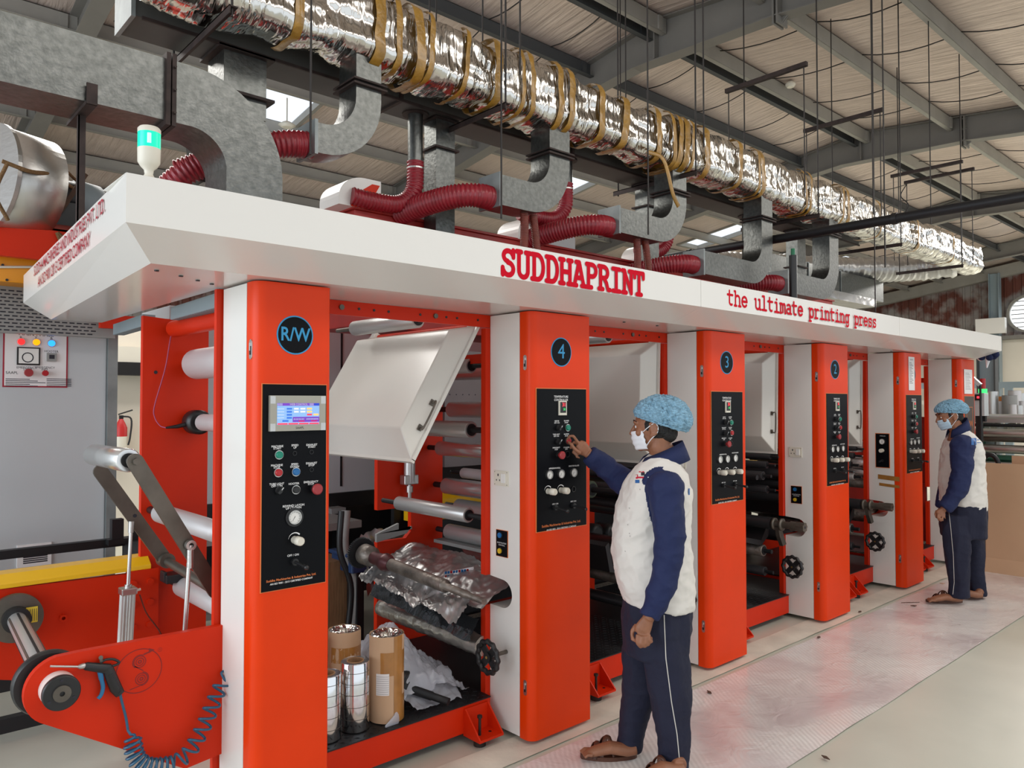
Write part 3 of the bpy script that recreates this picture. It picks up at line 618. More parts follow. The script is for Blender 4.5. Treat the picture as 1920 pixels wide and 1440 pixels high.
# notice sheets and tape
mb = MB(); mb.use('paper'); mb.box((7.165, 2.6555, 1.76), (7.30, 2.6575, 2.06)); mb.use('ink'); add_text(mb, 'NOTICE', .018, (7.232, 2.655, 2.035), (1, 0, 0), (0, 0, 1))
for k in range(15): mb.box((7.18, 2.6548, 2.005 - k * .013), (7.18 + .05 + .05 * ((k * 7) % 5) / 5, 2.6552, 2.0085 - k * .013))
tag(mb.build('notice_sheet'), 'white printed notice sheet taped over the badge of the fourth orange column', 'notice')
mb = MB(); mb.use('paper'); mb.box((8.60, 2.6535, 1.74), (8.84, 2.6565, 1.99)); mb.use('ink')
for k in range(12): mb.box((8.63, 2.653, 1.95 - k * .015), (8.63 + .12 + .06 * ((k * 5) % 4) / 4, 2.6533, 1.953 - k * .015))
tag(mb.build('notice_sheet'), 'white printed notice sheet on the last orange column above its brown panel', 'notice')
for k, (za, zb, ya) in enumerate(((.965, 1.005, 2.885), (.905, .93, 2.875))):
    mb = MB(); mb.add([(7.047, ya, za), (7.047, 2.70, za - .012), (7.047, 2.70, zb - .012), (7.047, ya, zb)], [(0, 1, 2, 3)]); o = mb.build('tape_strip', 'packing_tape')
    tag(o, ('upper' if k == 0 else 'lower') + ' strip of brown tape stuck on the white side of the fourth orange column', 'tape')
# --- R/W control panel
t = cols[0]; x0, x1, z0, z1 = 1.180, 1.435, .964, 1.717
mb = MB(); mb.use('orange_text'); mb.box((x0 - .003, 2.6575, z0 - .003), (x1 + .003, 2.661, z1 + .003)); mb.use('black_panel'); mb.box((x0, 2.6555, z0), (x1, 2.659, z1)); pn = part(mb, 'control_panel', None, t)
def sp(mb, n, parent=None): return local(mb, cols[0]).build(n, None, parent or pn)
a = P2(503, 742); b = P2(607, 812); zc_ = (a[1] + b[1]) / 2
mb = MB(); mb.use('bezel'); hz1, hz0 = 1.676, 1.545; hx0, hx1 = 1.202, 1.424; mb.box((hx0, 2.640, hz0), (hx1, 2.656, hz1)); mb.use('steel'); 
for sx, sz in ((hx0, hz1 - .03), (hx0, hz0), (hx1 - .02, hz1 - .03), (hx1 - .02, hz0)): mb.box((sx, 2.6395, sz), (sx + .02, 2.6405, sz + .028))
mb.use('screen'); sx0, sx1, sz0, sz1 = 1.228, 1.396, 1.568, 1.648; mb.box((sx0, 2.6385, sz0), (sx1, 2.6402, sz1))
def sr(m, a, b, c, d): mb.use(m); W = sx1 - sx0; Hh = sz1 - sz0; mb.box((sx0 + a * W, 2.6378, sz0 + c * Hh), (sx0 + b * W, 2.6386, sz0 + d * Hh))
sr('screen_purple', .0, 1, .88, 1); sr('screen_white', 0, .12, .89, .99); sr('screen_white', .76, .86, .89, .99); sr('screen_blue', .87, 1, .89, .99)
for r_ in range(4):
    zz = .74 - r_ * .14; sr('screen_white', .0, .16, zz - .01, zz + .01); sr('screen_blue', .22, .34, zz - .04, zz + .04)
    if r_ < 2: sr('screen_white', .39, .50, zz - .04, zz + .04); sr('screen_white', .54, .66, zz - .04, zz + .04); sr('screen_orange', .70, .82, zz - .04, zz + .04)
    if r_ == 2: sr('screen_red', .70, .82, zz - .04, zz + .04); sr('screen_orange', .86, .98, zz - .04, zz + .04)
sr('screen_blue', .12, .26, .14, .22); sr('screen_purple', .36, 1, .12, .36); sr('screen_white', .38, .64, .22, .29); sr('screen_white', .68, .98, .22, .29); sr('screen_red', .5, .64, .13, .19); sr('screen_red', .8, .95, .13, .19)
for k in range(4): sr('screen_red', k * .25 + .01, k * .25 + .24, .01, .08)
mb.use('white_text'); add_text(mb, 'WEB CONTROL', .010, (1.312, 2.6374, sz1 - .005), (1, 0, 0), (0, 0, 1)); mb.use('ink'); add_text(mb, 'SAAPL', .012, (1.318, 2.6395, 1.556), (1, 0, 0), (0, 0, 1)); sp(mb, 'touch_screen')
mb = MB()
for s, p, q, sz in (('MACHINE', 520, 837, .0105), ('START', 520, 841, .0105), ('SPEED', 553, 835, .0105), ('UP', 553, 839.5, .0105), ('EXHAUST', 584.5, 834, .0105), ('START', 584.5, 838, .0105), ('MACHINE', 519, 872.5, .0105), ('STOP', 519, 876.5, .0105), ('SPEED', 552.5, 870.5, .0105), ('DOWN', 552.5, 875, .0105), ('EXHAUST', 584, 868.5, .0105), ('STOP', 584, 872.5, .0105), ('TUBE LIGHT', 519, 907.5, .0105), ('OFF / ON', 519, 911.5, .0105), ('HOOTER', 551, 907, .0105), ('EMERGENCY', 583, 903.5, .0105), ('STOP', 583, 907.5, .0105), ('REWIND LAYON', 550.5, 948, .0115), ('UP / DOWN', 550.5, 952.5, .0115), ('OFF / ON', 549.5, 1041, .011)):
    x, z = P2(p, q); txt(mb, s, x, z, sz)
x, z = P2(547, 1083); txt(mb, 'Suddha Machineries & Industries Pvt. Ltd.', x, z, .0118, 'orange_text'); x, z = P2(547, 1089.5); txt(mb, 'AN ISO 9001 : 2015 CERTIFIED COMPANY', x, z, .0092)
add = [(547, 1083)]; sp(mb, 'lettering')
for m, p, q, n in (('btn_green', 522.4, 852.7, 'green_button'), ('btn_red', 521, 886, 'red_button'), ('btn_blue', 554, 884.5, 'blue_button'), ('black_plastic', 554, 918, 'push_button')): x, z = P2(p, q); sp(button(m, x, z, .0135), n)
for p, q in ((552.5, 850), (584, 847.5), (584, 880.6)):
    x, z = P2(p, q); mb = MB(); mb.use('black_plastic'); mb.ring((x, 2.656, z), (x, 2.653, z), .0085, .0065, 20); sp(mb, 'knob_hole')
x, z = P2(522, 919); sp(selector(x, z), 'selector_switch'); x, z = P2(588, 916); sp(mush(x, z, r=.021), 'emergency_button')
x, z = P2(551.5, 969.5); mb = MB(); mb.use('black_plastic'); mb.ring((x, 2.655, z), (x, 2.650, z), .035, .026, 28); gauge(mb, x, z, .026); sp(mb, 'pressure_gauge')
x, z = P2(552, 1012); sp(regknob(x, z), 'regulator_knob'); x, z = P2(551, 1053); sp(toggle(x, z), 'toggle_lever')
# --- header beams between columns
for k, (a, b) in enumerate(((1.453, 2.56), (2.95, 4.06), (4.455, 5.56), (5.96, 7.08), (7.47, 8.55))):
    mb = MB(); mb.box((a - .2, 2.97, 2.035), (b, 2.985, 2.098)); o = mb.build('header_beam', 'red_paint')
    nm = ['R/W and number 4', 'number 4 and number 3', 'number 3 and number 2', 'number 2 and fourth orange', 'last two orange'][k]
    tag(o, 'red drilled beam under the canopy between the ' + nm + ' columns', 'beam', 'header beams')
    mb = MB(); L = b - a
    for q in (.12, .28, .35, .42, .58, .72, .78, .9): mb.cyl((a + L * q, 2.9705, 2.068), (a + L * q, 2.967, 2.068), .006, 10)
    mb.build('bolt_hole', 'black_plastic', o); mb = MB()
    for q in (.2, .66): mb.cyl((a + L * q, 2.97, 2.068), (a + L * q, 2.962, 2.068), .012, 14)
    mb.build('bolt', 'arm_steel', o)
# --- side frames
def frame_plate(mb, pts, y, th=.035): return mb.prism([(x, y, z) for x, z in pts], (0, th, 0))
frames = []
for i, (xs, nm) in enumerate(((2.50, 'number 4'), (4.0, 'number 3'), (5.5, 'number 2'), (7.02, 'fourth orange'), (8.5, 'last orange'))):
    t = thing('printing_unit_frame', 'red steel side frame standing behind the ' + nm + ' column', 'machine frame', (xs, 3.5, 0), 'printing unit frames')
    mb = MB(); n = [(xs, .05), (xs + .47, .05), (xs + .47, 2.03), (xs, 2.03), (xs, .775), (xs + .25, .775), (xs + .32, .74), (xs + .34, .70), (xs + .32, .66), (xs + .25, .625), (xs, .625)]
    frame_plate(mb, n, 2.968); part(mb, 'near_plate', 'red_paint', t, bevel=.002)
    mb = MB(); f = [(xs + .04, .05), (xs + .54, .05), (xs + .54, 2.05), (xs + .04, 2.05), (xs + .04, .985), (xs + .26, .985), (xs + .29, .95), (xs + .29, .83), (xs + .25, .79), (xs + .04, .79)]
    frame_plate(mb, f, 4.05); part(mb, 'far_plate', 'red_paint', t, bevel=.002)
    for z in (1.86,):
        mb = MB(); mb.box((xs + .1, 3.0, z), (xs + .4, 4.05, z + .05)); part(mb, 'cross_tie', 'red_paint', t)
    frames.append(t)
mat('perforated', (.20, .17, .175), .5, metal=.4)
for i, t in enumerate(frames[:4]):
    xs = t.location.x; mb = MB(); mb.use('perforated'); mb.box((xs + .56, 4.055, 1.22), (xs + 1.1, 4.075, 2.0)); mb.use('ink')
    for a in range(9):
        for b in range(5): mb.box((xs + .60 + a * .055, 4.053, 1.42 + b * .07), (xs + .606 + a * .055, 4.0555, 1.428 + b * .07))
    part(mb, 'dryer_panel', None, t)
def roller(x, z, r, y0, y1, ys0, ys1, m, t, sh='black_steel', shr=None, cap=True):
    mb = MB(); mb.use(m); mb.tube([(x, y0, z), (x, y0 + .004, z), (x, y1 - .004, z), (x, y1, z)], [r * .93, r, r, r * .93], 32); mb.use('black_steel')
    if cap: mb.ring((x, y0 + .0005, z), (x, y0 - .004, z), r * .72, r * .3, 24)
    o = part(mb, 'roller', None, t); mb = MB(); mb.cyl((x, ys0, z), (x, ys1, z), shr or r * .35, 16); local(mb, t).build('shaft', sh, o); return o
def at3(px, py, y): p = PY(px, py, y); return p.x, p.z
# bay between R/W and number 4
f = frames[0]
x, z = at3(879, 966, 3.14); roller(x, z, .040, 3.14, 3.80, 2.97, 3.97, 'satin_roll', f)
for i, f in enumerate(frames[:4]):
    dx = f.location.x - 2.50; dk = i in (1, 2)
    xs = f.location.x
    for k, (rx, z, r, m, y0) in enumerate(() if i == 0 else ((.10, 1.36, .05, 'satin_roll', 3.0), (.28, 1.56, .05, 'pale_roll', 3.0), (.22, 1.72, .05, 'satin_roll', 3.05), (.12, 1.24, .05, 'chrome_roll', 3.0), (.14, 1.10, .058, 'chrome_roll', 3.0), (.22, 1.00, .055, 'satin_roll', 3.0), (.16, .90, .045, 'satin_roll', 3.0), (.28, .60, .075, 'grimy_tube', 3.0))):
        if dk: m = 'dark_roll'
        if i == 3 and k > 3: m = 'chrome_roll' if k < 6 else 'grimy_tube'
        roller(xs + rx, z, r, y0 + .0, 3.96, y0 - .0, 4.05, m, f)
    if i > 0:
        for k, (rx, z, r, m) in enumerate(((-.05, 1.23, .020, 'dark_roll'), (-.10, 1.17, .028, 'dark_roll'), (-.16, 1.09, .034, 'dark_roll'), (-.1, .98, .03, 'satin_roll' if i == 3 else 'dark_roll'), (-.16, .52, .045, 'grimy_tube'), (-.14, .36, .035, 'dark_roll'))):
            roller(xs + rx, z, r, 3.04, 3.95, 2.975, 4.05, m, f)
        x = xs - .32; roller(x, 1.09 if i < 3 else .98, .055, 3.30, 3.9, 3.0, 4.05, 'green_roll' if i == 1 else 'satin_roll', f)
# upper guide rollers carrying the web, under the canopy
for i, f in enumerate(frames[:3]):
    a = PY(790, 600, 3.22); dx = (0, 1.49, 3.0)[i]
    roller(a.x + dx - .02, a.z + .0, .042, 3.22, 3.85, 2.98, 4.05, 'satin_roll', f, sh='arm_steel', shr=.012)
for py, r, m, y0, X in ((768, .050, 'satin_roll', 3.0, 3.02), (700, .045, 'satin_roll', 3.0, 3.05), (843, .046, 'chrome_roll', 3.0, 2.93), (886, .034, 'pale_roll', 3.0, 3.12), (914, .052, 'chrome_roll', 3.0, 2.98), (950, .050, 'satin_roll', 3.0, 3.08), (1000, .048, 'satin_roll', 3.0, 3.0)):
    a = PX(862, py, X); roller(X, a.z, r, 3.02, 3.93, 2.97, 4.06, m, frames[0])
for px, py, r in ((884, 806, .046), (884, 686, .040)):
    a = PY(px, py, 3.22); roller(a.x, a.z, r, 3.22, 3.9, 2.97, 4.05, 'satin_roll', frames[0])
for f in frames:
    mb = MB(); mb.box((f.location.x + .01, 3.01, .08), (f.location.x + .53, 4.04, .15)); part(mb, 'dark_underlay', 'black_steel', f)  # added dark sheet, makes the floor between the plates read as black
mb = MB(); mb.box((8.56, 3.02, .2), (8.60, 4.03, .80)); mb.box((8.56, 3.02, 1.0), (8.60, 4.03, 1.5)); mb.box((8.58, 3.02, .80), (8.62, 4.03, 1.0)); part(mb, 'end_panel', 'deep_red', frames[4])
# --- hinged guards
def guard(x, tilt, label):
    t = thing('hinged_guard', label, 'machine guard', (x, 3.5, 2.045), 'hinged guards')
    L = .78; y0, y1 = 3.005, 4.03; d = .10; ch = .09
    A = [(0, y0, 0), (0, y1, 0), (0, y1, -L), (0, y0, -L)]
    B = [(-d, y0 + .06, -ch), (-d, y1 - .06, -ch), (-d, y1 - .06, -L + .12), (-d, y0 + .06, -L + .12)]
    mb = MB(); vs = [(p[0] - 0, p[1] - 3.5, p[2]) for p in A + B]
    mb.add(vs, [(4, 5, 6, 7), (0, 4, 7, 3), (1, 2, 6, 5), (0, 1, 5, 4), (3, 7, 6, 2), (0, 3, 2, 1)])
    o = mb.build('guard_cover', 'hood_paint', t, bevel=.006)
    mb = MB(); mb.box((-.006, y0 - 3.512, -L - .012), (.012, y1 - 3.488, -L + .004)); mb.box((-.006, y0 - 3.512, -L), (.012, y0 - 3.5, 0)); mb.box((-.006, y1 - 3.5, -L), (.012, y1 - 3.488, 0)); mb.build('guard_rim', 'hood_paint', t)
    mb = MB(); ya = y0 - 3.5 + .015; xa = -.03; p = [(xa, ya, -L + .30), (xa - .0, ya - .03, -L + .30), (xa, ya - .03, -L + .16), (xa, ya, -L + .16)]
    mb.tube(bez([p[0], p[1], p[2], p[3]], 4), .005, 8); mb.box((xa - .012, ya - .004, -L + .285), (xa + .012, ya + .002, -L + .315)); mb.box((xa - .012, ya - .004, -L + .145), (xa + .012, ya + .002, -L + .175)); mb.build('handle', 'arm_steel', t)
    mb = MB(); mb.cyl((0.02, y0 - 3.5 + .06, .012), (.02, y1 - 3.5 - .06, .012), .017, 14); mb.build('hinge_tube', 'red_paint', t)
    for yy in (y0 - 3.5 + .02, y1 - 3.5 - .06):
        mb = MB(); mb.box((-.015, yy, -.01), (.035, yy + .045, .032)); mb.build('hinge_block', 'hood_paint', t, bevel=.003)
    t.rotation_euler = (0, tilt, 0); return t
guard(2.475, R(31), 'white hinged guard swung open between the R/W and number 4 columns')
guard(3.985, R(2), 'white hinged guard closed beside the number 3 column, behind the worker')
guard(5.485, R(2), 'white hinged guard closed between the number 3 and number 2 columns')
guard(7.0, R(2), 'narrow view of closed white guard just beyond the number 2 column')
# --- decks
for k, (a, b, nm) in enumerate(((1.453, 2.495, 'R/W and number 4'), (3.045, 3.995, 'number 4 and number 3'), (4.545, 5.495, 'number 3 and number 2'), (6.045, 7.015, 'number 2 and fourth orange'), (7.565, 8.495, 'last two orange'))):
    t = thing('step_deck', 'black tread plate deck on red beam between the ' + nm + ' columns', 'deck', (a, 2.93, 0), 'step decks')
    mb = MB(); mb.box((a, 2.925, .045), (b, 2.945, .178)); mb.box((a, 2.945, .045), (a + .02, 4.04, .17)); mb.box((b - .02, 2.945, .045), (b, 4.04, .17)); part(mb, 'front_beam', 'red_paint', t)
    mb = MB(); mb.use('checker'); mb.box((a, 2.92, .178), (b, 4.04, .184))
    if k < 3:
        n = 0
        for iy in range(34):
            for ix in range(30):
                x = a + .01 + ix * .036; y = 2.945 + iy * .034; 
                if x > b - .02: continue
                s = 1 if (ix + iy) % 2 else -1; c = .011
                mb.add([(x - c, y - s * c * .8, .1845), (x + .003, y, .1845), (x + c, y + s * c * .8, .1845), (x - .003, y + .002, .1845), (x, y, .1875)], [(0, 1, 4), (1, 2, 4), (2, 3, 4), (3, 0, 4)])
    part(mb, 'tread_plate', None, t)
    for bx in ((b - .17,) if k == 0 else (a + .12,) if k == 1 else (a + .08,) if k == 2 else (a + .42, a + .2)):
        mb = MB(); w = .15; mb.box((bx, 2.80, .035), (bx + w, 2.925, .047)); mb.box((bx, 2.913, .047), (bx + w, 2.925, .165))
        for xx in (bx, bx + w - .008): mb.prism([(xx, 2.80, .047), (xx, 2.913, .047), (xx, 2.913, .165)], (.008, 0, 0))
        br = part(mb, 'foot_bracket', 'red_paint', t); mb = MB(); mb.cyl((bx + .045, 2.855, .0), (bx + .045, 2.855, .13), .007, 10); mb.cyl((bx + .045, 2.855, .13), (bx + .045, 2.855, .142), .013, 6); mb.cyl((bx + .045, 2.855, 0), (bx + .045, 2.855, .03), .03, 16); local(mb, t).build('levelling_bolt', 'flange_iron', br)
        mb = MB(); mb.cyl((bx + .11, 2.855, .0465), (bx + .11, 2.855, .0485), .008, 12); local(mb, t).build('bolt_hole', 'black_plastic', br)
# --- handwheels, each on its screw shaft
def handwheel(c, r, label):
    t = thing('handwheel', label, 'handwheel', c, 'handwheels'); t.rotation_euler = (0, 0, R(-90)); mb = MB()
    ring = []
    N = 60; S = 10; vs = []
    for k in range(N):
        a = 2 * PI * k / N; rr = r * (1 + .045 * math.cos(a * 12))
        for j in range(S): b = 2 * PI * j / S; vs.append(((rr - .013 + .013 * math.cos(b)) * math.cos(a), .013 * math.sin(b) - .012, (rr - .013 + .013 * math.cos(b)) * math.sin(a)))
    mb.add(vs, [(k * S + j, k * S + (j + 1) % S, ((k + 1) % N) * S + (j + 1) % S, ((k + 1) % N) * S + j) for k in range(N) for j in range(S)], True)
    mb.build('wheel_rim', 'black_plastic', t)
    for k in range(4):
        a = R(45 + 90 * k); u = Vector((math.cos(a), 0, math.sin(a))); v = Vector((-u.z, 0, u.x)); mb = MB()
        mb.prism([u * .008 + v * .018, u * (r - .018) + v * .018, u * (r - .018) - v * .018, u * .008 - v * .018], (0, -.010, 0)); mb.build('spoke', 'black_plastic', t)
    mb = MB(); mb.cyl((0, .02, 0), (0, -.02, 0), .024, 20); mb.build('hub', 'black_plastic', t); mb = MB(); mb.cyl((0, -.0205, 0), (0, -.022, 0), .007, 12); mb.build('hub_screw', 'gold', t)
    mb = MB(); mb.cyl((0, .02, 0), (0, .14, 0), .010, 12); mb.build('spindle', 'arm_steel', t)
    return t
handwheel((PY(918, 1220, 2.84).x, 2.84, .415), .086, 'black handwheel in front of the foil wrapped tube beside the number 4 column')
handwheel((PY(1487, 1058, 2.83).x, 2.83, .425), .086, 'black handwheel low on the white side of the number 2 column')
handwheel((PY(1642, 1013, 2.83).x, 2.83, .435), .086, 'black handwheel low on the white side of the fourth orange column')
p = PY(1285, 1036, 2.83); handwheel((p.x, 2.83, .43), .086, 'black handwheel peeking out behind the back of the working man')
# --- cylinder shafts with gear and collars
def cyl_shaft(x, z, y0, y1, label, mats=('grimy_tube', 'maroon_grease'), group=None, near=False):
    t = thing('cylinder_shaft', label, 'machine shaft', (x, y0, z), group)
    if not near:
        mb = MB(); mb.tube([(0, 0, 0), (0, .12, 0), (0, .125, 0), (0, .30, 0), (0, .30, 0), (0, .32, 0), (0, .84, 0), (0, .84, 0)], [.016, .016, .020, .020, .032, .034, .034, .034], 24); mb.build('tube', mats[0], t)
        mb = MB(); mb.tube([(0, .80, 0), (0, .84, 0), (0, .86, 0), (0, .90, 0), (0, .98, 0)], [.036, .050, .052, .040, .036], 28); mb.build('collar', mats[1], t)
        mb = MB(); mb.tube([(0, .98, 0), (0, 1.0, 0), (0, 1.08, 0), (0, 1.1, 0)], [.03, .058, .06, .03], 28); mb.build('bearing', 'grimy_tube', t)
        mb = MB(); n = 48; poly = []
        for k in range(n * 2): a = PI * k / n; rr = .092 if k % 2 else .084; poly.append((rr * math.cos(a), 1.10, rr * math.sin(a)))
        mb.prism(poly, (0, .025, 0)); mb.build('gear', 'black_steel', t)
    else:
        mb = MB(); mb.tube([(0, 0, 0), (0, .10, 0)], [.032, .034], 20); n = 14; poly = []
        for k in range(n * 2): a = PI * k / n; rr = .036 if k % 4 < 2 else .031; poly.append((rr * math.cos(a), -.01, rr * math.sin(a)))
        mb.prism(poly, (0, .06, 0)); mb.build('splined_end', 'arm_steel', t); mb = MB(); mb.cyl((0, .05, 0), (0, .25, 0), .026, 20); mb.build('tube', 'arm_steel', t)
        mb = MB(); mb.tube([(0, .16, 0), (0, .165, 0), (0, .18, 0), (0, .185, 0)], [.034, .046, .046, .034], 24); mb.tube([(0, .22, 0), (0, .225, 0), (0, .24, 0), (0, .245, 0)], [.034, .046, .046, .034], 24); mb.build('collar', 'arm_steel', t)
        mb = MB(); mb.cyl((0, .25, 0), (0, .95, 0), .045, 24); mb.build('print_cylinder', 'dark_roll', t)
        mb = MB(); mb.prism([(-.02, .19, -.02), (.03, .19, -.03), (.10, .19, -.16), (.05, .19, -.17), (.0, .19, -.09)], (0, .03, 0)); mb.build('bracket', 'arm_steel', t)
        mb = MB(); mb.tube([(0, -.0105, 0), (0, -.012, 0)], [.010, .010], 12); mb.build('end_hole', 'ink', t)
    return t
a = PY(908, 1128, 2.85); b = PY(665, 1040, 3.95); s = cyl_shaft(a.x, a.z, 2.85, 3.95, 'long greasy steel shaft with gear across the opening left of the number 4 column')
s.rotation_euler = (R(4), 0, R(1.0))
b1 = PY(1500, 986, 2.78); cyl_shaft(5.34, .735, 2.72, 3.9, 'grey splined shaft end sticking out beside the number 2 column', near=True)
cyl_shaft(6.86, .745, 2.70, 3.9, 'grey splined shaft end sticking out beside the fourth orange column', near=True)
# ink pans and dark drums low in the bays
for dx, nm, c in ((1.497, 'number 3', 0), (3.0, 'number 2', 1), (4.5, 'fourth orange', 2)):
    x = 2.22 + dx; mb = MB(); pr = [(x - .2, .78), (x - .16, .62), (x + .1, .56), (x + .2, .62), (x + .22, .7), (x + .18, .7), (x + .1, .6), (x - .13, .65), (x - .17, .8)]
    mb.prism([(a, 3.05, b) for a, b in pr], (0, .9, 0)); tag(mb.build('ink_pan', 'black_steel'), 'dark ink stained trough low in the bay before the ' + nm + ' column', 'ink trough', 'ink troughs')
for dx in (1.55,):
    for k in (0, 1):
        mb = MB(); c = PY(1112 + k * 28, 1000, 3.9); mb.tube([(c.x, 3.85, c.z), (c.x, 3.86, c.z), (c.x, 4.0, c.z), (c.x, 4.01, c.z)], [.05, .075, .075, .05], 28); tag(mb.build('drum', 'black_plastic'), ('first' if k == 0 else 'second') + ' black drum seen just past the edge of the number 4 column', 'drum')
p0 = PY(1106, 985, 4.25); mb = MB(); mb.box((3.12, 4.45, .80), (8.8, 4.62, .95)); mb.prism([(3.12, 4.45, .95), (3.12, 4.50, 1.0), (3.12, 4.62, 1.0), (3.12, 4.62, .95)], (5.68, 0, 0))
tag(mb.build('drive_guard', 'yellow_paint'), 'long yellow guard over the drive shaft behind the printing units', 'guard')
for dx, nm in ((3.05, 'number 4 and number 3'), (4.6, 'number 3 and number 2'), (6.1, 'number 2 and fourth orange')):
    mb = MB(); mb.box((dx, 4.64, .0), (dx + 1.42, 4.68, 1.95)); mb.box((dx, 4.12, .2), (dx + .9, 4.16, .86))
    tag(mb.build('shade_backing', 'black_steel'), 'added dark backing sheet for shade deep in the bay between the ' + nm + ' columns', 'machine cover', 'shade backings')  # sheets added so the bays read as dark inside
# ================================================================== DUCTS AND PIPES
def rbox_loop(y0, y1, z0, z1, r, n=5):
    out = []
    for cy, cz, a0 in ((y1 - r, z1 - r, 0), (y0 + r, z1 - r, 90), (y0 + r, z0 + r, 180), (y1 - r, z0 + r, 270)):
        for k in range(n + 1): a = R(a0 + 90 * k / n); out.append((cy + r * math.cos(a), cz + r * math.sin(a)))
    return out
def dense(loop, step):
    out = []
    for i in range(len(loop)):
        a = Vector(loop[i]); b = Vector(loop[(i + 1) % len(loop)]); n = max(1, int((b - a).length / step))
        out += [a.lerp(b, k / n) for k in range(n)]
    return out
def wrapped_duct():
    t = thing('wrapped_duct', 'long overhead duct wrapped in wrinkled silver foil with amber tape bands', 'duct', (7, 3.65, 3.5))
    loop = dense(rbox_loop(3.48, 3.78, 3.50, 3.87, .09), .022); n = len(loop); xs = []; x = 1.05
    while x < 12.1: xs.append(x); x += .022 if x < 7 else .035
    cen = Vector((3.63, 3.685)); seams = [1.05 + k * .47 + .08 * math.sin(k * 2.1) for k in range(24)]; vs = []
    for x in xs:
        ds = min(abs(x - s) for s in seams); puff = .022 * (1 - math.exp(-(ds / .09) ** 2)) - .012
        lump = .03 * noise.noise((x * 1.3, 0, 5)); sag = .02 * noise.noise((x * .8, 7, 0))
        for y, z in loop:
            d = Vector((y, z)) - cen; d.normalize()
            w1 = noise.noise((x * 9 + 2 * noise.noise((x * 3, y * 6, z * 6)), y * 13, z * 13)); w2 = abs(noise.noise((x * 22, y * 30, z * 18)))
            w3 = abs(noise.noise((x * 46 + z * 9, y * 10, z * 14)))
            o = puff + lump + .016 * w1 - .014 * w2 - .008 * w3
            if z < 3.6: o += .012
            vs.append((x - 7, y + d.x * o - 3.65, z + d.y * o + sag - 3.5))
    mb = MB(); m = len(xs); mb.add(vs, [(i * n + k, i * n + (k + 1) % n, (i + 1) * n + (k + 1) % n, (i + 1) * n + k) for i in range(m - 1) for k in range(n)], True)
    mb.add(vs[:n], [tuple(range(n - 1, -1, -1))]); mb.add(vs[-n:], [tuple(range(n))]); mb.build('foil_wrap', 'foil', t)
    random.seed(11)
    bx = [1.72, 2.18, 2.30, 2.44, 2.52, 2.78, 3.02, 3.22, 3.30, 3.55, 3.66, 3.98, 4.25, 4.62, 4.80, 4.88, 4.96, 5.05, 5.25, 5.75, 6.05, 6.12, 6.9, 7.0, 7.7, 7.82, 8.6, 9.7, 10.9]
    lp2 = dense(rbox_loop(3.47, 3.79, 3.485, 3.885, .09), .03); n2 = len(lp2)
    for k, x in enumerate(bx):
        w_ = random.uniform(.03, .07) * (1.3 if x in (2.18, 4.88) else 1); sl = random.uniform(-.1, .1); lump = .03 * noise.noise((x * 1.3, 0, 5)); sag = .02 * noise.noise((x * .8, 7, 0)); vs = []
        a0 = 0; full = random.random() < .6; cnt = n2 if full else int(n2 * .55)
        st = 0 if full else int(n2 * .22)
        for s in (0, .5, 1):
            for j in range(cnt + (0 if full else 1)):
                y, z = lp2[(st + j) % n2]; d = Vector((y, z)) - cen; d.normalize(); o = .014 + lump + .008 * noise.noise((x * 20 + s * 3, y * 20, z * 20)) + (.006 if s == .5 else 0)
                vs.append((x - 7 + (s - .5) * w_ + sl * (z - 3.68) + .01 * noise.noise((z * 12, y * 12, k)), y + d.x * o - 3.65, z + d.y * o + sag - 3.5))
        c = len(vs) // 3; mb = MB(); mb.add(vs, [(s * c + j, s * c + (j + 1) % c, (s + 1) * c + (j + 1) % c, (s + 1) * c + j) for s in range(2) for j in range(c if full else c - 1)], True)
        mb.build('tape_band', 'tape', t)
    return t
WD = wrapped_duct()
mb = MB(); a = PY(1205, 325, 3.50); b = PY(1268, 388, 3.42); mb.tube(bez([(a.x, 3.46, 3.50), (a.x + .12, 3.40, 3.45), (b.x - .1, 3.38, b.z + .08), (b.x, 3.40, b.z)], 6), [.016] * 19, 8, squash=.3)
mb.v = [(q[0] - 7, q[1] - 3.65, q[2] - 3.5) for q in mb.v]; mb.build('loose_tape', 'tape', WD)
# dark square duct behind it
t = thing('square_duct', 'dark rectangular sheet metal duct running behind the foil wrapped duct', 'duct', (6, 4, 3.5))
mb = MB(); mb.box((-4.93, -.13, 0), (3.0, .13, .36)); mb.build('duct_body', 'dark_duct', t, bevel=.004)
for x in (2.58, 4.1, 5.5, 7.0): 
    mb = MB(); mb.box((x - 6.012, -.145, -.015), (x - 5.988, .145, .375)); mb.build('joint_flange', 'flange_iron', t)
mb = MB(); mb.box((-4.95, -.14, -.01), (-4.93, .14, .40)); mb.build('end_cap', 'galv_dull', t)
mb = MB(); mb.box((-4.9, -.14, -.012), (3, -.128, .004)); mb.build('edge_angle', 'flange_iron', t)
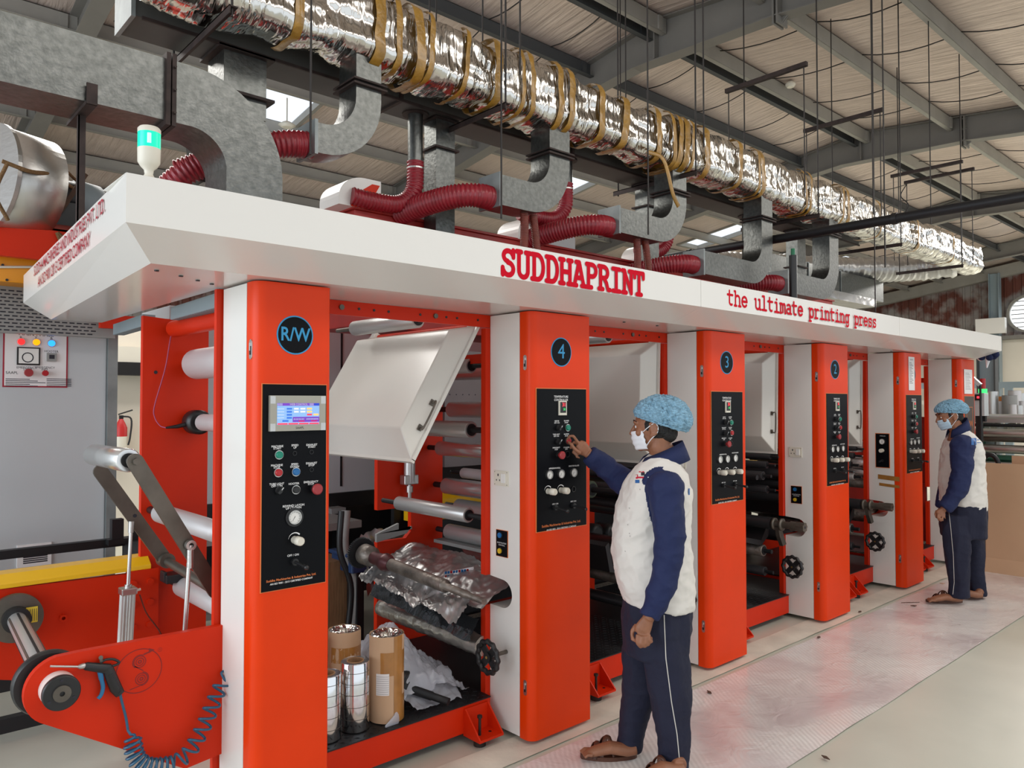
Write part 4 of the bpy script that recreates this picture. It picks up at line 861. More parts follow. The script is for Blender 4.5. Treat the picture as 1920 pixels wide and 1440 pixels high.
# return duct at the far end
t = thing('return_duct', 'grey galvanised duct hanging low at the far end below the wrapped duct', 'duct', (9.5, 4.3, 3.0))
a = PY(1500, 545, 4.6); mb = MB(); mb.box((-1.2, .3, .0), (2.0, .62, .3)); mb.build('duct_body', 'galv', t)
mb = MB(); mb.box((-1.3, .2, -.12), (1.5, .65, -.01)); mb.build('foil_lagging', 'foil_dull', t); t.location.z = 3.12
for d in (-.3, .6):
    mb = MB(); mb.box((d, .29, -.01), (d + .02, .63, .31)); mb.build('joint_flange', 'galv_dull', t)
def foil_branch():   # foil lagged branch going away at the end of the wrapped duct
    pts = [(11.9, 3.75, 3.62), (11.7, 4.3, 3.6), (11.0, 4.9, 3.58), (10.0, 5.4, 3.56), (9.0, 5.9, 3.55)]
    P = resample(bez(pts, 10), .03); mb = MB(); rs = [.17 + .02 * noise.noise((i * .25, 0, 0)) + .008 * (i % 3) for i in range(len(P))]; mb.tube(P, rs, 20, squash=1.3)
    mb.v = [(a - 7, b - 3.65, c - 3.5) for a, b, c in mb.v]; mb.build('branch_lagging', 'foil_dull', WD)
foil_branch()
def sweep_rect(path, up, w, h, mb, flip=False):    # rectangular section along a path; w across (Y), h in plane
    P = [Vector(p) for p in path]; vs = []; n = len(P); Yv = Vector((0, 1, 0))
    for i in range(n):
        T = (P[min(i + 1, n - 1)] - P[max(i - 1, 0)]).normalized(); N = Yv.cross(T).normalized()
        for a, b in ((-1, -1), (1, -1), (1, 1), (-1, 1)): vs.append(P[i] + Yv * (a * w / 2) + N * (b * h / 2))
    mb.add(vs, [(i * 4 + k, i * 4 + (k + 1) % 4, (i + 1) * 4 + (k + 1) % 4, (i + 1) * 4 + k) for i in range(n - 1) for k in range(4)])
    return mb.add(vs[:4], [(3, 2, 1, 0)]).add(vs[-4:], [(0, 1, 2, 3)])
def elbow(xc, y, ztop, zbot, xl, h, w, nm, zf):
    t = thing('elbow_duct', nm, 'duct', (xc, y, ztop), 'elbow ducts under the wrapped duct')
    r = .27; zc = zbot + h / 2; path = [(0, 0, .08), (0, 0, zc + r - ztop)] + [(-r + r * math.cos(R(a)), 0, zc + r - ztop - r * math.sin(R(a))) for a in range(10, 91, 8)] + [(xl - xc, 0, zc - ztop)]
    mb = MB(); sweep_rect(path, None, w, h, mb); o = mb.build('duct_body', 'galv', t)
    for p in o.data.polygons: p.use_smooth = True
    o.data.set_sharp_from_angle(angle=R(40))
    mb = MB()
    for d in (-.012, .012): mb.box((-h / 2 - .025, -w / 2 - .025, zf - ztop + d - .005), (h / 2 + .025, w / 2 + .025, zf - ztop + d + .005))
    mb.build('joint_flange', 'flange_iron', t); mb = MB(); mb.box((xl - xc - .012, -w / 2 - .012, zc - ztop - h / 2 - .012), (xl - xc + .006, w / 2 + .012, zc - ztop + h / 2 + .012)); mb.build('end_flange', 'galv_dull', t)
    mb = MB()
    for s in (-1, 1):
        mb.tube([(p[0], s * w / 2, p[2] - 0) for p in [(q[0] + (h / 2) * 0, 0, q[2]) for q in path[:1]] ] * 2, .001, 4) if 0 else None
    return t
EL = [('first curved galvanised elbow duct, over the opening left of the number 4 column', 2.15, .175), ('second curved galvanised elbow duct, above the start of the big red lettering', 3.62, .19), ('third curved galvanised elbow duct, above the end of the big red lettering', 4.97, .18), ('fourth curved galvanised elbow duct, above the small red lettering', 6.30, .19), ('last curved galvanised elbow duct, beside the black lagged pipe', 7.62, .20)]
elb = []
lefts = [1.84, 3.09, 4.23, 5.29, 6.66]; zb = [2.93, 2.88, 2.88, 2.70, 2.68]; zf = [3.36, 3.31, 3.30, 3.31, 3.36]
for k in range(5): elb.append(elbow(EL[k][1], 3.62, 3.5, zb[k], lefts[k], EL[k][2] if k else .155, .18, EL[k][0], zf[k]))
# upright risers from the dark duct
for k, (x0, x1, zb_, zt, zfl, nm) in enumerate(((2.875, 3.07, 2.5, 3.5, 3.3, 'square galvanised riser standing just right of the round collar and hose'), (5.06, 5.26, 2.5, 3.5, 3.3, 'square galvanised riser directly above the last letter of the big lettering'), (7.62, 7.85, 2.5, 3.5, 3.1, 'square galvanised riser behind the black lagged pipe at the far end'))):
    t = thing('riser_duct', nm, 'duct', ((x0 + x1) / 2, 4.0, zb_), 'riser ducts'); w2 = (x1 - x0) / 2 * .78; mb = MB(); mb.box((-w2, -.065, 0), (w2, .065, zt - zb_)); mb.build('duct_body', 'galv', t)
    for z in (zt - .01, zfl): mb = MB(); mb.box((-w2 - .022, -.087, z - zb_ - .006), (w2 + .022, .087, z - zb_ + .006)); mb.build('joint_flange', 'flange_iron', t)
# short riser with elbow behind the big duct
t = thing('riser_duct', 'short square riser joining the dark duct behind the big curved duct', 'duct', (1.62, 4.0, 3.0), 'riser ducts'); mb = MB(); mb.box((-.115, -.11, .16), (.115, .11, .5)); mb.build('duct_body', 'galv', t)
mb = MB(); sweep_rect([(0, 0, .2), (0, 0, .1)] + [(-.22 + .22 * math.cos(R(a)), 0, .1 - .22 * math.sin(R(a))) for a in range(10, 91, 10)], None, .2, .22, mb); mb.build('elbow', 'galv', t)
for z in (.495, .27): mb = MB(); mb.box((-.15, -.14, z - .012), (.15, .14, z + .003)); mb.build('joint_flange', 'flange_iron', t)
# big curved duct at the left
t = thing('curved_duct', 'big grey galvanised duct bending down behind the near end of the canopy', 'duct', (1.45, 3.55, 2.3), None)
w_, h_ = .26, .27; zc = 3.005; r = .30; xv = 1.475
path = [(-3.0, 0, zc - 2.3), (xv - 1.45 - r, 0, zc - 2.3)] + [(xv - 1.45 - r + r * math.sin(R(a)), 0, zc - 2.3 - r + r * math.cos(R(a))) for a in range(8, 91, 6)] + [(xv - 1.45, 0, 0)]
mb = MB(); sweep_rect(path, None, w_, h_, mb); o = mb.build('duct_body', 'galv', t)
for p in o.data.polygons: p.use_smooth = True
o.data.set_sharp_from_angle(angle=R(40))
fx = PY(318, 180, 3.42).x
mb = MB()
for d in (-.012, .012): mb.box((fx - 1.45 + d - .009, -.155, .545), (fx - 1.45 + d + .009, .155, .86))
for z in (.6, .7, .8): mb.cyl((fx - 1.45 + .012, -.17, z), (fx - 1.45 + .012, -.15, z), .006, 8)
mb.build('joint_flange', 'flange_iron', t)
# post holding the big duct
pp = PY(172, 215, 3.40); t = thing('duct_post', 'dark rusty steel angle post holding up the big grey duct', 'post', (pp.x, 3.56, 2.33))
mb = MB(); mb.box((-.014, -.006, 0), (.014, .0, .54)); mb.box((-.014, -.006, 0), (-.009, .022, .54)); mb.build('upright', 'flange_iron', t)
mb = MB(); mb.box((-.02, -.16, .525), (.02, .18, .54)); mb.box((-.02, -.165, .525), (.02, -.155, .61)); mb.build('saddle', 'flange_iron', t)
# hoses
def put_hose(path, r, label, m='crimson_hose', pitch=.022, grp='flexible hoses over the press', amp=.08): return tag(hose(path, r, pitch, amp, m=m).build('flexible_hose', m), label, 'hose', grp)
put_hose([(1.86, 3.62, 2.99), (1.72, 3.64, 2.97), (1.58, 3.72, 2.93), (1.45, 3.85, 2.88), (1.3, 3.95, 2.80)], .066, 'crimson ribbed hose on the end of the first elbow duct')
a = PY(385, 300, 3.85); b = PY(310, 335, 4.0); put_hose([(a.x + .15, 3.85, a.z + .12), (a.x + .04, 3.87, a.z + .02), (a.x - .08, 3.92, a.z - .07), (b.x, 4.0, b.z - .06)], .06, 'crimson ribbed hose seen under the bend of the big grey duct')
for k, (ex, ez) in enumerate(((3.09, 2.935), (4.23, 2.93), (5.29, 2.78), (6.66, 2.77))):
    nm = ['second', 'third', 'fourth', 'last'][k]; d = -.08 if k < 1 else -.03
    put_hose([(ex + .01, 3.62, ez), (ex - .10, 3.62, ez), (ex - .20, 3.70, ez - .005), (ex - .29, 3.88, ez - .03), (ex - .36, 4.12, ez - .07)], .070, 'crimson ribbed hose on the end of the ' + nm + ' elbow duct')
for k, X in enumerate((2.78, 4.17, 5.45, 6.75)):
    nm = ['near the first square riser', 'beside the second elbow duct', 'beside the third elbow duct', 'beside the fourth elbow duct'][k]
    zt = (3.17, 3.30, 3.22, 3.0)[k]; t = thing('round_collar', 'round galvanised pipe stub under the dark duct ' + nm, 'duct', (X, 4.0, zt), 'round collars')
    mb = MB(); mb.cyl((0, 0, 0), (0, 0, 3.5 - zt), .048, 24); mb.build('pipe', 'galv', t); mb = MB(); mb.cyl((0, 0, 3.49 - zt), (0, 0, 3.5 - zt), .085, 24); mb.build('collar_flange', 'flange_iron', t)
    mb = MB(); mb.ring((0, 0, -.03), (0, 0, -.02), .056, .05, 24); mb.build('hose_clamp', 'steel', t)
    L = (.42, .42, .34, .3)[k]; put_hose([(X, 4.0, zt + .02), (X, 4.0, zt - .08), (X - .01, 4.0, zt - .16), (X - .05, 4.02, zt - .23), (X - .14, 4.04, zt - .27), (X - L + .08, 4.06, zt - .27), (X - L, 4.07, zt - .26)], .052, 'crimson ribbed hose hanging from the round pipe stub ' + nm)
for k, (x0, x1, xb) in enumerate(((3.36, 3.44, 3.30), (4.52, 4.62, 4.45))):
    for j, x in enumerate((x0, x1)):
        dx = (-.08 if j == 0 else 0); nm = ('left' if j == 0 else 'right')
        put_hose([(x, 3.6, 2.88), (x + dx * .2, 3.58, 2.75), (x + dx * .6, 3.56, 2.58), (x + dx, 3.55, 2.42)], .026, 'thin rusty red hose, the ' + ('slanting' if j == 0 else 'straight') + ' one under the ' + ('second' if k == 0 else 'third') + ' elbow duct', 'rust_hose', .012, 'thin rusty hoses')
# dryer housings on top of the press
t = thing('dryer_housing', 'long deep red housing on top of the press behind the canopy', 'housing', (5.5, 4.3, 2.12)); mb = MB(); mb.box((-3.1, -.2, 0), (3.3, .3, .72)); mb.build('housing_box', 'deep_red', t, bevel=.006)
mb = MB(); mb.box((-3.12, -.215, .72), (3.32, .32, .735)); mb.build('housing_lid', 'deep_red', t)
mb = MB(); 
for k in range(11): mb.cyl((-2.9 + k * .6, -.2, .66), (-2.9 + k * .6, -.207, .66), .01, 10)
mb.build('bolt', 'black_plastic', t)
for k, X in enumerate((2.28, 3.75, 5.2, 6.65)):
    nm = ['near the first square riser', 'behind the second elbow duct', 'behind the third elbow duct', 'behind the fourth elbow duct'][k]
    t = thing('air_hood', 'white curved air hood with orange side ' + nm, 'air hood', (X, 4.2, 2.85), 'air hoods'); a = [(-.0, 0), (.0, .06)] + [(.22 - .22 * math.cos(R(q)), .06 + .17 * math.sin(R(q))) for q in range(10, 91, 10)] + [(.36, .23), (.36, .06), (.22, 0)]
    a = [(x * .82, z * .82) for x, z in a]
    mb = MB(); mb.prism([(x, -.12, z) for x, z in a], (0, .24, 0), False); mb.build('hood_shell', 'white_paint', t)
    mb = MB(); mb.prism([(.08, -.125, 0), (.13, -.125, .09), (.23, -.125, .16), (.285, -.125, .16), (.19, -.125, .0)], (0, .006, 0)); mb.build('hood_side', 'red_paint', t)
    t2 = thing('air_box', 'white boxy sheet metal duct on the red housing ' + nm, 'air box', (X + .52, 4.25, 2.855), 'air boxes'); mb = MB(); mb.prism([(-.14, -.1, 0), (.16, -.1, 0), (.16, -.1, .13), (.02, -.1, .13), (-.14, -.1, .03)], (0, .2, 0)); mb.build('box_shell', 'cabinet_grey', t2)
# black pipe crossing and lagged upright pipe
mb = MB(); mb.cyl((6.5, 6.2, 3.16), (6.5, -2.0, 3.16), .040, 20); t = mb.build('black_pipe', 'black_steel'); tag(t, 'long straight black pipe crossing in front of the wrapped duct', 'pipe')
for y in (4.5, 2.5, 1.2): mb = MB(); mb.cyl((6.5, y - .02, 3.16), (6.5, y + .02, 3.16), .048, 20); mb.build('pipe_coupling', 'black_plastic', t)
a = PY(1487, 500, 3.3); mb = MB(); mb.cyl((a.x, 3.3, 2.33), (a.x, 3.3, a.z + .1), .034, 20); t = mb.build('lagged_pipe', 'black_plastic'); tag(t, 'thick black lagged upright pipe with a green top beside the last elbow duct', 'pipe')
mat('green_cap', (.01, .16, .07), .5); mb = MB(); mb.cyl((a.x, 3.3, a.z + .1), (a.x, 3.3, a.z + .16), .018, 16); mb.build('green_cap', 'green_cap', t)
# hangers
def rod(x, y, z0, z1, label, grp='hanger rods', r=.006): mb = MB(); mb.cyl((x, y, z0), (x, y, z1), r, 6); return tag(mb.build('hanger_rod', 'rod_iron'), label, 'rod', grp)
for k, X in enumerate((1.35, 3.02, 5.0, 7.02, 9.0, 11.0)):
    t = thing('duct_hanger', 'dark bracket with two rods carrying the ducts, ' + ['above the near end of the canopy', 'above the number 4 column', 'above the end of the big lettering', 'beyond the fourth elbow duct', 'past the last elbow duct', 'at the far end of the wrapped duct'][k], 'duct hanger', (X, 3.8, 3.46), 'duct hangers')
    mb = MB(); mb.box((-.02, -.42, -.012), (.02, .42, -.006)); mb.box((-.02, -.42, -.045), (-.014, .42, -.006)); mb.build('angle_bar', 'flange_iron', t)
    for y in (-.40, .38): mb = MB(); mb.cyl((0, y, -.05), (0, y, rz(3.8 + y) - 3.5), .0065, 6); mb.build('rod', 'rod_iron', t)
for k, (p, q, X) in enumerate((((1366, 170), (1507, 125), 6.5), ((1512, 245), (1650, 210), 8.25), ((1675, 330), (1800, 305), 10.6), ((1700, 342), (1822, 317), 11.1))):
    a = PX(*p, X); b = PX(*q, X); t = thing('strut_bar', 'dark hanging strut bar with two rods, ' + ['nearest one over the wrapped duct', 'second one over the wrapped duct', 'upper of the far pair by the third rafter', 'lower of the far pair by the third rafter'][k], 'strut', (X, a.y, a.z), 'strut bars')
    mb = MB(); mb.box((-.02, b.y - a.y - .03, -.02), (.02, .03, .02)); mb.build('channel', 'flange_iron', t)
    for y in (0, b.y - a.y): mb = MB(); mb.cyl((0, y, 3.55 - a.z if y > -.3 else 3.5 - a.z), (0, y, 0), .0055, 6); mb.build('rod', 'rod_iron', t)
for k, (x, y0, y1, Yp) in enumerate(((1163, 88, 210, 5.0), (1173, 95, 205, 4.4), (818, 0, 85, 4.4), (905, 0, 115, 4.0), (975, 0, 140, 3.4), (1318, 15, 275, 3.3), (1634, 100, 400, 2.9), (1655, 110, 500, 2.6), (583, 120, 290, 3.4), (940, 250, 410, 3.4), (1215, 320, 440, 3.4), (1640, 470, 600, 3.3), (1745, 370, 420, 3.2))):
    a = PY(x, y0, Yp); b = PY(x, y1, Yp); zt = min(a.z, rz(a.y) - .05) if y0 > 0 else rz(a.y) - .05
    if y0 > 60 and y0 < 130: zt = rz(a.y) - .05
    rod(a.x, Yp, b.z, rz(Yp) - .05, 'thin dark rod hanging from the roof steel among the ducts')
mb = MB(); P = resample(bez([PX(1335, 345, 8.3) + Vector((0, 0, 0)), PX(1340, 365, 8.3)], 4), .05)
a = PX(1700, 345, 11.1); mb = MB(); mb.tube(bez([a, a + Vector((0, .08, -.15)), a + Vector((0, -.02, -.3)), a + Vector((0, .06, -.45)), a + Vector((0, 0, -.6))], 6), .007, 6); tag(mb.build('loose_wire', 'rod_iron'), 'curly loose black wire dangling from the lower far strut bar', 'wire')
# smoke detectors
for k, (x, y, Yp) in enumerate(((1482, 160, 5.6),)):
    a = PY(x, y, Yp); mb = MB(); mb.tube([a + Vector((0, 0, .06)), a + Vector((0, 0, .03)), a, a - Vector((0, 0, .03))], [.03, .075, .075, .05], 20); tag(mb.build('smoke_detector', 'ivory'), 'small round white detector under the ridge purlin', 'detector')
a = PY(538, 235, 9.0); mb = MB(); mb.tube([a + Vector((0, 0, .04)), a, a - Vector((0, 0, .03))], [.05, .11, .06], 20); mb.cyl(a, a + Vector((0, 0, .35)), .01, 6); tag(mb.build('bay_lamp', 'ivory'), 'small round lamp hanging against the bright near skylight', 'lamp')
# silver blower on top of the near end
t = thing('blower', 'silver drum blower tied with rope on the red beam at the near end', 'blower', (.733, 4.85, 2.537)); t.scale = (1.183,) * 3
mb = MB(); cx, cy = PY(20, 340, 4.1).x, 4.1; rr = .215; mb.tube([(-.05, .0, .32), (-.046, .0, .32)], .2, 4) if 0 else None
mb = MB(); c0 = Vector((-.02, -.10, .235)); c1 = Vector((.02, .22, .235)); ax = Vector((.35, .25, .0)).normalized()
c0 = Vector((-.08, -.05, .25)); c1 = c0 + Vector((.20, .06, -.01)); mb.use('steel'); mb.tube([c0, c0 + (c1 - c0) * .02, c1 - (c1 - c0) * .02, c1], [.225, .235, .235, .225], 48); mb.ring(c0 - (c1 - c0) * .06, c0 + (c1 - c0) * .02, .245, .15, 48); mb.build('drum', None, t)
mb = MB(); d = (c1 - c0).normalized(); mb.tube([c1, c1 + d * .16], .085, 28); mb.box((c1.x + .02, c1.y - .08, c1.z - .16), (c1.x + .16, c1.y + .06, c1.z - .05)); mb.build('motor', 'black_plastic', t)
mb = MB(); q = c1 + d * .13; mb.tube([q, q + d * .015, q + d * .12, q + d * .16], [.07, .10, .10, .06], 28); mb.build('motor_fan_cover', 'blue_grey', t)
mb = MB(); mb.tube(bez([c0 + Vector((.0, -.24, .02)), c0 + Vector((.1, -.23, .0)), c1 + Vector((0, -.22, .03)), c1 + d * .1 + Vector((0, -.09, .04)), c1 + d * .22 + Vector((0, -.08, .0)), c1 + d * .2 + Vector((0, -.08, -.12))], 8), .009, 8)
mb.tube(bez([c0 + Vector((.02, -.24, .02)), c0 + Vector((-.02, -.24, -.12)), c0 + Vector((.03, -.20, -.22))], 8), .008, 8); mb.tube(bez([c1 + Vector((0, -.1, .2)), c1 + d * .1 + Vector((0, -.09, .1)), c1 + d * .24 + Vector((0, -.06, .03))], 8), .007, 8); mb.build('rope', 'rope', t)
mb = MB(); a = c1 + d * .06 + Vector((0, -.12, -.1)); mb.box((-.01, -.01, 0), (.01, .01, .22), Matrix.Translation(a) @ Matrix.Rotation(R(28), 4, 'Y')); mb.build('wood_wedge', 'wood', t)
t = thing('blower_beam', 'bright red beam under the silver blower with knotted rope ends', 'beam', (.532, 4.86, 2.454)); t.scale = (1.183,) * 3; mb = MB(); mb.box((-.5, -.12, -.03), (.95, -.08, .12)); mb.box((-.5, -.12, .11), (.95, .4, .12)); mb.build('beam_web', 'red_paint', t)
mb = MB(); mb.tube(bez([(.33, -.13, .10), (.35, -.14, .03), (.32, -.14, -.02), (.31, -.14, -.05)], 6), .009, 8); mb.tube(bez([(.33, -.13, .10), (.40, -.14, .03), (.42, -.14, -.01)], 6), .01, 8); mb.build('rope_end', 'rope', t)
t = thing('amber_box', 'amber yellow sheet metal box below the red beam at the near end', 'box', (.355, 4.97, 2.30)); t.scale = (1.183,) * 3; mb = MB(); mb.box((-.3, -.1, 0), (.75, .2, .13)); mb.build('box_body', 'amber_paint', t, bevel=.004); mb = MB(); mb.cyl((-.0, -.11, .03), (.72, -.115, .115), .006, 8); mb.build('white_cable', 'ivory', t)
for px, py in ((5, 497), (13, 525)): a = (PY(px, py, 4.851) - Vector(t.location)) / 1.183; mb = MB(); mb.cyl(a, a - Vector((0, .004, 0)), .006, 10); mb.build('bolt', 'black_plastic', t)
t = thing('slotted_panel', 'grey slotted vent panel below the amber box', 'panel', (.355, 5.09, 2.04)); t.scale = (1.183,) * 3; mb = MB(); mb.use('cabinet_dull'); mb.box((-.3, -.05, 0), (.8, 0, .22)); mb.use('ink')
for i in range(12):
    for j in range(22): mb.box((.0 + j * .032 + (i % 2) * .016, -.0515, .01 + i * .017), (.022 + j * .032 + (i % 2) * .016, -.05, .016 + i * .017))
mb.build('panel_sheet', None, t)
# ================================================================== REWINDER AT THE NEAR END
rw = thing('rewind_unit', 'red rewinding unit with two cheek plates and winding shaft at the near end', 'rewinder', (1.0, 3.0, .5))
def rp(mb, n, m=None, parent=None, **k): return local(mb, rw).build(n, m, parent or rw, **k)
hub = Vector((.585, 2.965, .69))
rr = .115
pts = [(1.16, .30), (1.16, .79), (.66, .795)] + [(hub.x + .03 + rr * math.cos(R(a)), hub.z - .01 + rr * math.sin(R(a))) for a in range(100, 236, 9)] + [(1.02, .285)]
o = rp(MB().prism([(x, 2.945, z) for x, z in pts], (0, .03, 0)), 'near_plate', 'red_paint', bevel=.003)
mat('logo_red', (.22, .008, .006), .5)
mb = MB(); c = Vector((PY(261, 1258, 2.944).x, 2.944, PY(261, 1258, 2.944).z)); rl = .077
def ringline(mb, c, r, w=.0030, a0=0, a1=360):
    n = 48; vs = []
    for k in range(n + 1):
        a = R(a0 + (a1 - a0) * k / n)
        for q in (r - w / 2, r + w / 2): vs.append((c[0] + q * math.cos(a), 2.9443, c[2] + q * math.sin(a)))
    return mb.add(vs, [(2 * k, 2 * k + 2, 2 * k + 3, 2 * k + 1) for k in range(n)])
ringline(mb, c, rl); u1 = (c.x + .002, 0, c.z + .032); u2 = (c.x + .008, 0, c.z - .030)
for u in (u1, u2): ringline(mb, u, .020); ringline(mb, u, .013); ringline(mb, u, .005, .004)
ringline(mb, u1, .024, a0=60, a1=230); mb.prism([(u1[0] + .012, 2.9443, u1[2] + .020), (u1[0] + .045, 2.9443, u1[2] + .030), (u1[0] + .045, 2.9443, u1[2] + .034), (u1[0] + .012, 2.9443, u1[2] + .026)], (0, .0002, 0))
mb.add([(u1[0] + .03, 2.9442, u1[2] + .024), (u1[0] + .05, 2.9442, u1[2] + .033), (u1[0] + .03, 2.9442, u1[2] + .042)], [(0, 1, 2)])
ringline(mb, (u2[0], 0, u2[2]), .024, a0=-90, a1=80)
for a, b in (((u1[0] - .018, u1[2] - .014), (u2[0] + .006, u2[2] + .026)), ((u2[0] - .04, u2[2] - .032), (u2[0] + .003, u2[2] - .024))):
    mb.add([(a[0], 2.9443, a[1]), (b[0], 2.9443, b[1]), (b[0] + .001, 2.9443, b[1] + .003), (a[0] + .001, 2.9443, a[1] + .003)], [(0, 1, 2, 3)])
p = PY(300, 1218, 2.944); ringline(mb, (p.x, 0, p.z), .007, .001); add_text(mb, 'R', .009, (p.x, 2.9443, p.z), (1, 0, 0), (0, 0, 1))
local(mb, rw).build('emblem', 'logo_red', o)
# far cheek plate with its yellow guard
pts = [(1.24, .25), (1.24, .815), (.45, .83)] + [(.36 + .15 * math.cos(R(a)), .66 + .16 * math.sin(R(a))) for a in range(100, 250, 12)]
rp(MB().prism([(x, 4.01, z) for x, z in pts], (0, .03, 0)), 'far_plate', 'red_paint', bevel=.003)
mb = MB(); mb.box((1.10, 3.995, .30), (1.245, 4.01, .83)); jp = rp(mb, 'joint_plate', 'red_paint')
for x in (1.128, 1.205):
    for z in (.77, .67, .56, .45): mb = MB(); mb.cyl((x, 3.995, z), (x, 3.983, z), .017, 6); local(mb, rw).build('bolt', 'red_paint', jp)
mb = MB(); mb.ring((.83, 4.01, .66), (.83, 3.985, .66), .016, .008, 16); rp(mb, 'boss', 'red_paint')
mb = MB(); pr = [(4.0, .83), (4.0, .85), (4.05, .885), (4.15, .885), (4.15, .83)]
mb.prism([(.50, y, z) for y, z in pr], (.71, 0, 0)); mb.prism([(.2, 4.0, .70), (.5, 4.0, .83), (.5, 4.0, .85), (.5, 4.05, .885), (.2, 4.05, .76)], (0, .12, 0)); rp(mb, 'chain_guard', 'yellow_paint', bevel=.002)
# winding shaft with discs
fa = PY(30, 1160, 3.94); na = Vector((hub.x, 3.0, hub.z)); ax = (fa - na).normalized()
mb = MB(); mb.cyl(na + ax * .10, fa - ax * .02, .036, 32); sh = rp(mb, 'winding_shaft', 'satin_roll')
for k in range(6):
    a = 2 * PI * k / 6; u = Vector((0, 0, 1)); u = (u - ax * u.dot(ax)).normalized(); v = ax.cross(u); d = u * math.cos(a) + v * math.sin(a); e_ = ax.cross(d)
    A = na + ax * .14 + d * .0355; B = fa - ax * .06 + d * .0355; mb = MB(); mb.add([A - e_ * .005, B - e_ * .005, B + e_ * .005, A + e_ * .005, A - e_ * .004 + d * .003, B - e_ * .004 + d * .003, B + e_ * .004 + d * .003, A + e_ * .004 + d * .003], [(4, 5, 6, 7), (0, 1, 5, 4), (3, 7, 6, 2), (0, 4, 7, 3), (1, 2, 6, 5)]); local(mb, rw).build('expanding_strip', 'arm_steel' if k % 2 else 'black_steel', sh)
mb = MB(); mb.cyl(fa, fa + ax * .03, .105, 48); d1 = rp(mb, 'far_disc', 'arm_steel'); mb = MB(); mb.ring(fa - ax * .04, fa, .055, .036, 32); local(mb, rw).build('chuck', 'black_plastic', d1)
a = PY(59, 1152, 3.93); mb = MB(); mb.use('gold_label'); mb.box((a.x - .022, 3.92, a.z - .034), (a.x + .022, 3.925, a.z + .034)); mb.use('ink')
for k in range(5): mb.box((a.x - .016 + k * .008, 3.9195, a.z - .028), (a.x - .014 + k * .008, 3.92, a.z + .026))
local(mb, rw).build('warning_label', None, d1, label='yellow warning label')
mb = MB(); mb.tube([na + ax * .0, na + ax * .012, na + ax * .03, na + ax * .032], [.104, .110, .110, .10], 48); rp(mb, 'near_disc', 'black_plastic')
mb = MB(); mb.cyl((hub.x + .012, 2.945, hub.z), (hub.x + .012, 2.90, hub.z), .056, 40); rp(mb, 'hub_spacer', 'white_paint')
mb = MB(); mb.tube([(hub.x + .012, 2.90, hub.z), (hub.x + .012, 2.895, hub.z), (hub.x + .012, 2.88, hub.z), (hub.x + .012, 2.878, hub.z)], [.053, .057, .057, .053], 40); hb = rp(mb, 'hub', 'black_plastic')
mb = MB(); c = (hub.x + .012, 2.878, hub.z); mb.ring(c, (c[0], 2.870, c[2]), .027, .008, 28); local(mb, rw).build('hub_nut', 'arm_steel', hb)
mb = MB()
for q in range(3): a = R(90 + 120 * q); mb.cyl((c[0] + .042 * math.cos(a), 2.879, c[2] + .042 * math.sin(a)), (c[0] + .042 * math.cos(a), 2.8765, c[2] + .042 * math.sin(a)), .005, 10)
local(mb, rw).build('hub_screw', 'ink', hb)
# swing arms with lay-on roller
def flat_bar(mb, a, b, w, th): # rounded flat bar in XZ between a and b, thickness th along Y
    a = Vector(a); b = Vector(b); d = (b - a).normalized(); n = Vector((-d.z, 0, d.x)); P = []
    for k in range(9): t = R(90 + 180 * k / 8); P.append(a + (d * math.cos(t) + n * math.sin(t)) * w)
    for k in range(9): t = R(-90 + 180 * k / 8); P.append(b + (d * math.cos(t) + n * math.sin(t)) * w)
    return mb.prism(P, (0, th, 0))
tA = PY(253, 865, 3.15); pA = PY(404, 1108, 3.15); tB = Vector((tA.x, 3.72, tA.z)); pB = Vector((pA.x, 3.82, pA.z))
mb = MB(); flat_bar(mb, (tA.x, 3.14, tA.z), (pA.x, 3.14, pA.z), .030, .016); ar = rp(mb, 'swing_arm', 'arm_steel'); mb = MB(); mb.cyl((tA.x, 3.14, tA.z), (tA.x, 3.125, tA.z), .014, 6); local(mb, rw).build('bolt', 'arm_steel', ar)
fB = PY(192, 885, 3.68); qB = PY(300, 1045, 3.78); mb = MB(); flat_bar(mb, (fB.x, 3.70, fB.z), (qB.x, 3.70, qB.z), .030, .016); ar2 = rp(mb, 'swing_arm', 'arm_steel'); a = PY(253, 967, 3.699); mb = MB(); mb.cyl((a.x, 3.699, a.z), (a.x, 3.697, a.z), .008, 12); local(mb, rw).build('bolt_hole', 'ink', ar2)
lr0 = Vector((tA.x - .012, 3.19, tA.z + .002)); e0 = PY(175, 852, 3.74); lr1 = Vector((e0.x, 3.72, e0.z)); mb = MB(); d = (lr1 - lr0).normalized(); mb.tube([lr0, lr0 + d * .004, lr1 - d * .004, lr1], [.042, .046, .046, .042], 36); lr = rp(mb, 'layon_roller', 'chrome_roll'); mb = MB(); mb.ring(lr0 + d * .0005, lr0 - d * .004, .028, .010, 28); mb.cyl(lr0, Vector((tA.x, 3.15, tA.z)), .014, 16); local(mb, rw).build('roller_bearing', 'black_plastic', lr)
mb = MB(); mb.cyl((qB.x, 3.72, qB.z), (pA.x, 3.15, pA.z), .020, 24); mb.cyl((qB.x, 3.735, qB.z), (qB.x, 3.67, qB.z), .034, 24); rp(mb, 'pivot_tube', 'arm_steel')
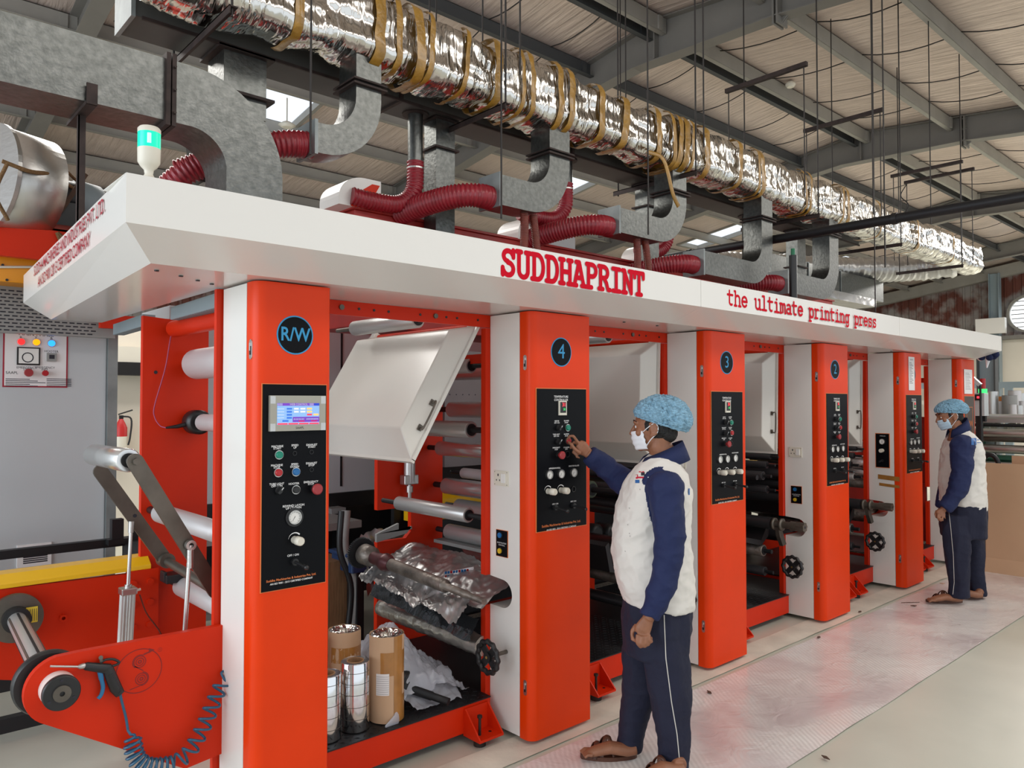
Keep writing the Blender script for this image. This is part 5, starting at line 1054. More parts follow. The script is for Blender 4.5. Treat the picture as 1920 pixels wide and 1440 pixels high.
# cylinders
def aircyl(top, bot, rl, bl, y):
    top = Vector(top); bot = Vector(bot); d = (bot - top).normalized(); L = (bot - top).length; m = top + d * (L * rl)
    mb = MB(); mb.cyl(top, m, .008, 16); c = rp(mb, 'piston_rod', 'chrome_roll')
    mb = MB(); n = 16; P = []; u = Vector((1, 0, 0)); u = (u - d * u.dot(d)).normalized(); v = d.cross(u)
    for k in range(n * 2): a = PI * k / n; q = .030 if k % 2 else .026; q *= 1.12 if k % 8 in (3, 4, 5) else 1; P.append(m + (u * math.cos(a) + v * math.sin(a)) * q)
    mb.prism(P, bot - m); b = rp(mb, 'air_cylinder', 'satin_roll')
    mb = MB(); mb.tube([m - d * .03, m - d * .008], .015, 16); mb.box((-.032, -.032, -.012), (.032, .032, .018), Matrix.Translation(m)); local(mb, rw).build('cylinder_head', 'steel', b, bevel=.004)
    mb = MB(); mb.cyl(m + Vector((.03, -.01, 0)), m + Vector((.05, -.012, .004)), .006, 10); local(mb, rw).build('air_fitting', 'ivory', b)
    mb = MB(); mb.tube([top - d * .03, top - d * .03 + d * .02, top + d * .02], [.013, .013, .013], 6); local(mb, rw).build('rod_clevis', 'steel', c)
aircyl(PY(246, 990, 3.68), PY(234, 1215, 3.68), .53, 1, 3.68)
t0 = PY(357, 1022, 3.12); b0 = PY(346, 1190, 3.12); mb = MB(); mb.cyl(t0, b0, .009, 16); c = rp(mb, 'piston_rod', 'chrome_roll'); mb = MB(); mb.ring(t0 + Vector((0, -.012, .0)), t0 + Vector((0, .012, 0)), .020, .010, 24); mb.cyl(t0 - Vector((0, 0, .018)), t0 - Vector((0, 0, .07)), .013, 12); mb.cyl(t0 - Vector((0, 0, .07)), t0 - Vector((0, 0, .09)), .015, 6); local(mb, rw).build('rod_eye', 'steel', c)
mb = MB(); mb.tube(bez([PY(262, 1115, 3.68), PY(275, 1150, 3.7), PY(300, 1185, 3.75), PY(310, 1215, 3.8)], 6), .003, 6); rp(mb, 'air_line', 'rust_hose')
mb = MB(); a = PY(318, 1083, 3.85); mb.box((a.x - .03, 3.8, a.z - .02), (a.x + .06, 3.9, a.z + .02)); mb.box((a.x - .035, 3.82, a.z - .012), (a.x - .02, 3.88, a.z + .035)); rp(mb, 'bearing_block', 'black_steel', bevel=.004)
# far frame plate of the R/W unit with its rollers
t = thing('rewind_stand', 'tall red rear side frame seen left of the R/W column with roller ends', 'machine frame', (1.2, 4.05, .3), 'printing unit frames')
mb = MB(); mb.prism([(1.175, 4.05, -.25 + .3), (1.50, 4.05, .05), (1.50, 4.05, 2.06), (1.175, 4.05, 2.085)], (0, .035, 0)); part(mb, 'far_plate', 'red_paint', t)
mb = MB(); mb.box((1.132, 2.976, .05), (1.45, 3.0, 2.095)); part(mb, 'near_plate', 'red_paint', t)
a = PY(345, 1090, 4.0)
for (px, py, yy, r, m, nm) in ((326, 617, 4.0, .042, 'red_paint', 0), (368, 683, 3.95, .076, 'pale_roll', 0), (380, 792, 3.90, .042, 'pale_roll', 0), (300, 962, 3.90, .045, 'pale_roll', 0), (342, 1098, 3.85, .050, 'pale_roll', 0)):
    a = PY(px, py, yy); y0 = 3.03 if py < 900 else 3.12
    mb = MB(); mb.tube([(a.x, y0, a.z), (a.x, y0 + .004, a.z), (a.x, yy - .01, a.z), (a.x, yy, a.z)], [r * .92, r, r, r * .85], 32); o = part(mb, 'roller', m, t)
    mb = MB(); mb.cyl((a.x, 3.0, a.z), (a.x, 4.05, a.z), r * .4, 16)
    if r < .06 and m != 'red_paint': mb.ring((a.x, y0, a.z), (a.x, y0 - .004, a.z), r * .8, r * .3, 24)
    local(mb, t).build('shaft', 'black_plastic', o)
    if py == 792: mb = MB(); mb.tube([(a.x, 3.93, a.z), (a.x, 3.94, a.z), (a.x, 4.02, a.z), (a.x, 4.03, a.z)], [.05, .062, .062, .05], 28); local(mb, t).build('load_cell', 'black_plastic', o); b = PY(311, 802, 3.97); mb = MB(); mb.tube([Vector((a.x - .06, 3.97, a.z - .01)), Vector((a.x - .10, 3.97, a.z - .02)), b], [.012, .010, .005], 12); local(mb, t).build('cable_plug', 'black_plastic', o)
mat('purple_wire', (.35, .05, .12), .5)
mb = MB(); mb.tube(bez([PY(340, 590, 4.0), PY(322, 625, 4.0), PY(310, 690, 4.0), PY(290, 760, 4.02), PY(290, 782, 4.02), PY(300, 798, 4.0), PY(311, 802, 3.97)], 8), .003, 6); part(mb, 'sensor_wire', 'purple_wire', t)
a = PY(292, 698, 4.049); mb = MB(); mb.disc((a.x, 4.05, a.z), (0, -1, 0), .009, 16); part(mb, 'bolt_hole', 'ink', t)
# cable trays under the canopy near end
for k, (p, q, Y1, Y2) in enumerate((((415, 560), (320, 588), 3.10, 3.85), ((268, 600), (212, 618), 4.15, 4.8))):
    a = PY(*p, Y1); b = PY(*q, Y2); mb = MB(); d = b - a; mb.prism([a + Vector((0, 0, -.03)), a + Vector((.06, 0, -.03)), a + Vector((.06, 0, .03)), a + Vector((0, 0, .03))], d)
    for s in range(22): m = a + d * ((s + .5) / 22); mb.box((m.x + .005, m.y - .006, m.z - .0315), (m.x + .055, m.y + .006, m.z - .030))
    tag(mb.build('cable_tray', 'blue_grey'), 'grey slotted cable tray under the canopy ' + ('beside the R/W column' if k == 0 else 'left of the tall red rear frame'), 'cable tray', 'cable trays')
# ------------------------------------------------------------------ stack light
c = PY(279, 329, 2.46); c.z = cz2 + .001
t = thing('signal_light', 'ivory signal beacon with glowing green band on the canopy corner', 'signal light', c)
mb = MB(); mb.tube([(0, 0, 0), (0, 0, .006), (0, 0, .010), (0, 0, .022), (0, 0, .035), (0, 0, .045), (0, 0, .058), (0, 0, .100)], [.034, .034, .018, .012, .014, .024, .032, .033], 32); mb.build('base', 'ivory', t)
mb = MB(); mb.tube([(0, 0, .100), (0, 0, .148)], .0325, 32); gl = mb.build('green_lens', 'lamp_green', t); mb = MB(); mb.box((-.014, -.0335, .108), (.014, -.0325, .142)) if 0 else None
mb = MB(); d = (Vector((0, 0, 0)) - Vector((c.x, c.y, 0))).normalized(); mb.tube([d * .0305 + Vector((0, 0, .110)), d * .0305 + Vector((0, 0, .14))], .006, 10); mb.build('lamp_core', 'lamp_glow', gl)
mb = MB(); mb.tube([(0, 0, .148), (0, 0, .160), (0, 0, .166)], [.033, .033, .028], 32); mb.build('cap', 'ivory', t)
# ------------------------------------------------------------------ air gun and coil hose
def G_(x, y, d=2.925): return PY(x, y, d)
t = thing('air_gun', 'black air blow gun with blue trigger hooked on the red rewinder plate', 'air gun', G_(200, 1255))
def gp(mb, n, m): return local(mb, t).build(n, m, t)
mb = MB(); mb.tube([G_(94, 1249), G_(100, 1249.2), G_(150, 1250)], [.0035, .0035, .004], 12); mb.tube([G_(146, 1250), G_(150, 1250), G_(158, 1248), G_(160, 1248)], [.005, .009, .010, .007], 14); gp(mb, 'nozzle', 'steel')
mb = MB(); mb.tube([G_(157, 1248), G_(162, 1249), G_(185, 1252), G_(203, 1254), G_(207, 1258)], [.009, .014, .016, .018, .014], 16, squash=.7)
mb.tube([G_(202, 1252), G_(208, 1268), G_(217, 1290), G_(225, 1301)], [.017, .019, .020, .016], 16, squash=.75)
mb.tube(bez([G_(188, 1243), G_(198, 1237), G_(212, 1236), G_(223, 1241), G_(219, 1246), G_(206, 1250)], 5), .0045, 10); gb = gp(mb, 'gun_body', 'black_plastic')
mb = MB()
for k in range(11):
    a = G_(203 + k * 1.9, 1268 + k * 3.2, 2.912); b = G_(212 + k * 1.5, 1262 + k * 3.2, 2.912); mb.tube([a, b], .0012, 6)
local(mb, t).build('grip_ribs', 'black_steel', gb)
mb = MB(); mb.tube(bez([G_(187, 1258), G_(190, 1272), G_(193, 1288), G_(190, 1302), G_(184, 1310)], 5), [.0085] * 6 + [.007] * 15, 10, squash=.6); gp(mb, 'trigger', 'trigger_blue')
mb = MB(); mb.tube([G_(190, 1234), G_(190, 1240)], .006, 10); mb.cyl(G_(189, 1233, 2.945), G_(189, 1233, 2.915), .007, 12); gp(mb, 'hook', 'arm_steel')
ctr = bez([G_(225, 1300), G_(229, 1318), G_(236, 1345), G_(240, 1370, 2.92)], 6); P = list(ctr)
spine = [G_(246, 1378, 2.90), G_(250, 1400, 2.90), G_(258, 1425, 2.90), G_(280, 1437, 2.90), G_(320, 1433, 2.90), G_(350, 1415, 2.90), G_(370, 1385, 2.90), G_(385, 1355, 2.90), G_(397, 1325, 2.90), G_(410, 1295, 2.90), G_(420, 1275, 2.90)]
sp_ = resample(bez(spine, 12), .0023); pitch = .030
for i, q in enumerate(sp_):
    T = (sp_[min(i + 1, len(sp_) - 1)] - sp_[max(0, i - 1)]).normalized(); up = Vector((0, 1, 0)); u = (up - T * up.dot(T)).normalized(); v = T.cross(u); dens = .020 if i < len(sp_) * .42 else .040
    ph = 2 * PI * (i * .0023) / dens if i < len(sp_) * .42 else 2 * PI * (len(sp_) * .42 * .0023 / .020 + (i - len(sp_) * .42) * .0023 / .040)
    rr_ = .029 * min(1, i / 12 + .2); P.append(q + u * math.cos(ph) * rr_ * .55 + v * math.sin(ph) * rr_)
P += bez([P[-1], G_(415, 1262, 2.93), G_(422, 1258, 2.935), G_(430, 1262, 2.94)], 5)
mb = MB(); mb.tube([p for i, p in enumerate(P)], .0047, 8); gp(mb, 'coil_hose', 'hose_blue')
# ------------------------------------------------------------------ electrical cabinet
Yc = 5.2; x1 = PY(200, 700, Yc).x; t = thing('electrical_cabinet', 'pale grey electrical cabinet with phase lamps panel and vent at the near end', 'cabinet', (.4, Yc, .35))
mb = MB(); mb.box((-1.5, 0, 0), (x1 - .4, .7, 1.78)); mb.build('cabinet_body', 'cabinet_grey', t, bevel=.006)
mb = MB(); mb.box((x1 - .4 + .0, -.03, 0), (x1 - .4 + .055, .05, 1.80)); mb.box((x1 - .4 + .09, .3, 0), (x1 - .4 + .14, .35, 1.80)); mb.build('corner_post', 'galv_dull', t)
def C_(px, py): p = PY(px, py, Yc); return p.x, p.z
a = C_(6, 619); b = C_(126, 727); mb = MB(); mb.use('dark_red_text'); mb.box((a[0], Yc - .004, b[1]), (b[0], Yc, a[1])); mb.use('paper'); mb.box((a[0] + .008, Yc - .005, b[1] + .008), (b[0] - .008, Yc - .001, a[1] - .008)); mb.use('ink')
for s, px, py, sz in (('MAIN PHASE', 68, 627, .032), ('R', 39, 633, .022), ('Y', 67, 633.5, .022), ('B', 96, 635, .022), ('HOOTER', 96, 659, .018), ('EMERGENCY', 50, 689.5, .018), ('STOP', 51, 693, .018), ('EMERGENCY', 84, 689.5, .018), ('IND', 83, 693, .018), ('SAAPL', 22, 699, .022)): q = C_(px, py); add_text(mb, s, sz, (q[0], Yc - .0056, q[1]), (1, 0, 0), (0, 0, 1))
for k in range(5): q = C_(10, 711 + k * 3.2); mb.box((q[0], Yc - .0055, q[1]), (q[0] + .12 + .04 * (k % 3), Yc - .005, q[1] + .004)); q = C_(87, 711 + k * 3.2); mb.box((q[0], Yc - .0055, q[1]), (q[0] + .13, Yc - .005, q[1] + .004))
pn = part(mb, 'phase_panel', None, t)
for m, px, py, n in (('lamp_red', 39, 641, 'red_lamp'), ('lamp_orange', 67.5, 642, 'orange_lamp'), ('lamp_blue', 96, 644, 'blue_lamp')): q = C_(px, py); mb = MB(); mb.use(m); mb.cyl((q[0], Yc - .005, q[1]), (q[0], Yc - .02, q[1]), .018, 20); mb.use('steel'); mb.ring((q[0], Yc - .005, q[1]), (q[0], Yc - .012, q[1]), .022, .018, 20); local(mb, t).build(n, None, pn)
for px, py, r, m in ((52, 699, .024, 'btn_mush'), (83, 700, .018, 'btn_red')): q = C_(px, py); mb = MB(); mb.tube([(q[0], Yc - .005, q[1]), (q[0], Yc - .03, q[1]), (q[0], Yc - .04, q[1])], [r * .6, r, r * .9], 20); local(mb, t).build('emergency_button', m, pn)
q = C_(53, 668); mb = MB(); mb.use('black_plastic'); mb.box((q[0] - .058, Yc - .015, q[1] - .052), (q[0] + .058, Yc - .005, q[1] + .052)); mb.use('dial'); mb.box((q[0] - .05, Yc - .016, q[1] - .043), (q[0] + .05, Yc - .014, q[1] + .045)); mb.use('ink'); mb.ring((q[0] - .005, Yc - .0165, q[1] - .008), (q[0] - .005, Yc - .016, q[1] - .008), .030, .024, 16); local(mb, t).build('meter', None, pn)
q = C_(96, 670); mb = MB(); mb.use('cabinet_dull'); mb.box((q[0] - .025, Yc - .02, q[1] - .025), (q[0] + .025, Yc - .005, q[1] + .025)); mb.use('ink'); mb.box((q[0] - .014, Yc - .0205, q[1] - .01), (q[0] + .014, Yc - .0195, q[1] + .014)); local(mb, t).build('hooter', None, pn)
q0 = C_(31, 1065); q1 = C_(96, 1016); mb = MB(); mb.use('paper'); mb.box((q0[0], Yc - .012, q0[1]), (q1[0], Yc, q1[1])); mb.use('ink')
for k in range(9): z = q0[1] + .02 + k * (q1[1] - q0[1] - .03) / 9; mb.box((q0[0] + .03, Yc - .0125, z), (q1[0] - .02, Yc - .0115, z + .007))
part(mb, 'vent_grille', None, t)
# black floor rails before the cabinet
t = thing('rail_frame', 'black steel rail frame standing before the grey electrical cabinet', 'rail frame', (.9, 4.7, 0)); a = PY(0, 1043, 4.7); b = PY(190, 1016, 4.7)
mb = MB(); mb.box((-1.6, 0, a.z - .02), (.42, .05, a.z + .025)); mb.box((-1.6, -.25, a.z - .11), (.52, -.20, a.z - .065)); mb.build('long_rail', 'black_steel', t)
mb = MB(); mb.box((.38, -.25, a.z - .1), (.43, .05, a.z + .02)); 
mb.build('cross_rail', 'black_steel', t)
for x in (-.3, .40): mb = MB(); mb.box((x, 0, 0), (x + .05, .05, a.z)); mb.build('leg', 'black_steel', t)
mb = MB(); mb = MB(); mb.box((.30, -.05, a.z + .02), (.36, .0, a.z + .14)); mb.box((.40, -.05, a.z + .02), (.46, .0, a.z + .12)); mb.box((.28, -.06, a.z + .0), (.48, .02, a.z + .03)); mb.build('bearing_bracket', 'black_steel', t)
mb = MB(); mb.box((-1.6, -.3, .25), (.2, -.25, .33)); mb.box((-1.6, -.3, .05), (.2, -.25, .12)); mb.build('lower_rail', 'black_steel', t)
p = PZ(8, 1195, 0); mb = MB(); mb.box((p.x - .3, p.y - .1, 0), (p.x + .08, p.y + .1, .12)); tag(mb.build('wood_block', 'wood'), 'brown timber block on the floor behind the winding shaft', 'timber')
t = thing('red_crossbeam', 'long red beam behind the R/W unit above the black strip', 'beam', (1.4, 4.95, 1.9)); mb = MB(); a = PY(210, 600, 4.95); mb.box((-.2, 0, a.z - 1.95), (.4, .04, a.z - 1.87)); mb.build('beam_web', 'red_paint', t)
# wall items seen in the gap
p = PY(226, 655, 9.45); q = PY(226, 680, 9.45); 
t = thing('wall_unit', 'cream wall air conditioner above a black strip left of the red frame', 'air conditioner', (2.6, 9.4, 2.0)); a = PY(243, 651, 9.4); b = PY(243, 680, 9.4); c2 = PY(243, 704, 9.4)
mb = MB(); mb.box((-.5, -.1, b.z - 2), (.6, .1, a.z - 2)); mb.build('unit_cover', 'ivory', t); mb = MB(); mb.box((-.5, -.12, c2.z - 2), (.6, .1, b.z - 2)); mb.build('unit_flap', 'black_plastic', t)
a = PY(226, 868, 9.4); t = thing('fire_extinguisher', 'small red fire extinguisher on the cream wall behind the rewinder', 'fire extinguisher', (a.x, 9.40, a.z)); mb = MB(); mb.tube([(0, 0, 0), (0, 0, .02), (0, 0, .40), (0, 0, .46), (0, 0, .50)], [.04, .065, .065, .04, .02], 20); mb.build('cylinder_body', 'paint_red_ext', t); mb = MB(); mb.tube([(0, 0, .16), (0, 0, .30)], .0665, 20); mb.build('paper_band', 'ivory', t)
mb = MB(); mb.box((-.02, -.02, .5), (.02, .02, .54)); mb.tube(bez([(0, 0, .53), (.1, -.02, .5), (.09, -.03, .3), (.07, -.03, .2)], 5), .01, 8); mb.tube([(-.03, 0, .55), (.12, 0, .60)], .008, 8); mb.build('valve', 'black_plastic', t)
# ================================================================== THINGS IN THE OPENING
DZ = .188
def film_core_roll(x, y, r, h, label, m='film_roll'):
    t = thing('film_roll', label, 'film roll', (x, y, DZ), 'rolls standing on the deck')
    mb = MB(); mb.tube([(0, 0, 0), (0, 0, .004), (0, 0, h - .004), (0, 0, h)], [r * .97, r, r, r * .96], 40, caps=False); mb.ring((0, 0, h - .006), (0, 0, h - .0005), r * .97, r * .58, 40); mb.ring((0, 0, 0), (0, 0, .004), r * .97, r * .58, 40); mb.build('film_winding', m, t)
    mb = MB(); mb.ring((0, 0, .002), (0, 0, h + .002), r * .60, r * .52, 28); mb.build('core_tube', 'card_dark', t)
    mb = MB()
    for z in [h * q for q in (.18, .36, .54, .70, .86)]: mb.ring((0, 0, z), (0, 0, z + .0025), r * 1.004, r * .99, 40)
    mb.build('wrap_line', 'arm_steel', t); return t
film_core_roll(PZ(672, 1368, .188).x, PZ(672, 1368, .188).y + .03, .064, .30, 'shiny metallised film roll standing in front of the lower cardboard roll')
film_core_roll(PZ(618, 1388, .188).x, PZ(618, 1388, .188).y + .03, .062, .28, 'shiny metallised film roll half hidden by the R/W column')
def card_roll(x, y, r, h, label, full):
    t = thing('card_roll', label, 'wrapped roll', (x, y, DZ), 'rolls standing on the deck')
    n = 48; vs = []; hs = [0, .01] + [h * k / 12 for k in range(1, 12)] + [h - .006, h]
    for z in hs:
        for k in range(n): a = 2 * PI * k / n; rr = r * (1 + .015 * noise.noise((math.cos(a) * 3, math.sin(a) * 3, z * 20)) + (.02 * noise.noise((math.cos(a) * 6, math.sin(a) * 6, 1)) if z > h - .02 else 0)); vs.append((rr * math.cos(a), rr * math.sin(a), z + (.004 * noise.noise((a * 3, 1, 1)) if z > h - .01 else 0)))
    mb = MB(); mb.use('card'); mb.add(vs, [(i * n + k, i * n + (k + 1) % n, (i + 1) * n + (k + 1) % n, (i + 1) * n + k) for i in range(len(hs) - 1) for k in range(n)], True); mb.build('card_wrap', None, t)
    mb = MB(); vs = []
    for i, rr in enumerate((r * .96, r * .85, r * .7, r * .52, r * .42, r * .40)):
        for k in range(n): a = 2 * PI * k / n; vs.append((rr * math.cos(a), rr * math.sin(a), h - .008 + (.007 * noise.noise((math.cos(a) * 14, math.sin(a) * 14, i)) if i < 5 else -.12) + (.010 if i in (1, 2) else 0)))
    mb.add(vs, [(i * n + k, (i + 1) * n + k, (i + 1) * n + (k + 1) % n, i * n + (k + 1) % n) for i in range(5) for k in range(n)], True); mb.build('foil_end', 'foil', t)
    mb = MB(); mb.use('packing_tape'); vs = []
    bands = ((.55, .82, -2.5, -.7), (.0, .30, -1.6, .4), (.0, 1.0, -1.72, -1.1)) if full else ((.6, .8, -3, 0.5),)
    for bi, (za, zb_, a0, a1) in enumerate(bands):
        vs = []
        for i in range(7):
            for k in range(13): a = a0 + (a1 - a0) * k / 12; z = h * (za + (zb_ - za) * i / 6); rr = r * (1.012 + .004 * bi + .012 * noise.noise((a * 3, z * 30, bi))); vs.append((rr * math.cos(a), rr * math.sin(a), z))
        mb.add(vs, [(i * 13 + k, i * 13 + k + 1, (i + 1) * 13 + k + 1, (i + 1) * 13 + k) for i in range(6) for k in range(12)], True)
    mb.build('tape', None, t)
    if full:
        mb = MB(); mb.use('paper'); vs = []; a0, a1 = -2.75, -2.0
        for z in (h * .33, h * .58):
            for k in range(9): a = a0 + (a1 - a0) * k / 8; vs.append((r * 1.03 * math.cos(a), r * 1.03 * math.sin(a), z))
        mb.add(vs, [(k, k + 1, 10 + k, 9 + k) for k in range(8)], True); mb.build('paper_label', None, t, label='white patterned paper label')
        lo = MB(); lo.use('ink')
        for i in range(9):
            for k in range(9): a = a0 + .06 + (a1 - a0 - .12) * k / 8; z = h * (.345 + .025 * i); c = Vector((r * 1.034 * math.cos(a), r * 1.034 * math.sin(a), z)); d = Vector((-math.sin(a), math.cos(a), .7)) * .0022; lo.add([c - d, c - d + Vector((0, 0, .0018)), c + d + Vector((0, 0, .0018)), c + d], [(0, 1, 2, 3)])
        lo.build('label_print', None, t.children[-1] if t.children else t)
    return t
card_roll(PZ(738, 1352, .188).x, PZ(738, 1352, .188).y + .06, .080, .39, 'tall cardboard wrapped roll with brown tape and silver film end', True)
card_roll(1.90, 3.32, .078, .36, 'second cardboard wrapped roll behind the small shiny film roll', False)
card_roll(1.66, 3.34, .06, .36, 'cardboard wrapped roll mostly hidden behind the R/W column edge', False)
def crumple(name, m, corners, nx, ny, amp, f, label, cat, seed=0, extra=None, edge=.3):
    a, b, c, d = [Vector(p) for p in corners]; vs = []   # a-b near edge, d-c far edge
    for j in range(ny + 1):
        for i in range(nx + 1):
            u = i / nx; v = j / ny; u2 = u + edge * .06 * noise.noise((v * 7, seed, 1)) * (1 if u in (0, 1) else 0); v2 = v + edge * .2 * noise.noise((u * 6, seed, 2)) * (1 if j in (0, ny) else 0)
            p = (a.lerp(b, u2)).lerp(d.lerp(c, u2), v2); q = p * f + Vector((seed, seed, 0))
            h = amp * (1.1 * noise.noise(q) + .7 * abs(noise.noise(q * 2.3)) + .45 * abs(noise.noise(q * 5.1)) + .2 * abs(noise.noise(q * 11)))
            if extra: h += extra(u, v)
            vs.append(p + Vector((0, 0, h)))
    mb = MB(); mb.add(vs, [(j * (nx + 1) + i, j * (nx + 1) + i + 1, (j + 1) * (nx + 1) + i + 1, (j + 1) * (nx + 1) + i) for j in range(ny) for i in range(nx)], True)
    o = mb.build(name, m)
    return tag(o, label, cat)
# plastic bags heaped on the deck
crumple('plastic_bag', 'bag_film', [(2.02, 3.08, DZ + .005), (2.44, 3.02, DZ + .005), (2.50, 3.62, DZ + .02), (2.02, 3.62, DZ + .02)], 50, 60, .05, 7, 'heap of clear crumpled plastic bags on the deck behind the black roller', 'plastic bag', 3, lambda u, v: .26 * math.sin(PI * min(1, v * 1.05)) ** .8 * math.exp(-((u - .30) / .42) ** 2) + .03 * math.sin(PI * u))
crumple('plastic_bag', 'bag_film', [(2.10, 2.99, DZ + .004), (2.36, 2.98, DZ + .004), (2.44, 3.2, DZ + .03), (2.06, 3.22, DZ + .03)], 34, 26, .02, 9, 'flat clear plastic bag spread at the front edge of the deck', 'plastic bag', 8, lambda u, v: .05 * v)
t = thing('black_roller', 'short fat black roller with long shaft lying on the deck beside the cardboard roll', 'roller', (2.10, 3.16, DZ + .085)); d = Vector((.16, -.30, -.06)).normalized()
mb = MB(); mb.tube([-d * .16, -d * .15, d * .05, d * .055], [.07, .080, .080, .072], 36); mb.build('roller_drum', 'black_plastic', t); mb = MB(); mb.tube([d * .05, d * .07, d * .07, d * .19, d * .19, d * .28], [.045, .04, .021, .021, .018, .018], 24); mb.build('shaft', 'black_steel', t)
t = tag(MB().tube([(1.90, 2.955, DZ + .0), (1.96, 2.96, DZ + .01), (2.0, 2.99, DZ + .05), (1.99, 3.02, DZ + .13)], [.006, .03, .035, .008], 14, squash=.3).build('film_scrap', 'bag_film'), 'scrap of clear film caught at the foot of the cardboard roll', 'film scrap')
# crumpled foil trays
a = PY(735, 1080, 3.92); b = PY(905, 1150, 3.0); c2 = PY(952, 1105, 2.92)
crumple('foil_sheet', 'foil_dull', [(2.42, 2.90, .66), (2.44, 3.96, .66), (2.86, 3.96, .74), (2.84, 2.90, .70)], 90, 40, .026, 7, 'crumpled silver foil sheet lying across the tray below the greasy shaft', 'foil sheet', 1, lambda u, v: .05 * math.sin(PI * v) - .05 * (1 - v) ** 3)
crumple('foil_sheet', 'foil_dull', [(2.33, 2.99, .555), (2.36, 3.97, .60), (2.46, 3.97, .70), (2.44, 2.98, .655)], 90, 20, .035, 9, 'torn silver foil strip hanging along the front of the tray', 'foil sheet', 5)
mat('dark_film', (.10, .11, .12), .12, metal=.8, bump=.6, bscale=14)
crumple('film_sheet', 'dark_film', [(2.40, 2.98, .455), (2.44, 3.97, .50), (2.50, 3.97, .60), (2.47, 2.98, .555)], 70, 12, .012, 6, 'glossy dark film sheet stretched above the foil wrapped tube', 'film sheet', 9)
a = PY(870, 1090, 3.3); p0 = PY(832, 1085, 3.35); p1 = PY(888, 1085, 3.25); mb = MB(); mb.use('film_roll'); n = 12; vs = []
for k in range(n + 1):
    q = p0.lerp(p1, k / n); vs += [q + Vector((0, .02 * math.sin(k), 0)), q + Vector((0, 0, .035 + .03 * k / n))]
mb.use('paper'); mb.add(vs, [(2 * k, 2 * k + 2, 2 * k + 3, 2 * k + 1) for k in range(n)], True)
for k in range(9):
    for j in range(2): mb.use('btn_blue' if (k + j) % 3 else 'btn_red'); q = p0.lerp(p1, (k + .6) / (n - 1)); c = q + Vector((0, -.003, .012 + j * .022 + .02 * k / n)); mb.box((c.x - .006, c.y - .004, c.z - .007), (c.x + .005, c.y, c.z + .006))
tag(mb.build('printed_film', None), 'strip of blue and red printed film on the crumpled foil sheet', 'film')
# foil wrapped tube
s0 = PY(905, 1212, 2.98); s1 = PY(716, 1139, 3.98); P = [s0.lerp(s1, k / 60) for k in range(61)]; n = 24; vs = []
for i, p in enumerate(P):
    for k in range(n):
        a = 2 * PI * k / n; rr = .050 + .006 * noise.noise((i * .35, math.cos(a) * 2.5, math.sin(a) * 2.5)) + .003 * abs(noise.noise((i * 1.1, a * 2, 3))); vs.append(p + Vector((rr * math.cos(a), 0, rr * math.sin(a))))
mb = MB(); mb.add(vs, [(i * n + k, (i + 1) * n + k, (i + 1) * n + (k + 1) % n, i * n + (k + 1) % n) for i in range(60) for k in range(n)], True); mb.add(vs[:n], [tuple(range(n))]); mb.add(vs[-n:], [tuple(range(n - 1, -1, -1))])
mat('foil_grey', (.62, .60, .54), .3, metal=.9, bump=.6, bscale=22); tag(mb.build('foil_wrapped_tube', 'foil_grey'), 'lower tube wrapped in dull crinkled foil ending at the nearest handwheel', 'tube')
# air cylinder and bracket on the far plate
t = thing('nip_cylinder', 'vertical air cylinder on the red rear plate below the open guard', 'air cylinder', PY(768, 905, 4.0)); 
L = Vector(t.location); zt = PY(768, 868, 4.0).z - L.z
mb = MB(); mb.cyl((0, 0, .0), (0, 0, zt + .15), .035, 20); mb.build('cylinder_barrel', 'satin_roll', t); mb = MB(); mb.box((-.055, -.03, -.01), (.05, .03, .05)); mb.build('cylinder_head', 'steel', t, bevel=.006); mb = MB(); mb.cyl((0, 0, -.18), (0, 0, 0), .012, 14); mb.cyl((0, 0, -.06), (0, 0, -.02), .022, 12); mb.build('piston_rod', 'steel', t)
mb = MB(); zb_ = PY(770, 995, 4.0).z - L.z; mb.prism([(.04, .03, -.30), (.04, .03, zb_ + .02), (.0, .03, zb_ - .02), (-.22, .03, zb_ - .05), (-.22, .03, zb_ + .0), (-.06, .03, zb_ + .05), (-.06, .03, -.30)], (0, .02, 0)); mb.build('lever_bracket', 'cabinet_dull', t)
# things behind the machine, seen through the opening
t = thing('drive_cabinet', 'grey drive cabinet with black plinth seen beyond the opening', 'cabinet', (2.4, 5.3, 0)); a = PY(622, 700, 5.3)
mb = MB(); mb.box((-.7, 0, .95), (2.2, .6, 2.3)); mb.build('cabinet_body', 'cabinet_grey', t, bevel=.004); mb = MB(); mb.box((-.7, .2, .1), (2.2, .6, .84)); mb.build('lower_cabinet', 'dark_roll', t); mb = MB(); mb.box((-.7, -.02, .84), (2.2, .6, .95)); mb.build('cabinet_plinth', 'black_plastic', t)
x = PY(641, 700, 5.28).x - 2.4; mb = MB(); mb.box((x, -.006, 1.0), (x + .015, 0, 2.28)); mb.build('door_seam', 'black_steel', t); a = PY(628, 957, 5.2); mb = MB(); mb.box((a.x - 2.45, -.14, a.z - .02), (a.x - 2.33, -.02, a.z + .02)); mb.build('name_plate', 'satin_roll', t)
for x in (-.65, 2.1): mb = MB(); mb.box((x, .02, 0), (x + .06, .08, .84)); mb.build('leg', 'black_steel', t)
t = thing('side_bench', 'grey metal bench with foil scraps under it behind the machine', 'bench', (2.3, 4.9, 0)); zt = PY(660, 975, 4.8).z; mb = MB(); mb.box((-.6, -.15, zt - .05), (.55, .3, zt)); mb.build('bench_top', 'cabinet_dull', t)
for x in (-.55, .48): mb = MB(); mb.box((x, .1, 0), (x + .05, .15, zt - .05)); mb.build('leg', 'black_steel', t)
mb = MB(); mb.box((-.6, -.05, .28), (.55, .3, .32)); mb.build('shelf', 'cabinet_dull', t)
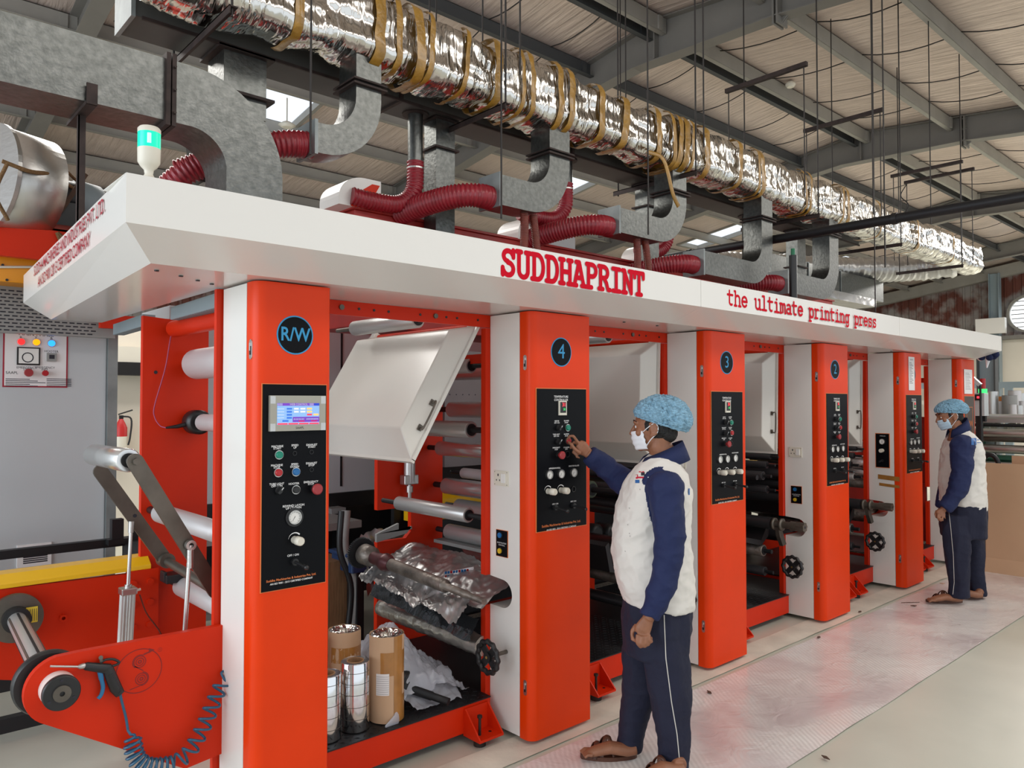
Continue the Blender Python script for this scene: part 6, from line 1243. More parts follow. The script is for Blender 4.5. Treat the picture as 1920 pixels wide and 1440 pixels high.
crumple('foil_scrap', 'foil_dull', [(2.75, 4.50, .32), (3.3, 4.45, .32), (3.3, 4.62, .75), (2.75, 4.62, .70)], 30, 30, .08, 6, 'crinkled foil scraps behind the gear of the greasy shaft', 'foil scrap', 4)
a = PY(735, 1030, 4.3); t = thing('blue_box', 'dark blue plastic box with lid behind the notch of the red rear plate', 'box', (a.x, 4.42, a.z - .12)); mb = MB(); mb.box((-.3, -.12, 0), (.22, .15, .10)); mb.build('box_body', 'blue_tub', t, bevel=.01); mb = MB(); mb.box((-.32, -.14, .10), (.24, .16, .125)); mb.build('box_lid', 'blue_tub', t, bevel=.008)
mb = MB(); mb.cyl((-.1, 0, .125), (-.1, 0, .145), .025, 14); mb.build('lid_knob', 'black_plastic', t); 
for x in (-.25, .1): mb = MB(); mb.box((x, -.1, -(a.z - .12)), (x + .05, .1, 0)); mb.build('leg', 'black_steel', t)
for k in range(2):
    a = PY(640 + k * 8, 1065 + k * 20, 4.4); mb = MB(); mb.tube(bez([(a.x, 4.4, .95), (a.x - .02, 4.38, .7), (a.x + .05, 4.36, .45), (a.x + .02, 4.38, .05)], 8), .022 if k == 0 else .03, 12); tag(mb.build('conduit', 'black_plastic' if k == 0 else 'cabinet_dull'), ('black' if k == 0 else 'grey') + ' flexible conduit hanging down behind the gear', 'conduit')
a = PY(622, 1045, 4.5); mb = MB(); mb.box((a.x - .25, 4.45, 0), (a.x + .10, 4.75, .62)); tag(mb.build('cardboard_carton', 'card_dark'), 'brown cardboard carton on the floor just past the R/W column edge', 'carton')
a = PY(850, 992, 5.0); t = thing('printed_carton', 'tan cardboard carton printed MADE IN beyond the steel rollers', 'carton', (a.x, 4.85, 0)); mb = MB(); mb.use('card'); mb.box((-.32, 0, .72), (.35, .36, .72 + .28)); mb.build('carton_body', None, t)
mb = MB(); add_text(mb, 'MADE IN', .06, (-.02, -.002, .86), (1, 0, 0), (0, 0, 1), .001); mb.build('carton_print', 'ink', t); mb = MB(); mb.box((.05, -.003, .72), (.11, .36, 1.003)); mb.build('carton_tape', 'packing_tape', t)
mb = MB(); mb.box((-.3, .05, 0), (.35, .35, .72)); mb.build('carton_stand', 'black_steel', t)
p0 = PY(818, 1010, 4.0); p1 = PY(905, 1035, 3.1)
t = thing('doctor_blade_tray', 'long grey tray edge with torn foil hanging under the chrome rollers', 'tray', (p0.x, 3.95, p0.z)); mb = MB(); mb.box((-.02, -.9, -.02), (.10, .05, 0)); mb.build('tray_edge', 'cabinet_dull', t)
o = crumple('foil_curtain', 'foil_dull', [(p0.x + .03, 3.15, p0.z - .015), (p0.x + .05, 3.85, p0.z - .015), (p0.x + .12, 3.75, p0.z - .17), (p0.x + .14, 3.2, p0.z - .20)], 40, 16, .02, 9, 'torn foil with black writing hanging from the grey tray edge', 'foil sheet', 2)
# ================================================================== FAR RIGHT
# cardboard screen
t = thing('cardboard_screen', 'tall brown cardboard sheet screen standing behind the far worker', 'screen', (8.45, 2.0, 0))
x0 = 8.45; mb = MB(); mb.box((0, -1.6, .14), (.012, .44, 1.06)); mb.build('upper_sheet', 'card', t); mb = MB(); mb.prism([(-.0, -1.6, .14), (-.05, -1.6, .0), (-.04, -1.6, .0), (.012, -1.6, .14)], (0, 2.04, 0)); mb.build('skirt_fold', 'card', t); mb = MB()
for y in (.1, -.62): mb.box((-.0015, y, .14), (0, y + .003, 1.06))
mb.build('fold_line', 'card_dark', t)
mb = MB(); mb.box((.35, -1.6, 0), (.36, .3, 1.12)); mb.build('rear_sheet', 'card', t)
# blue-black stand-off between
t = thing('steel_bow', 'dark curved steel guard rising behind the cardboard screen', 'guard', (8.62, PX(1857, 870, 8.62).y, 1.0)); mb = MB(); mb.tube([(0, .075 * math.cos(R(a)), .13 * math.sin(R(a)) - .0) for a in range(0, 181, 12)], .022, 12); mb.build('bow', 'black_steel', t)
mb = MB(); mb.box((-.01, -.07, -1.0), (.01, .07, .05)); mb.build('backing', 'arm_steel', t)
# slitting machine with steel rollers, runs across the aisle end
mx = 10.2
t = thing('roller_machine', 'green framed machine with rows of grey steel rollers beyond the cardboard screen', 'machine', (mx, 1.5, 0))
def Rz(px_y, X): return PX(1880, px_y, X).z
for k, (py, r, m, off) in enumerate(((781, .028, 'satin_roll', 0), (812, .05, 'steel', .0), (822, .045, 'arm_steel', .05), (842, .05, 'steel', .0), (798, .02, 'black_steel', .1), (868, .016, 'steel', -.1))):
    z = Rz(py, mx); mb = MB(); mb.cyl((off, -2.5, z), (off, 1.75, z), r, 24); mb.build('roller', m, t)
z = Rz(663, 9.9) if 0 else 0
for py, hh in ((858, .05), (885, .08)): z = Rz(py, mx); mb = MB(); mb.box((.02, -2.5, z - hh / 2), (.10, 1.8, z + hh / 2)); mb.build('cross_beam', 'green_frame', t)
mb = MB(); mb.box((.12, -2.5, .2), (.16, 1.8, 1.0)); mb.build('rear_panel', 'green_frame', t)
for y in (1.72, -2.5): mb = MB(); mb.box((-.15, y, 0), (.35, y + .05, Rz(775, mx) + .02)); mb.build('side_frame', 'green_frame', t)
zt = Rz(783, mx + .4); mb = MB(); mb.box((.2, -2.5, zt - .06), (1.3, 1.9, zt)); mb.build('table_top', 'satin_roll', t)
for y in (1.8, -2.4): mb = MB(); mb.box((1.2, y, 0), (1.28, y + .08, zt - .06)); mb.build('leg', 'green_frame', t)
# tubes on the table
random.seed(3)
tub = [(1828, .06, .18, 'pale_roll'), (1840, .07, .26, 'satin_roll'), (1850, .05, .22, 'pale_roll'), (1860, .07, .32, 'satin_roll'), (1871, .05, .20, 'pale_roll'), (1883, .06, .26, 'btn_orange'), (1893, .08, .27, 'cabinet_dull'), (1903, .07, .33, 'pale_roll'), (1913, .07, .30, 'satin_roll'), (1899, .04, .16, 'pale_roll'), (1910, .045, .15, 'satin_roll'), (1918, .05, .2, 'pale_roll')]
mat('btn_orange', (.62, .22, .04), .5)
nms = ['short pale tube', 'grey tube', 'thin pale tube', 'tall grey tube', 'short thin pale tube', 'orange tube', 'wide dark grey tube', 'tallest pale tube', 'tall silver tube', 'low pale tube', 'low silver tube', 'pale tube by the frame edge']
for k, (px, r, h, m) in enumerate(tub):
    X = mx + .45 + (k % 3) * .2 + (.0 if k < 9 else -.2); p = PX(px, 770, X); t2 = thing('film_tube', nms[k] + ' standing on the table behind the steel rollers', 'tube', (X, p.y, zt), 'tubes on the far table')
    mb = MB(); mb.tube([(0, 0, .0), (0, 0, h)], r, 18, caps=False); mb.ring((0, 0, h - .003), (0, 0, h), r, r * .6, 18); mb.build('tube_wall', m, t2); mb = MB(); mb.cyl((0, 0, h - .02), (0, 0, h - .01), r * .6, 14); mb.build('tube_bore', 'arm_steel', t2)
for k in range(9):
    px = 1850 + k * 8.5; X = mx + .3; p = PX(px, 800, X); mb = MB(); z = Rz(803, X) + .01 * (k % 3); mb.tube([(X, p.y, z), (X + .1, p.y - .04 + .02 * (k % 4), z + .02)], .035, 14); tag(mb.build('paper_core', 'ivory' if k % 3 else 'paper'), 'small pale paper core lying between the steel rollers', 'paper core', 'paper cores between the rollers')
# control box with red light and small beacon
p = PX(1835, 755, 9.9); t = thing('control_box', 'grey control box with red lit switch beside the last column', 'control box', (9.9, p.y, 1.5)); a = PX(1822, 737, 9.9); b = PX(1846, 780, 9.9)
mb = MB(); mb.box((0, b.y - p.y, b.z - 1.5), (.15, a.y - p.y + .1, a.z - 1.5)); mb.build('box_body', 'cabinet_grey', t, bevel=.003); mb = MB(); q = PX(1834, 745, 9.89); mb.box((-.01, q.y - p.y - .035, q.z - 1.535), (0, q.y - p.y + .035, q.z - 1.465)); mb.build('switch_frame', 'black_plastic', t); mb = MB(); mb.box((-.014, q.y - p.y - .012, q.z - 1.512), (-.009, q.y - p.y + .012, q.z - 1.488)); mb.build('switch_light', 'led_red', t); mb = MB(); mb.box((.02, -.02, -1.5), (.08, .04, b.z - 1.5)); mb.build('stand', 'black_steel', t)
q = PX(1843, 755, 10.0); t = thing('small_beacon', 'small red and green signal beacon above the grey control box', 'beacon', (10.0, q.y, q.z - .02)); mb = MB(); mb.cyl((0, 0, .0), (0, 0, .12), .04, 14); mb.build('beacon_base', 'paint_red_ext', t)
mb = MB(); mb.cyl((0, 0, .12), (0, 0, .18), .045, 14); mb.build('green_lens', 'led_green', t); mb = MB(); mb.cyl((0, 0, .18), (0, 0, .30), .030, 14); mb.build('red_lens', 'btn_red', t); mb = MB(); mb.box((-.03, -.03, -.2), (.03, .03, 0)); mb.build('bracket', 'black_steel', t)
# grey partition framing
X = 13.0; t = thing('partition_frame', 'blue grey steel partition framing behind the far machine', 'partition', (X, 1.5, 0)); z1 = PX(1880, 716, X).z; z0 = PX(1880, 770, X).z
mb = MB(); mb.box((0, -2.5, z1 - .09), (.06, 3.6, z1)); mb.build('top_rail', 'blue_grey', t); mb = MB(); mb.box((0, -2.5, .9), (.06, 3.6, 1.0)); mb.build('low_rail', 'blue_grey', t)
for px in (1822, 1875, 1898): y = PX(px, 740, X).y - 1.5; mb = MB(); mb.box((0, y, 0), (.06, y + .10, z1 - .09)); mb.build('upright', 'blue_grey', t)
mb = MB(); mb.box((.1, -2.5, z0 - .03), (.16, 3.5, z0 + .03)); t2 = mb.build('yellow_tube', 'ivory'); t2.location = (0, 0, 0); 
for v in t2.data.vertices: v.co += Vector((X - .6, 1.5, .12))
tag(t2, 'long pale yellow tube lying level in front of the partition framing', 'tube')
# slender column and lamp arm at the canopy end
a = PX(1851, 700, 11.5); t = thing('steel_post', 'grey steel channel post just past the canopy end', 'column', (11.5, a.y, 0)); mb = MB(); mb.box((0, -.10, 0), (.02, .10, 2.45)); mb.build('web', 'blue_grey', t)
for y in (-.11, .09): mb = MB(); mb.box((-.06, y, 0), (.08, y + .02, 2.45)); mb.build('flange', 'purlin_shade_post_dark', t)
p = PX(1852, 668, 8.95); mb = MB()
for k in range(7): q = p + Vector((.03 * math.sin(k * 2.3), .035 * (k - 3) * .7, .015 * math.cos(k * 1.7))); mb.use('navy' if k not in (3, 6) else 'mask_white'); mb.ball(q, .035, (.8, 1, 1), 8)
mb.use('mask_white'); mb.tube([p, p + Vector((0, 0, -.05)), p + Vector((0, .01, -.12))], [.03, .02, .006], 10); tag(mb.build('rag_bundle'), 'bundle of dark and white rags tied under the canopy end', 'rags')
a = PX(1820, 706, 9.6); b = PX(1838, 722, 9.6); mb = MB(); mb.box((-.03, 0, -.02), (.03, (b - a).length, .02), Matrix.Translation(a) @ (b - a).to_track_quat('Y', 'Z').to_matrix().to_4x4()); o = mb.build('lamp_arm', 'cabinet_grey'); tag(o, 'slanting grey tube lamp beside the last orange column', 'lamp'); mb = MB(); c = b; mb.cyl(c, (c.x, c.y, 0), .012, 8); mb.build('lamp_pole', 'black_steel', o)
t = thing('roof_box', 'small white box on the grey column above the far canopy end', 'box', PX(1851, 612, 28.2)); mb = MB(); mb.box((-.1, -.42, -.25), (.1, .42, .25)); mb.build('box_body', 'white_paint', t); t.location.y = 7.9
# litter on the floor film
random.seed(9)
for k, (px, py, lb) in enumerate(((1548, 1421, 'dark scrap on the bare floor near the lower frame edge'), (1707, 1130, 'thin brown stick on the film before the far worker'), (1713, 1136, 'small brown scrap beside the thin stick'), (1612, 1147, 'dark scrap on the film beside the fourth column'), (1767, 1094, 'tan scrap on the film behind the far worker'), (1330, 1298, 'brown scrap on the film behind the near worker'), (1535, 1195, 'tiny dark scrap on the pale strip'))):
    p = PZ(px, py, .012); mb = MB(); L = .05 if k != 1 else .16; d = Vector((random.uniform(-1, 1), random.uniform(-1, 1), 0)).normalized() if k != 1 else Vector((.8, -.6, 0)); s = Vector((-d.y, d.x, 0)) * (.012 if k != 1 else .003)
    mb.prism([p - d * L / 2, p - d * L * .1 + s, p + d * L / 2, p + s * -.8], (0, 0, .004)); tag(mb.build('floor_scrap', 'wood' if k != 4 else 'card'), lb, 'scrap')
# ================================================================== PEOPLE
def solid(mb, name, mats, voxel, smooth=6, parent=None, assign=None, disp=None, fac=.5):
    src = mb.build('tmp', mats[0], weld=True)
    r = src.modifiers.new('r', 'REMESH'); r.mode = 'VOXEL'; r.voxel_size = voxel; r.use_smooth_shade = True
    if smooth: s = src.modifiers.new('s', 'SMOOTH'); s.factor = fac; s.iterations = smooth
    dg = bpy.context.evaluated_depsgraph_get(); me = bpy.data.meshes.new_from_object(src.evaluated_get(dg)); old = src.data; bpy.data.objects.remove(src); bpy.data.meshes.remove(old)
    if disp:
        nr = [v.normal.copy() for v in me.vertices]
        for v, n in zip(me.vertices, nr): v.co += n * disp(v.co, n)
        me.update()
    me.materials.clear()
    for m in mats: me.materials.append(M[m])
    for p in me.polygons:
        p.use_smooth = True
        p.material_index = assign(p.center, p.normal) if assign else 0
    me.name = name; o = bpy.data.objects.new(name, me); COL.objects.link(o)
    if parent is not None: o.parent = parent
    return o
def worker(label, depth, px0, J, cap_bulge, yaw_head, dirt, voxel=.005):
    base = _fw * depth + _rt * ((px0 - 960) / F * depth)
    def W(a, c, z): return base + _rt * a - _fw * c + Vector((0, 0, z))
    def Q(px, py, c=0):
        d = depth - c; return W((px - px0) / F * d + (px0 - 960) / F * (d - depth) , c, CAMZ + (754.8 - py) / F * d)
    SIDE = -_fw
    def tube(mb, pts, rs, sq=1, up=None, seg=18):   # elliptical: radius along 'up' is r, across is r*sq
        return mb.tube(pts, rs, seg, squash=sq, up=up)
    B = MB(); hd = J['head']; hc = Q(*hd['c'])
    fh = (_rt * -math.cos(yaw_head) - (-_fw) * math.sin(yaw_head)); fh.z = -math.sin(hd['pitch']); fh.normalize()
    sd = fh.cross(Vector((0, 0, 1))).normalized(); sd = -sd if sd.dot(SIDE) < 0 else sd; uh = sd.cross(fh).normalized(); uh = -uh if uh.z < 0 else uh
    def Hh(f, s, u): return hc + fh * f + sd * s + uh * u
    mt = Matrix((fh, sd, uh)).transposed()
    B.ball(hc, 1, (.095, .074, .090), 14, mt)                                    # cranium
    B.ball(Hh(.030, 0, -.035), 1, (.062, .060, .070), 12, mt)                    # face
    B.ball(Hh(.040, 0, -.085), 1, (.044, .044, .032), 10, mt)                    # jaw
    B.ball(Hh(.072, 0, -.103), 1, (.018, .020, .014), 8, mt)                     # chin
    tube(B, [Hh(.086, 0, .010), Hh(.102, 0, -.015), Hh(.112, 0, -.033), Hh(.096, 0, -.042)], [.007, .010, .013, .009], 1, None, 10)   # nose
    for s in (-1, 1):
        B.ball(Hh(.080, s * .030, .018), 1, (.014, .022, .010), 8, mt)           # brow
        B.ball(Hh(.068, s * .046, -.030), 1, (.016, .016, .018), 8, mt)          # cheek
        for k in range(9):                                                       # ear rim
            a = R(-110 + 245 * k / 8); B.ball(Hh(-.004 - .019 * math.cos(a), s * .083, -.014 + .030 * math.sin(a)), 1, (.0065, .0065, .0065), 5, mt)
        B.ball(Hh(-.004, s * .076, -.014), 1, (.018, .009, .026), 8, mt); B.ball(Hh(.006, s * .079, -.044), 1, (.009, .007, .011), 6, mt)
    B.ball(Hh(.088, 0, -.066), 1, (.010, .022, .006), 8, mt); B.ball(Hh(.086, 0, -.077), 1, (.010, .020, .007), 8, mt)     # lips
    nb = Q(*J['neck']); tube(B, [Hh(-.018, 0, -.05), Hh(-.012, 0, -.09), nb + Vector((0, 0, .03)), nb - Vector((0, 0, .05))], [.058, .056, .062, .075], 1)
    sp = [Q(*p) for p in J['spine']]; tube(B, sp, [.09, .11, .11, .10, .07], 1.1, up=(_rt.x, _rt.y, 0))
    arms = {}
    for nm in ('near', 'far'):
        P = [Q(*p) for p in J['arm_' + nm]]; tube(B, bez(P, 5), None or [.055 - .03 * (i / (5 * (len(P) - 1))) for i in range(5 * (len(P) - 1) + 1)]); arms[nm] = P
        P = [Q(*p) for p in J['leg_' + nm]]; n = 5 * (len(P) - 1) + 1; tube(B, bez(P, 5), [.060 - .022 * min(1, i / (n - 1) * 1.05) for i in range(n)])
        ft = J['foot_' + nm]; h = Vector(PZ(*ft[0], .03)); t = Vector(PZ(*ft[1], .03)); h.z = .056; t.z = .043; A = P[-1]; d = (t - h).normalized()
        tube(B, [A, A * .4 + h * .6 + Vector((0, 0, .02)), h + Vector((0, 0, .012))], [.036, .034, .030])
        B.tube([h - d * .012, h + d * .03, h.lerp(t, .45) + Vector((0, 0, .018)), h.lerp(t, .78) + Vector((0, 0, .004)), t - d * .03], [.023, .027, .028, .022, .014], 14, squash=1.4, up=(0, 0, 1))
        sv = d.cross(Vector((0, 0, 1))).normalized()
        for k in range(5):
            off = (-.030 + .015 * k) * (1 if nm == 'near' else -1); q = h.lerp(t, .80) + sv * off; L = (t - h).length * (.20 - .012 * k) ; r_ = .011 if k == 0 else .0078
            B.tube([q, q + d * L * .6 + Vector((0, 0, .004)), q + d * L - Vector((0, 0, .008))], [r_, r_, r_ * .8], 8)
    # hands: palm and five bent fingers each
    for nm in ('near', 'far'):
        hp = J['hand_' + nm]; wr = arms[nm][-1]; pm = Q(*hp['palm']); B.tube([wr, wr.lerp(pm, .45), pm, pm + (pm - wr).normalized() * .022], [.026, .032, .037, .028], 14, squash=.55, up=tuple((Q(*hp['edge']) - pm).normalized()))
        for ch, r_ in hp['fingers']:
            P = [Q(*q) for q in ch]; n = len(P); B.tube(bez(P, 4), [r_ * (1 - .25 * i / (4 * (n - 1))) for i in range(4 * (n - 1) + 1)], 10)
            B.ball(P[-1], r_ * .76, n=6)
            for q in P[1:-1]: B.ball(q, r_ * 1.06, n=5)
    body = solid(B, 'person', ['skin'], voxel * .82, 3, disp=None); tag(body, label, 'person')
    def kid(mb, n, m, **k): return mb.build(n, m, body, **k)
    # hair
    Hm = MB(); Hm.ball(Hh(-.018, 0, .002), 1, (.090, .080, .088), 12, mt); Hm.ball(Hh(-.055, 0, -.040), 1, (.045, .062, .045), 10, mt)
    for s in (-1, 1): Hm.ball(Hh(.026, s * .066, .002), 1, (.012, .008, .026), 8, mt)
    solid(Hm, 'hair', ['hair'], .005, 2, body, disp=lambda p, n: .0025 * noise.noise(p * 130))
    for s in (-1, 1):
        Em = MB(); Em.use('paper'); Em.ball(Hh(.078, s * .029, -.002), .0100, n=8); Em.use('ink'); Em.ball(Hh(.0835, s * .029, -.002), .0058, n=6); Em.build('eye', None, body)
        Em = MB(); Em.tube([Hh(.092, s * .016, .022), Hh(.090, s * .032, .027), Hh(.076, s * .050, .020)], [.003, .004, .002], 6); Em.build('eyebrow', 'hair', body)
    # bouffant cap
    Cp = MB(); cb, cs = cap_bulge; Cp.ball(Hh(cb[0], 0, cb[1]), 1, cs, 18, mt); Cp.ball(Hh(cb[0] - cs[0] * .45, 0, cb[1] - .018), 1, (cs[0] * .62, cs[1] * .92, cs[2] * .78), 14, mt)
    rim0 = hd['rim']
    cap = solid(Cp, 'bouffant_cap', ['cap_blue'], .0045, 4, body)
    bm = bmesh.new(); bm.from_mesh(cap.data); nrm = (uh + fh * rim0[1]).normalized(); org = Hh(0, 0, rim0[0])
    bmesh.ops.bisect_plane(bm, geom=bm.verts[:] + bm.edges[:] + bm.faces[:], plane_co=org, plane_no=nrm, clear_inner=True)
    bound = [e for e in bm.edges if e.is_boundary]; rimv = set(v for e in bound for v in e.verts); rimpts = [v.co.copy() for v in rimv]
    cax = Hh(cb[0], 0, 0)
    for v in bm.verts:
        h_ = (v.co - org).dot(nrm); tpr = max(0, 1 - h_ / .028)
        ctr = cax + uh * (v.co - cax).dot(uh)
        d = v.co - ctr; v.co -= d * (.10 * tpr ** 1.6)
        q = v.co * 1.0; a = math.atan2((q - cax).dot(sd), (q - cax).dot(fh)); rad = (q - Hh(cb[0], 0, cb[1]))
        n_ = rad.normalized(); v.co += n_ * (.006 * (1 - abs(noise.noise(Vector((a * 6 + h_ * 20, h_ * 40, 3)))) * 3) + .0035 * (1 - 3 * abs(noise.noise(Vector((a * 16 + h_ * 40, h_ * 60, 8))))) + .0035 * math.sin(a * 26 + 3 * noise.noise(q * 14)) * max(.2, tpr))
    bm.to_mesh(cap.data); bm.free()
    for p in cap.data.polygons: p.use_smooth = True
    ang = sorted((math.atan2((q - cax).dot(sd), (q - cax).dot(fh)), q) for q in rimpts) if False else None
    Rb = MB(); K = 72; pts = []
    for k in range(K + 1):
        a = 2 * PI * k / K; dd = fh * math.cos(a) * cs[0] * .90 + sd * math.sin(a) * cs[1] * .92; q = cax + dd; q = q - uh * ((q - org).dot(nrm) / max(.2, uh.dot(nrm))); pts.append(q + uh * .003 + dd.normalized() * .003 * math.sin(a * 24))
    Rb.tube(pts, .0048, 8); kid(Rb, 'cap_band', 'cap_blue')
    # mask with ear loops
    Mk = MB(); nu, nv = 18, 14; vs = []
    for j in range(nv + 1):
        for i in range(nu + 1):
            s = -1 + 2 * i / nu; u = -.020 - .085 * j / nv; e_ = .052 + .010 * math.sin(PI * j / nv); r0 = .106 - .018 * (j / nv) + .008 * math.sin(PI * j / nv) * (1 - abs(s)); ff = r0 - .062 * abs(s) ** 2.2; pl = .0022 * math.sin(j * PI * 2 / 4)
            vs.append(Hh(ff + pl + .004, s * (e_ + .006 * (1 - j / nv)), u - .006 * (1 - abs(s))))
    Mk.add(vs, [(j * (nu + 1) + i, j * (nu + 1) + i + 1, (j + 1) * (nu + 1) + i + 1, (j + 1) * (nu + 1) + i) for j in range(nv) for i in range(nu)], True)
    mk = kid(Mk, 'face_mask', J.get('mask', 'mask_white')); so = mk.modifiers.new('s', 'SOLIDIFY'); so.thickness = .0015
    for s in (-1, 1):
        Lp = MB(); Lp.tube(bez([Hh(.045, s * .064, -.026), Hh(.02, s * .079, -.008), Hh(-.010, s * .084, .010), Hh(-.026, s * .083, -.006), Hh(-.020, s * .083, -.034), Hh(.010, s * .079, -.062), Hh(.036, s * .060, -.092)], 6), .0022, 6); Lp.build('ear_loop', 'mask_white', mk)
    # shirt: white body, navy raglan sleeves
    S = MB(); upa = tuple(_rt)
    for ring in [J['torso']]:
        P = [Q((x0 + x1) / 2, y, 0) for (y, x0, x1, wd) in ring]; vs = []; n = 28; rows = []
        for (y, x0, x1, wd) in ring:
            c = Q((x0 + x1) / 2, y, 0); ra = (x1 - x0) / 2 / F * depth; tl = J.get('tilt', 0)
            for k in range(n): a = 2 * PI * k / n; ca, sa = math.cos(a), math.sin(a); q = 2.4; rr = (abs(ca) ** q + abs(sa) ** q) ** (-1 / q); vs.append(c + _rt * (ra * ca * rr) + SIDE * (wd * sa * rr) + Vector((0, 0, tl * ra * ca * rr)))
        m = len(ring); S.add(vs, [(i * n + k, (i + 1) * n + k, (i + 1) * n + (k + 1) % n, i * n + (k + 1) % n) for i in range(m - 1) for k in range(n)], True); S.add(vs[:n], [tuple(range(n))]); S.add(vs[-n:], [tuple(range(n - 1, -1, -1))])
    for nm in ('near', 'far'):
        P = [Q(*p) for p in J['arm_' + nm]]; rs = J['sleeve_' + nm]; bz = bez(P, 6); L = len(bz) - 1; rr = []
        for i in range(len(bz)): t = i / L * (len(rs) - 1); k = min(int(t), len(rs) - 2); rr.append(rs[k] + (rs[k + 1] - rs[k]) * (t - k))
        cut = int(L * J.get('cuff_' + nm, .95)); S.tube(bz[:cut + 1], rr[:cut + 1], 20, squash=.92); S.ball(P[0], rs[0] * 1.02, n=10)
    axes = {nm: bez([Q(*p) for p in J['arm_' + nm]], 4) for nm in ('near', 'far')}
    tax = [Q((x0 + x1) / 2, y, 0) for (y, x0, x1, wd) in J['torso']]
    TR = [(c.z, (c - base).dot(_rt), (x1 - x0) / 2 / F * depth, wd) for c, (y, x0, x1, wd) in zip(tax, J['torso'])]
    def sleeve(p):
        a_, c_, z_ = (p - base).dot(_rt), (p - base).dot(SIDE), p.z
        for nm in ('near', 'far'):
            A = axes[nm]; dm, ii = min(((p - q).length, i) for i, q in enumerate(A)); rs_ = J['sleeve_' + nm]; tt = ii / (len(A) - 1) * (len(rs_) - 1); kk = min(int(tt), len(rs_) - 2); rad = rs_[kk] + (rs_[kk + 1] - rs_[kk]) * (tt - kk)
            if dm > rad * 1.5: continue
            if ii < 4 and dm < rad * 1.2 and ((nm == 'near' and c_ > J['seam_near']) or (nm == 'far' and c_ < -J['seam_far'])): return True
            for (z0, a0, r0, w0), (z1, a1, r1, w1) in zip(TR, TR[1:]):
                if z0 <= z_ <= z1:
                    t = (z_ - z0) / max(1e-6, z1 - z0); aa = a0 + (a1 - a0) * t; rr = r0 + (r1 - r0) * t; ww = w0 + (w1 - w0) * t; lft = J.get('tilt', 0) * (a_ - aa)
                    if (abs(a_ - aa) / rr) ** 2.4 + (abs(c_) / ww) ** 2.4 > 1.22: return True
                    break
            else:
                if dm < rad * 1.4: return True
        return False
    def wr(p, n):
        q = Vector((p.x, p.y, p.z)); u_ = q.dot(_rt); c_ = q.dot(SIDE); a = .007 * noise.noise(Vector((u_ * 8 + q.z * 5, c_ * 8, q.z * 5))) + .007 * (1 - 2 * abs(noise.noise(Vector((u_ * 9 + q.z * 7, c_ * 9, q.z * 11 - u_ * 7))))) + .003 * (1 - 2 * abs(noise.noise(Vector((u_ * 22 - q.z * 12, c_ * 20, q.z * 24))))) + .001 * noise.noise(q * 50)
        return a
    shirt = solid(S, 'shirt', ['shirt', 'navy'], voxel * 1.15, 5, body, assign=lambda p, n: 1 if sleeve(p) else 0, disp=wr)
    # hem lip
    # collar
    Co = MB(); cc = [Q(*p) for p in J['collar']]; n = 40; vs = []
    cu = (cc[1] - cc[0]).normalized(); cen = (cc[0] + cc[1]) / 2; ra = (cc[1] - cc[0]).length / 2
    for r_, dz, ex in ((1.0, -.006, 0), (.95, .040, 0), (.98, .052, 0), (1.18, .016, 0), (1.34, -.030, 0)):
        for k in range(n + 1):
            a = PI + R(22) + (2 * PI - R(44)) * k / n; vs.append(cen + cu * (ra * r_ * math.cos(a)) + SIDE * (.072 * r_ * math.sin(a)) + Vector((0, 0, dz + (.014 * math.cos(a) if dz > .03 else -.012 * math.cos(a - PI) * 0))))
    Co.add(vs, [(i * (n + 1) + k, i * (n + 1) + k + 1, (i + 1) * (n + 1) + k + 1, (i + 1) * (n + 1) + k) for i in range(4) for k in range(n)], True); co = kid(Co, 'collar', 'navy'); so = co.modifiers.new('s', 'SOLIDIFY'); so.thickness = .004
    # trousers
    Tm = MB(); n = 26; vs = []
    for (y, x0, x1, wd) in J['hips']:
        c = Q((x0 + x1) / 2, y, 0); ra = (x1 - x0) / 2 / F * depth
        for k in range(n): a = 2 * PI * k / n; ca, sa = math.cos(a), math.sin(a); rr = (abs(ca) ** 2.3 + abs(sa) ** 2.3) ** (-1 / 2.3); vs.append(c + _rt * (ra * ca * rr) + SIDE * (wd * sa * rr))
    m = len(J['hips']); Tm.add(vs, [(i * n + k, (i + 1) * n + k, (i + 1) * n + (k + 1) % n, i * n + (k + 1) % n) for i in range(m - 1) for k in range(n)], True); Tm.add(vs[:n], [tuple(range(n))]); Tm.add(vs[-n:], [tuple(range(n - 1, -1, -1))])
    for nm in ('near', 'far'):
        rows = J['tleg_' + nm]; vs = []
        for (y, x0, x1, wd, c_) in rows:
            c = Q((x0 + x1) / 2, y, c_); ra = (x1 - x0) / 2 / F * (depth - c_)
            for k in range(n): a = 2 * PI * k / n; vs.append(c + _rt * (ra * math.cos(a)) + SIDE * (wd * math.sin(a)))
        m = len(rows); Tm.add(vs, [(i * n + k, (i + 1) * n + k, (i + 1) * n + (k + 1) % n, i * n + (k + 1) % n) for i in range(m - 1) for k in range(n)], True); Tm.add(vs[:n], [tuple(range(n))]); Tm.add(vs[-n:], [tuple(range(n - 1, -1, -1))])
    def wt(p, n): return .009 * (1 - 2 * abs(noise.noise(Vector((p.x * 12 + p.z * 1.5, p.y * 12, p.z * 2.6))))) + .006 * noise.noise(Vector((p.x * 7, p.y * 7, p.z * 8))) + .004 * (1 - 2 * abs(noise.noise(Vector((p.x * 9, p.y * 9, p.z * 16))))) + .001 * noise.noise(p * 60)
    tr = solid(Tm, 'trousers', ['trouser'], voxel * 1.2, 5, body, disp=wt)
    # piping along the near leg, laid on the cloth
    from mathutils.bvhtree import BVHTree
    bv = BVHTree.FromPolygons([v.co for v in tr.data.vertices], [tuple(p.vertices) for p in tr.data.polygons]); Pp = []
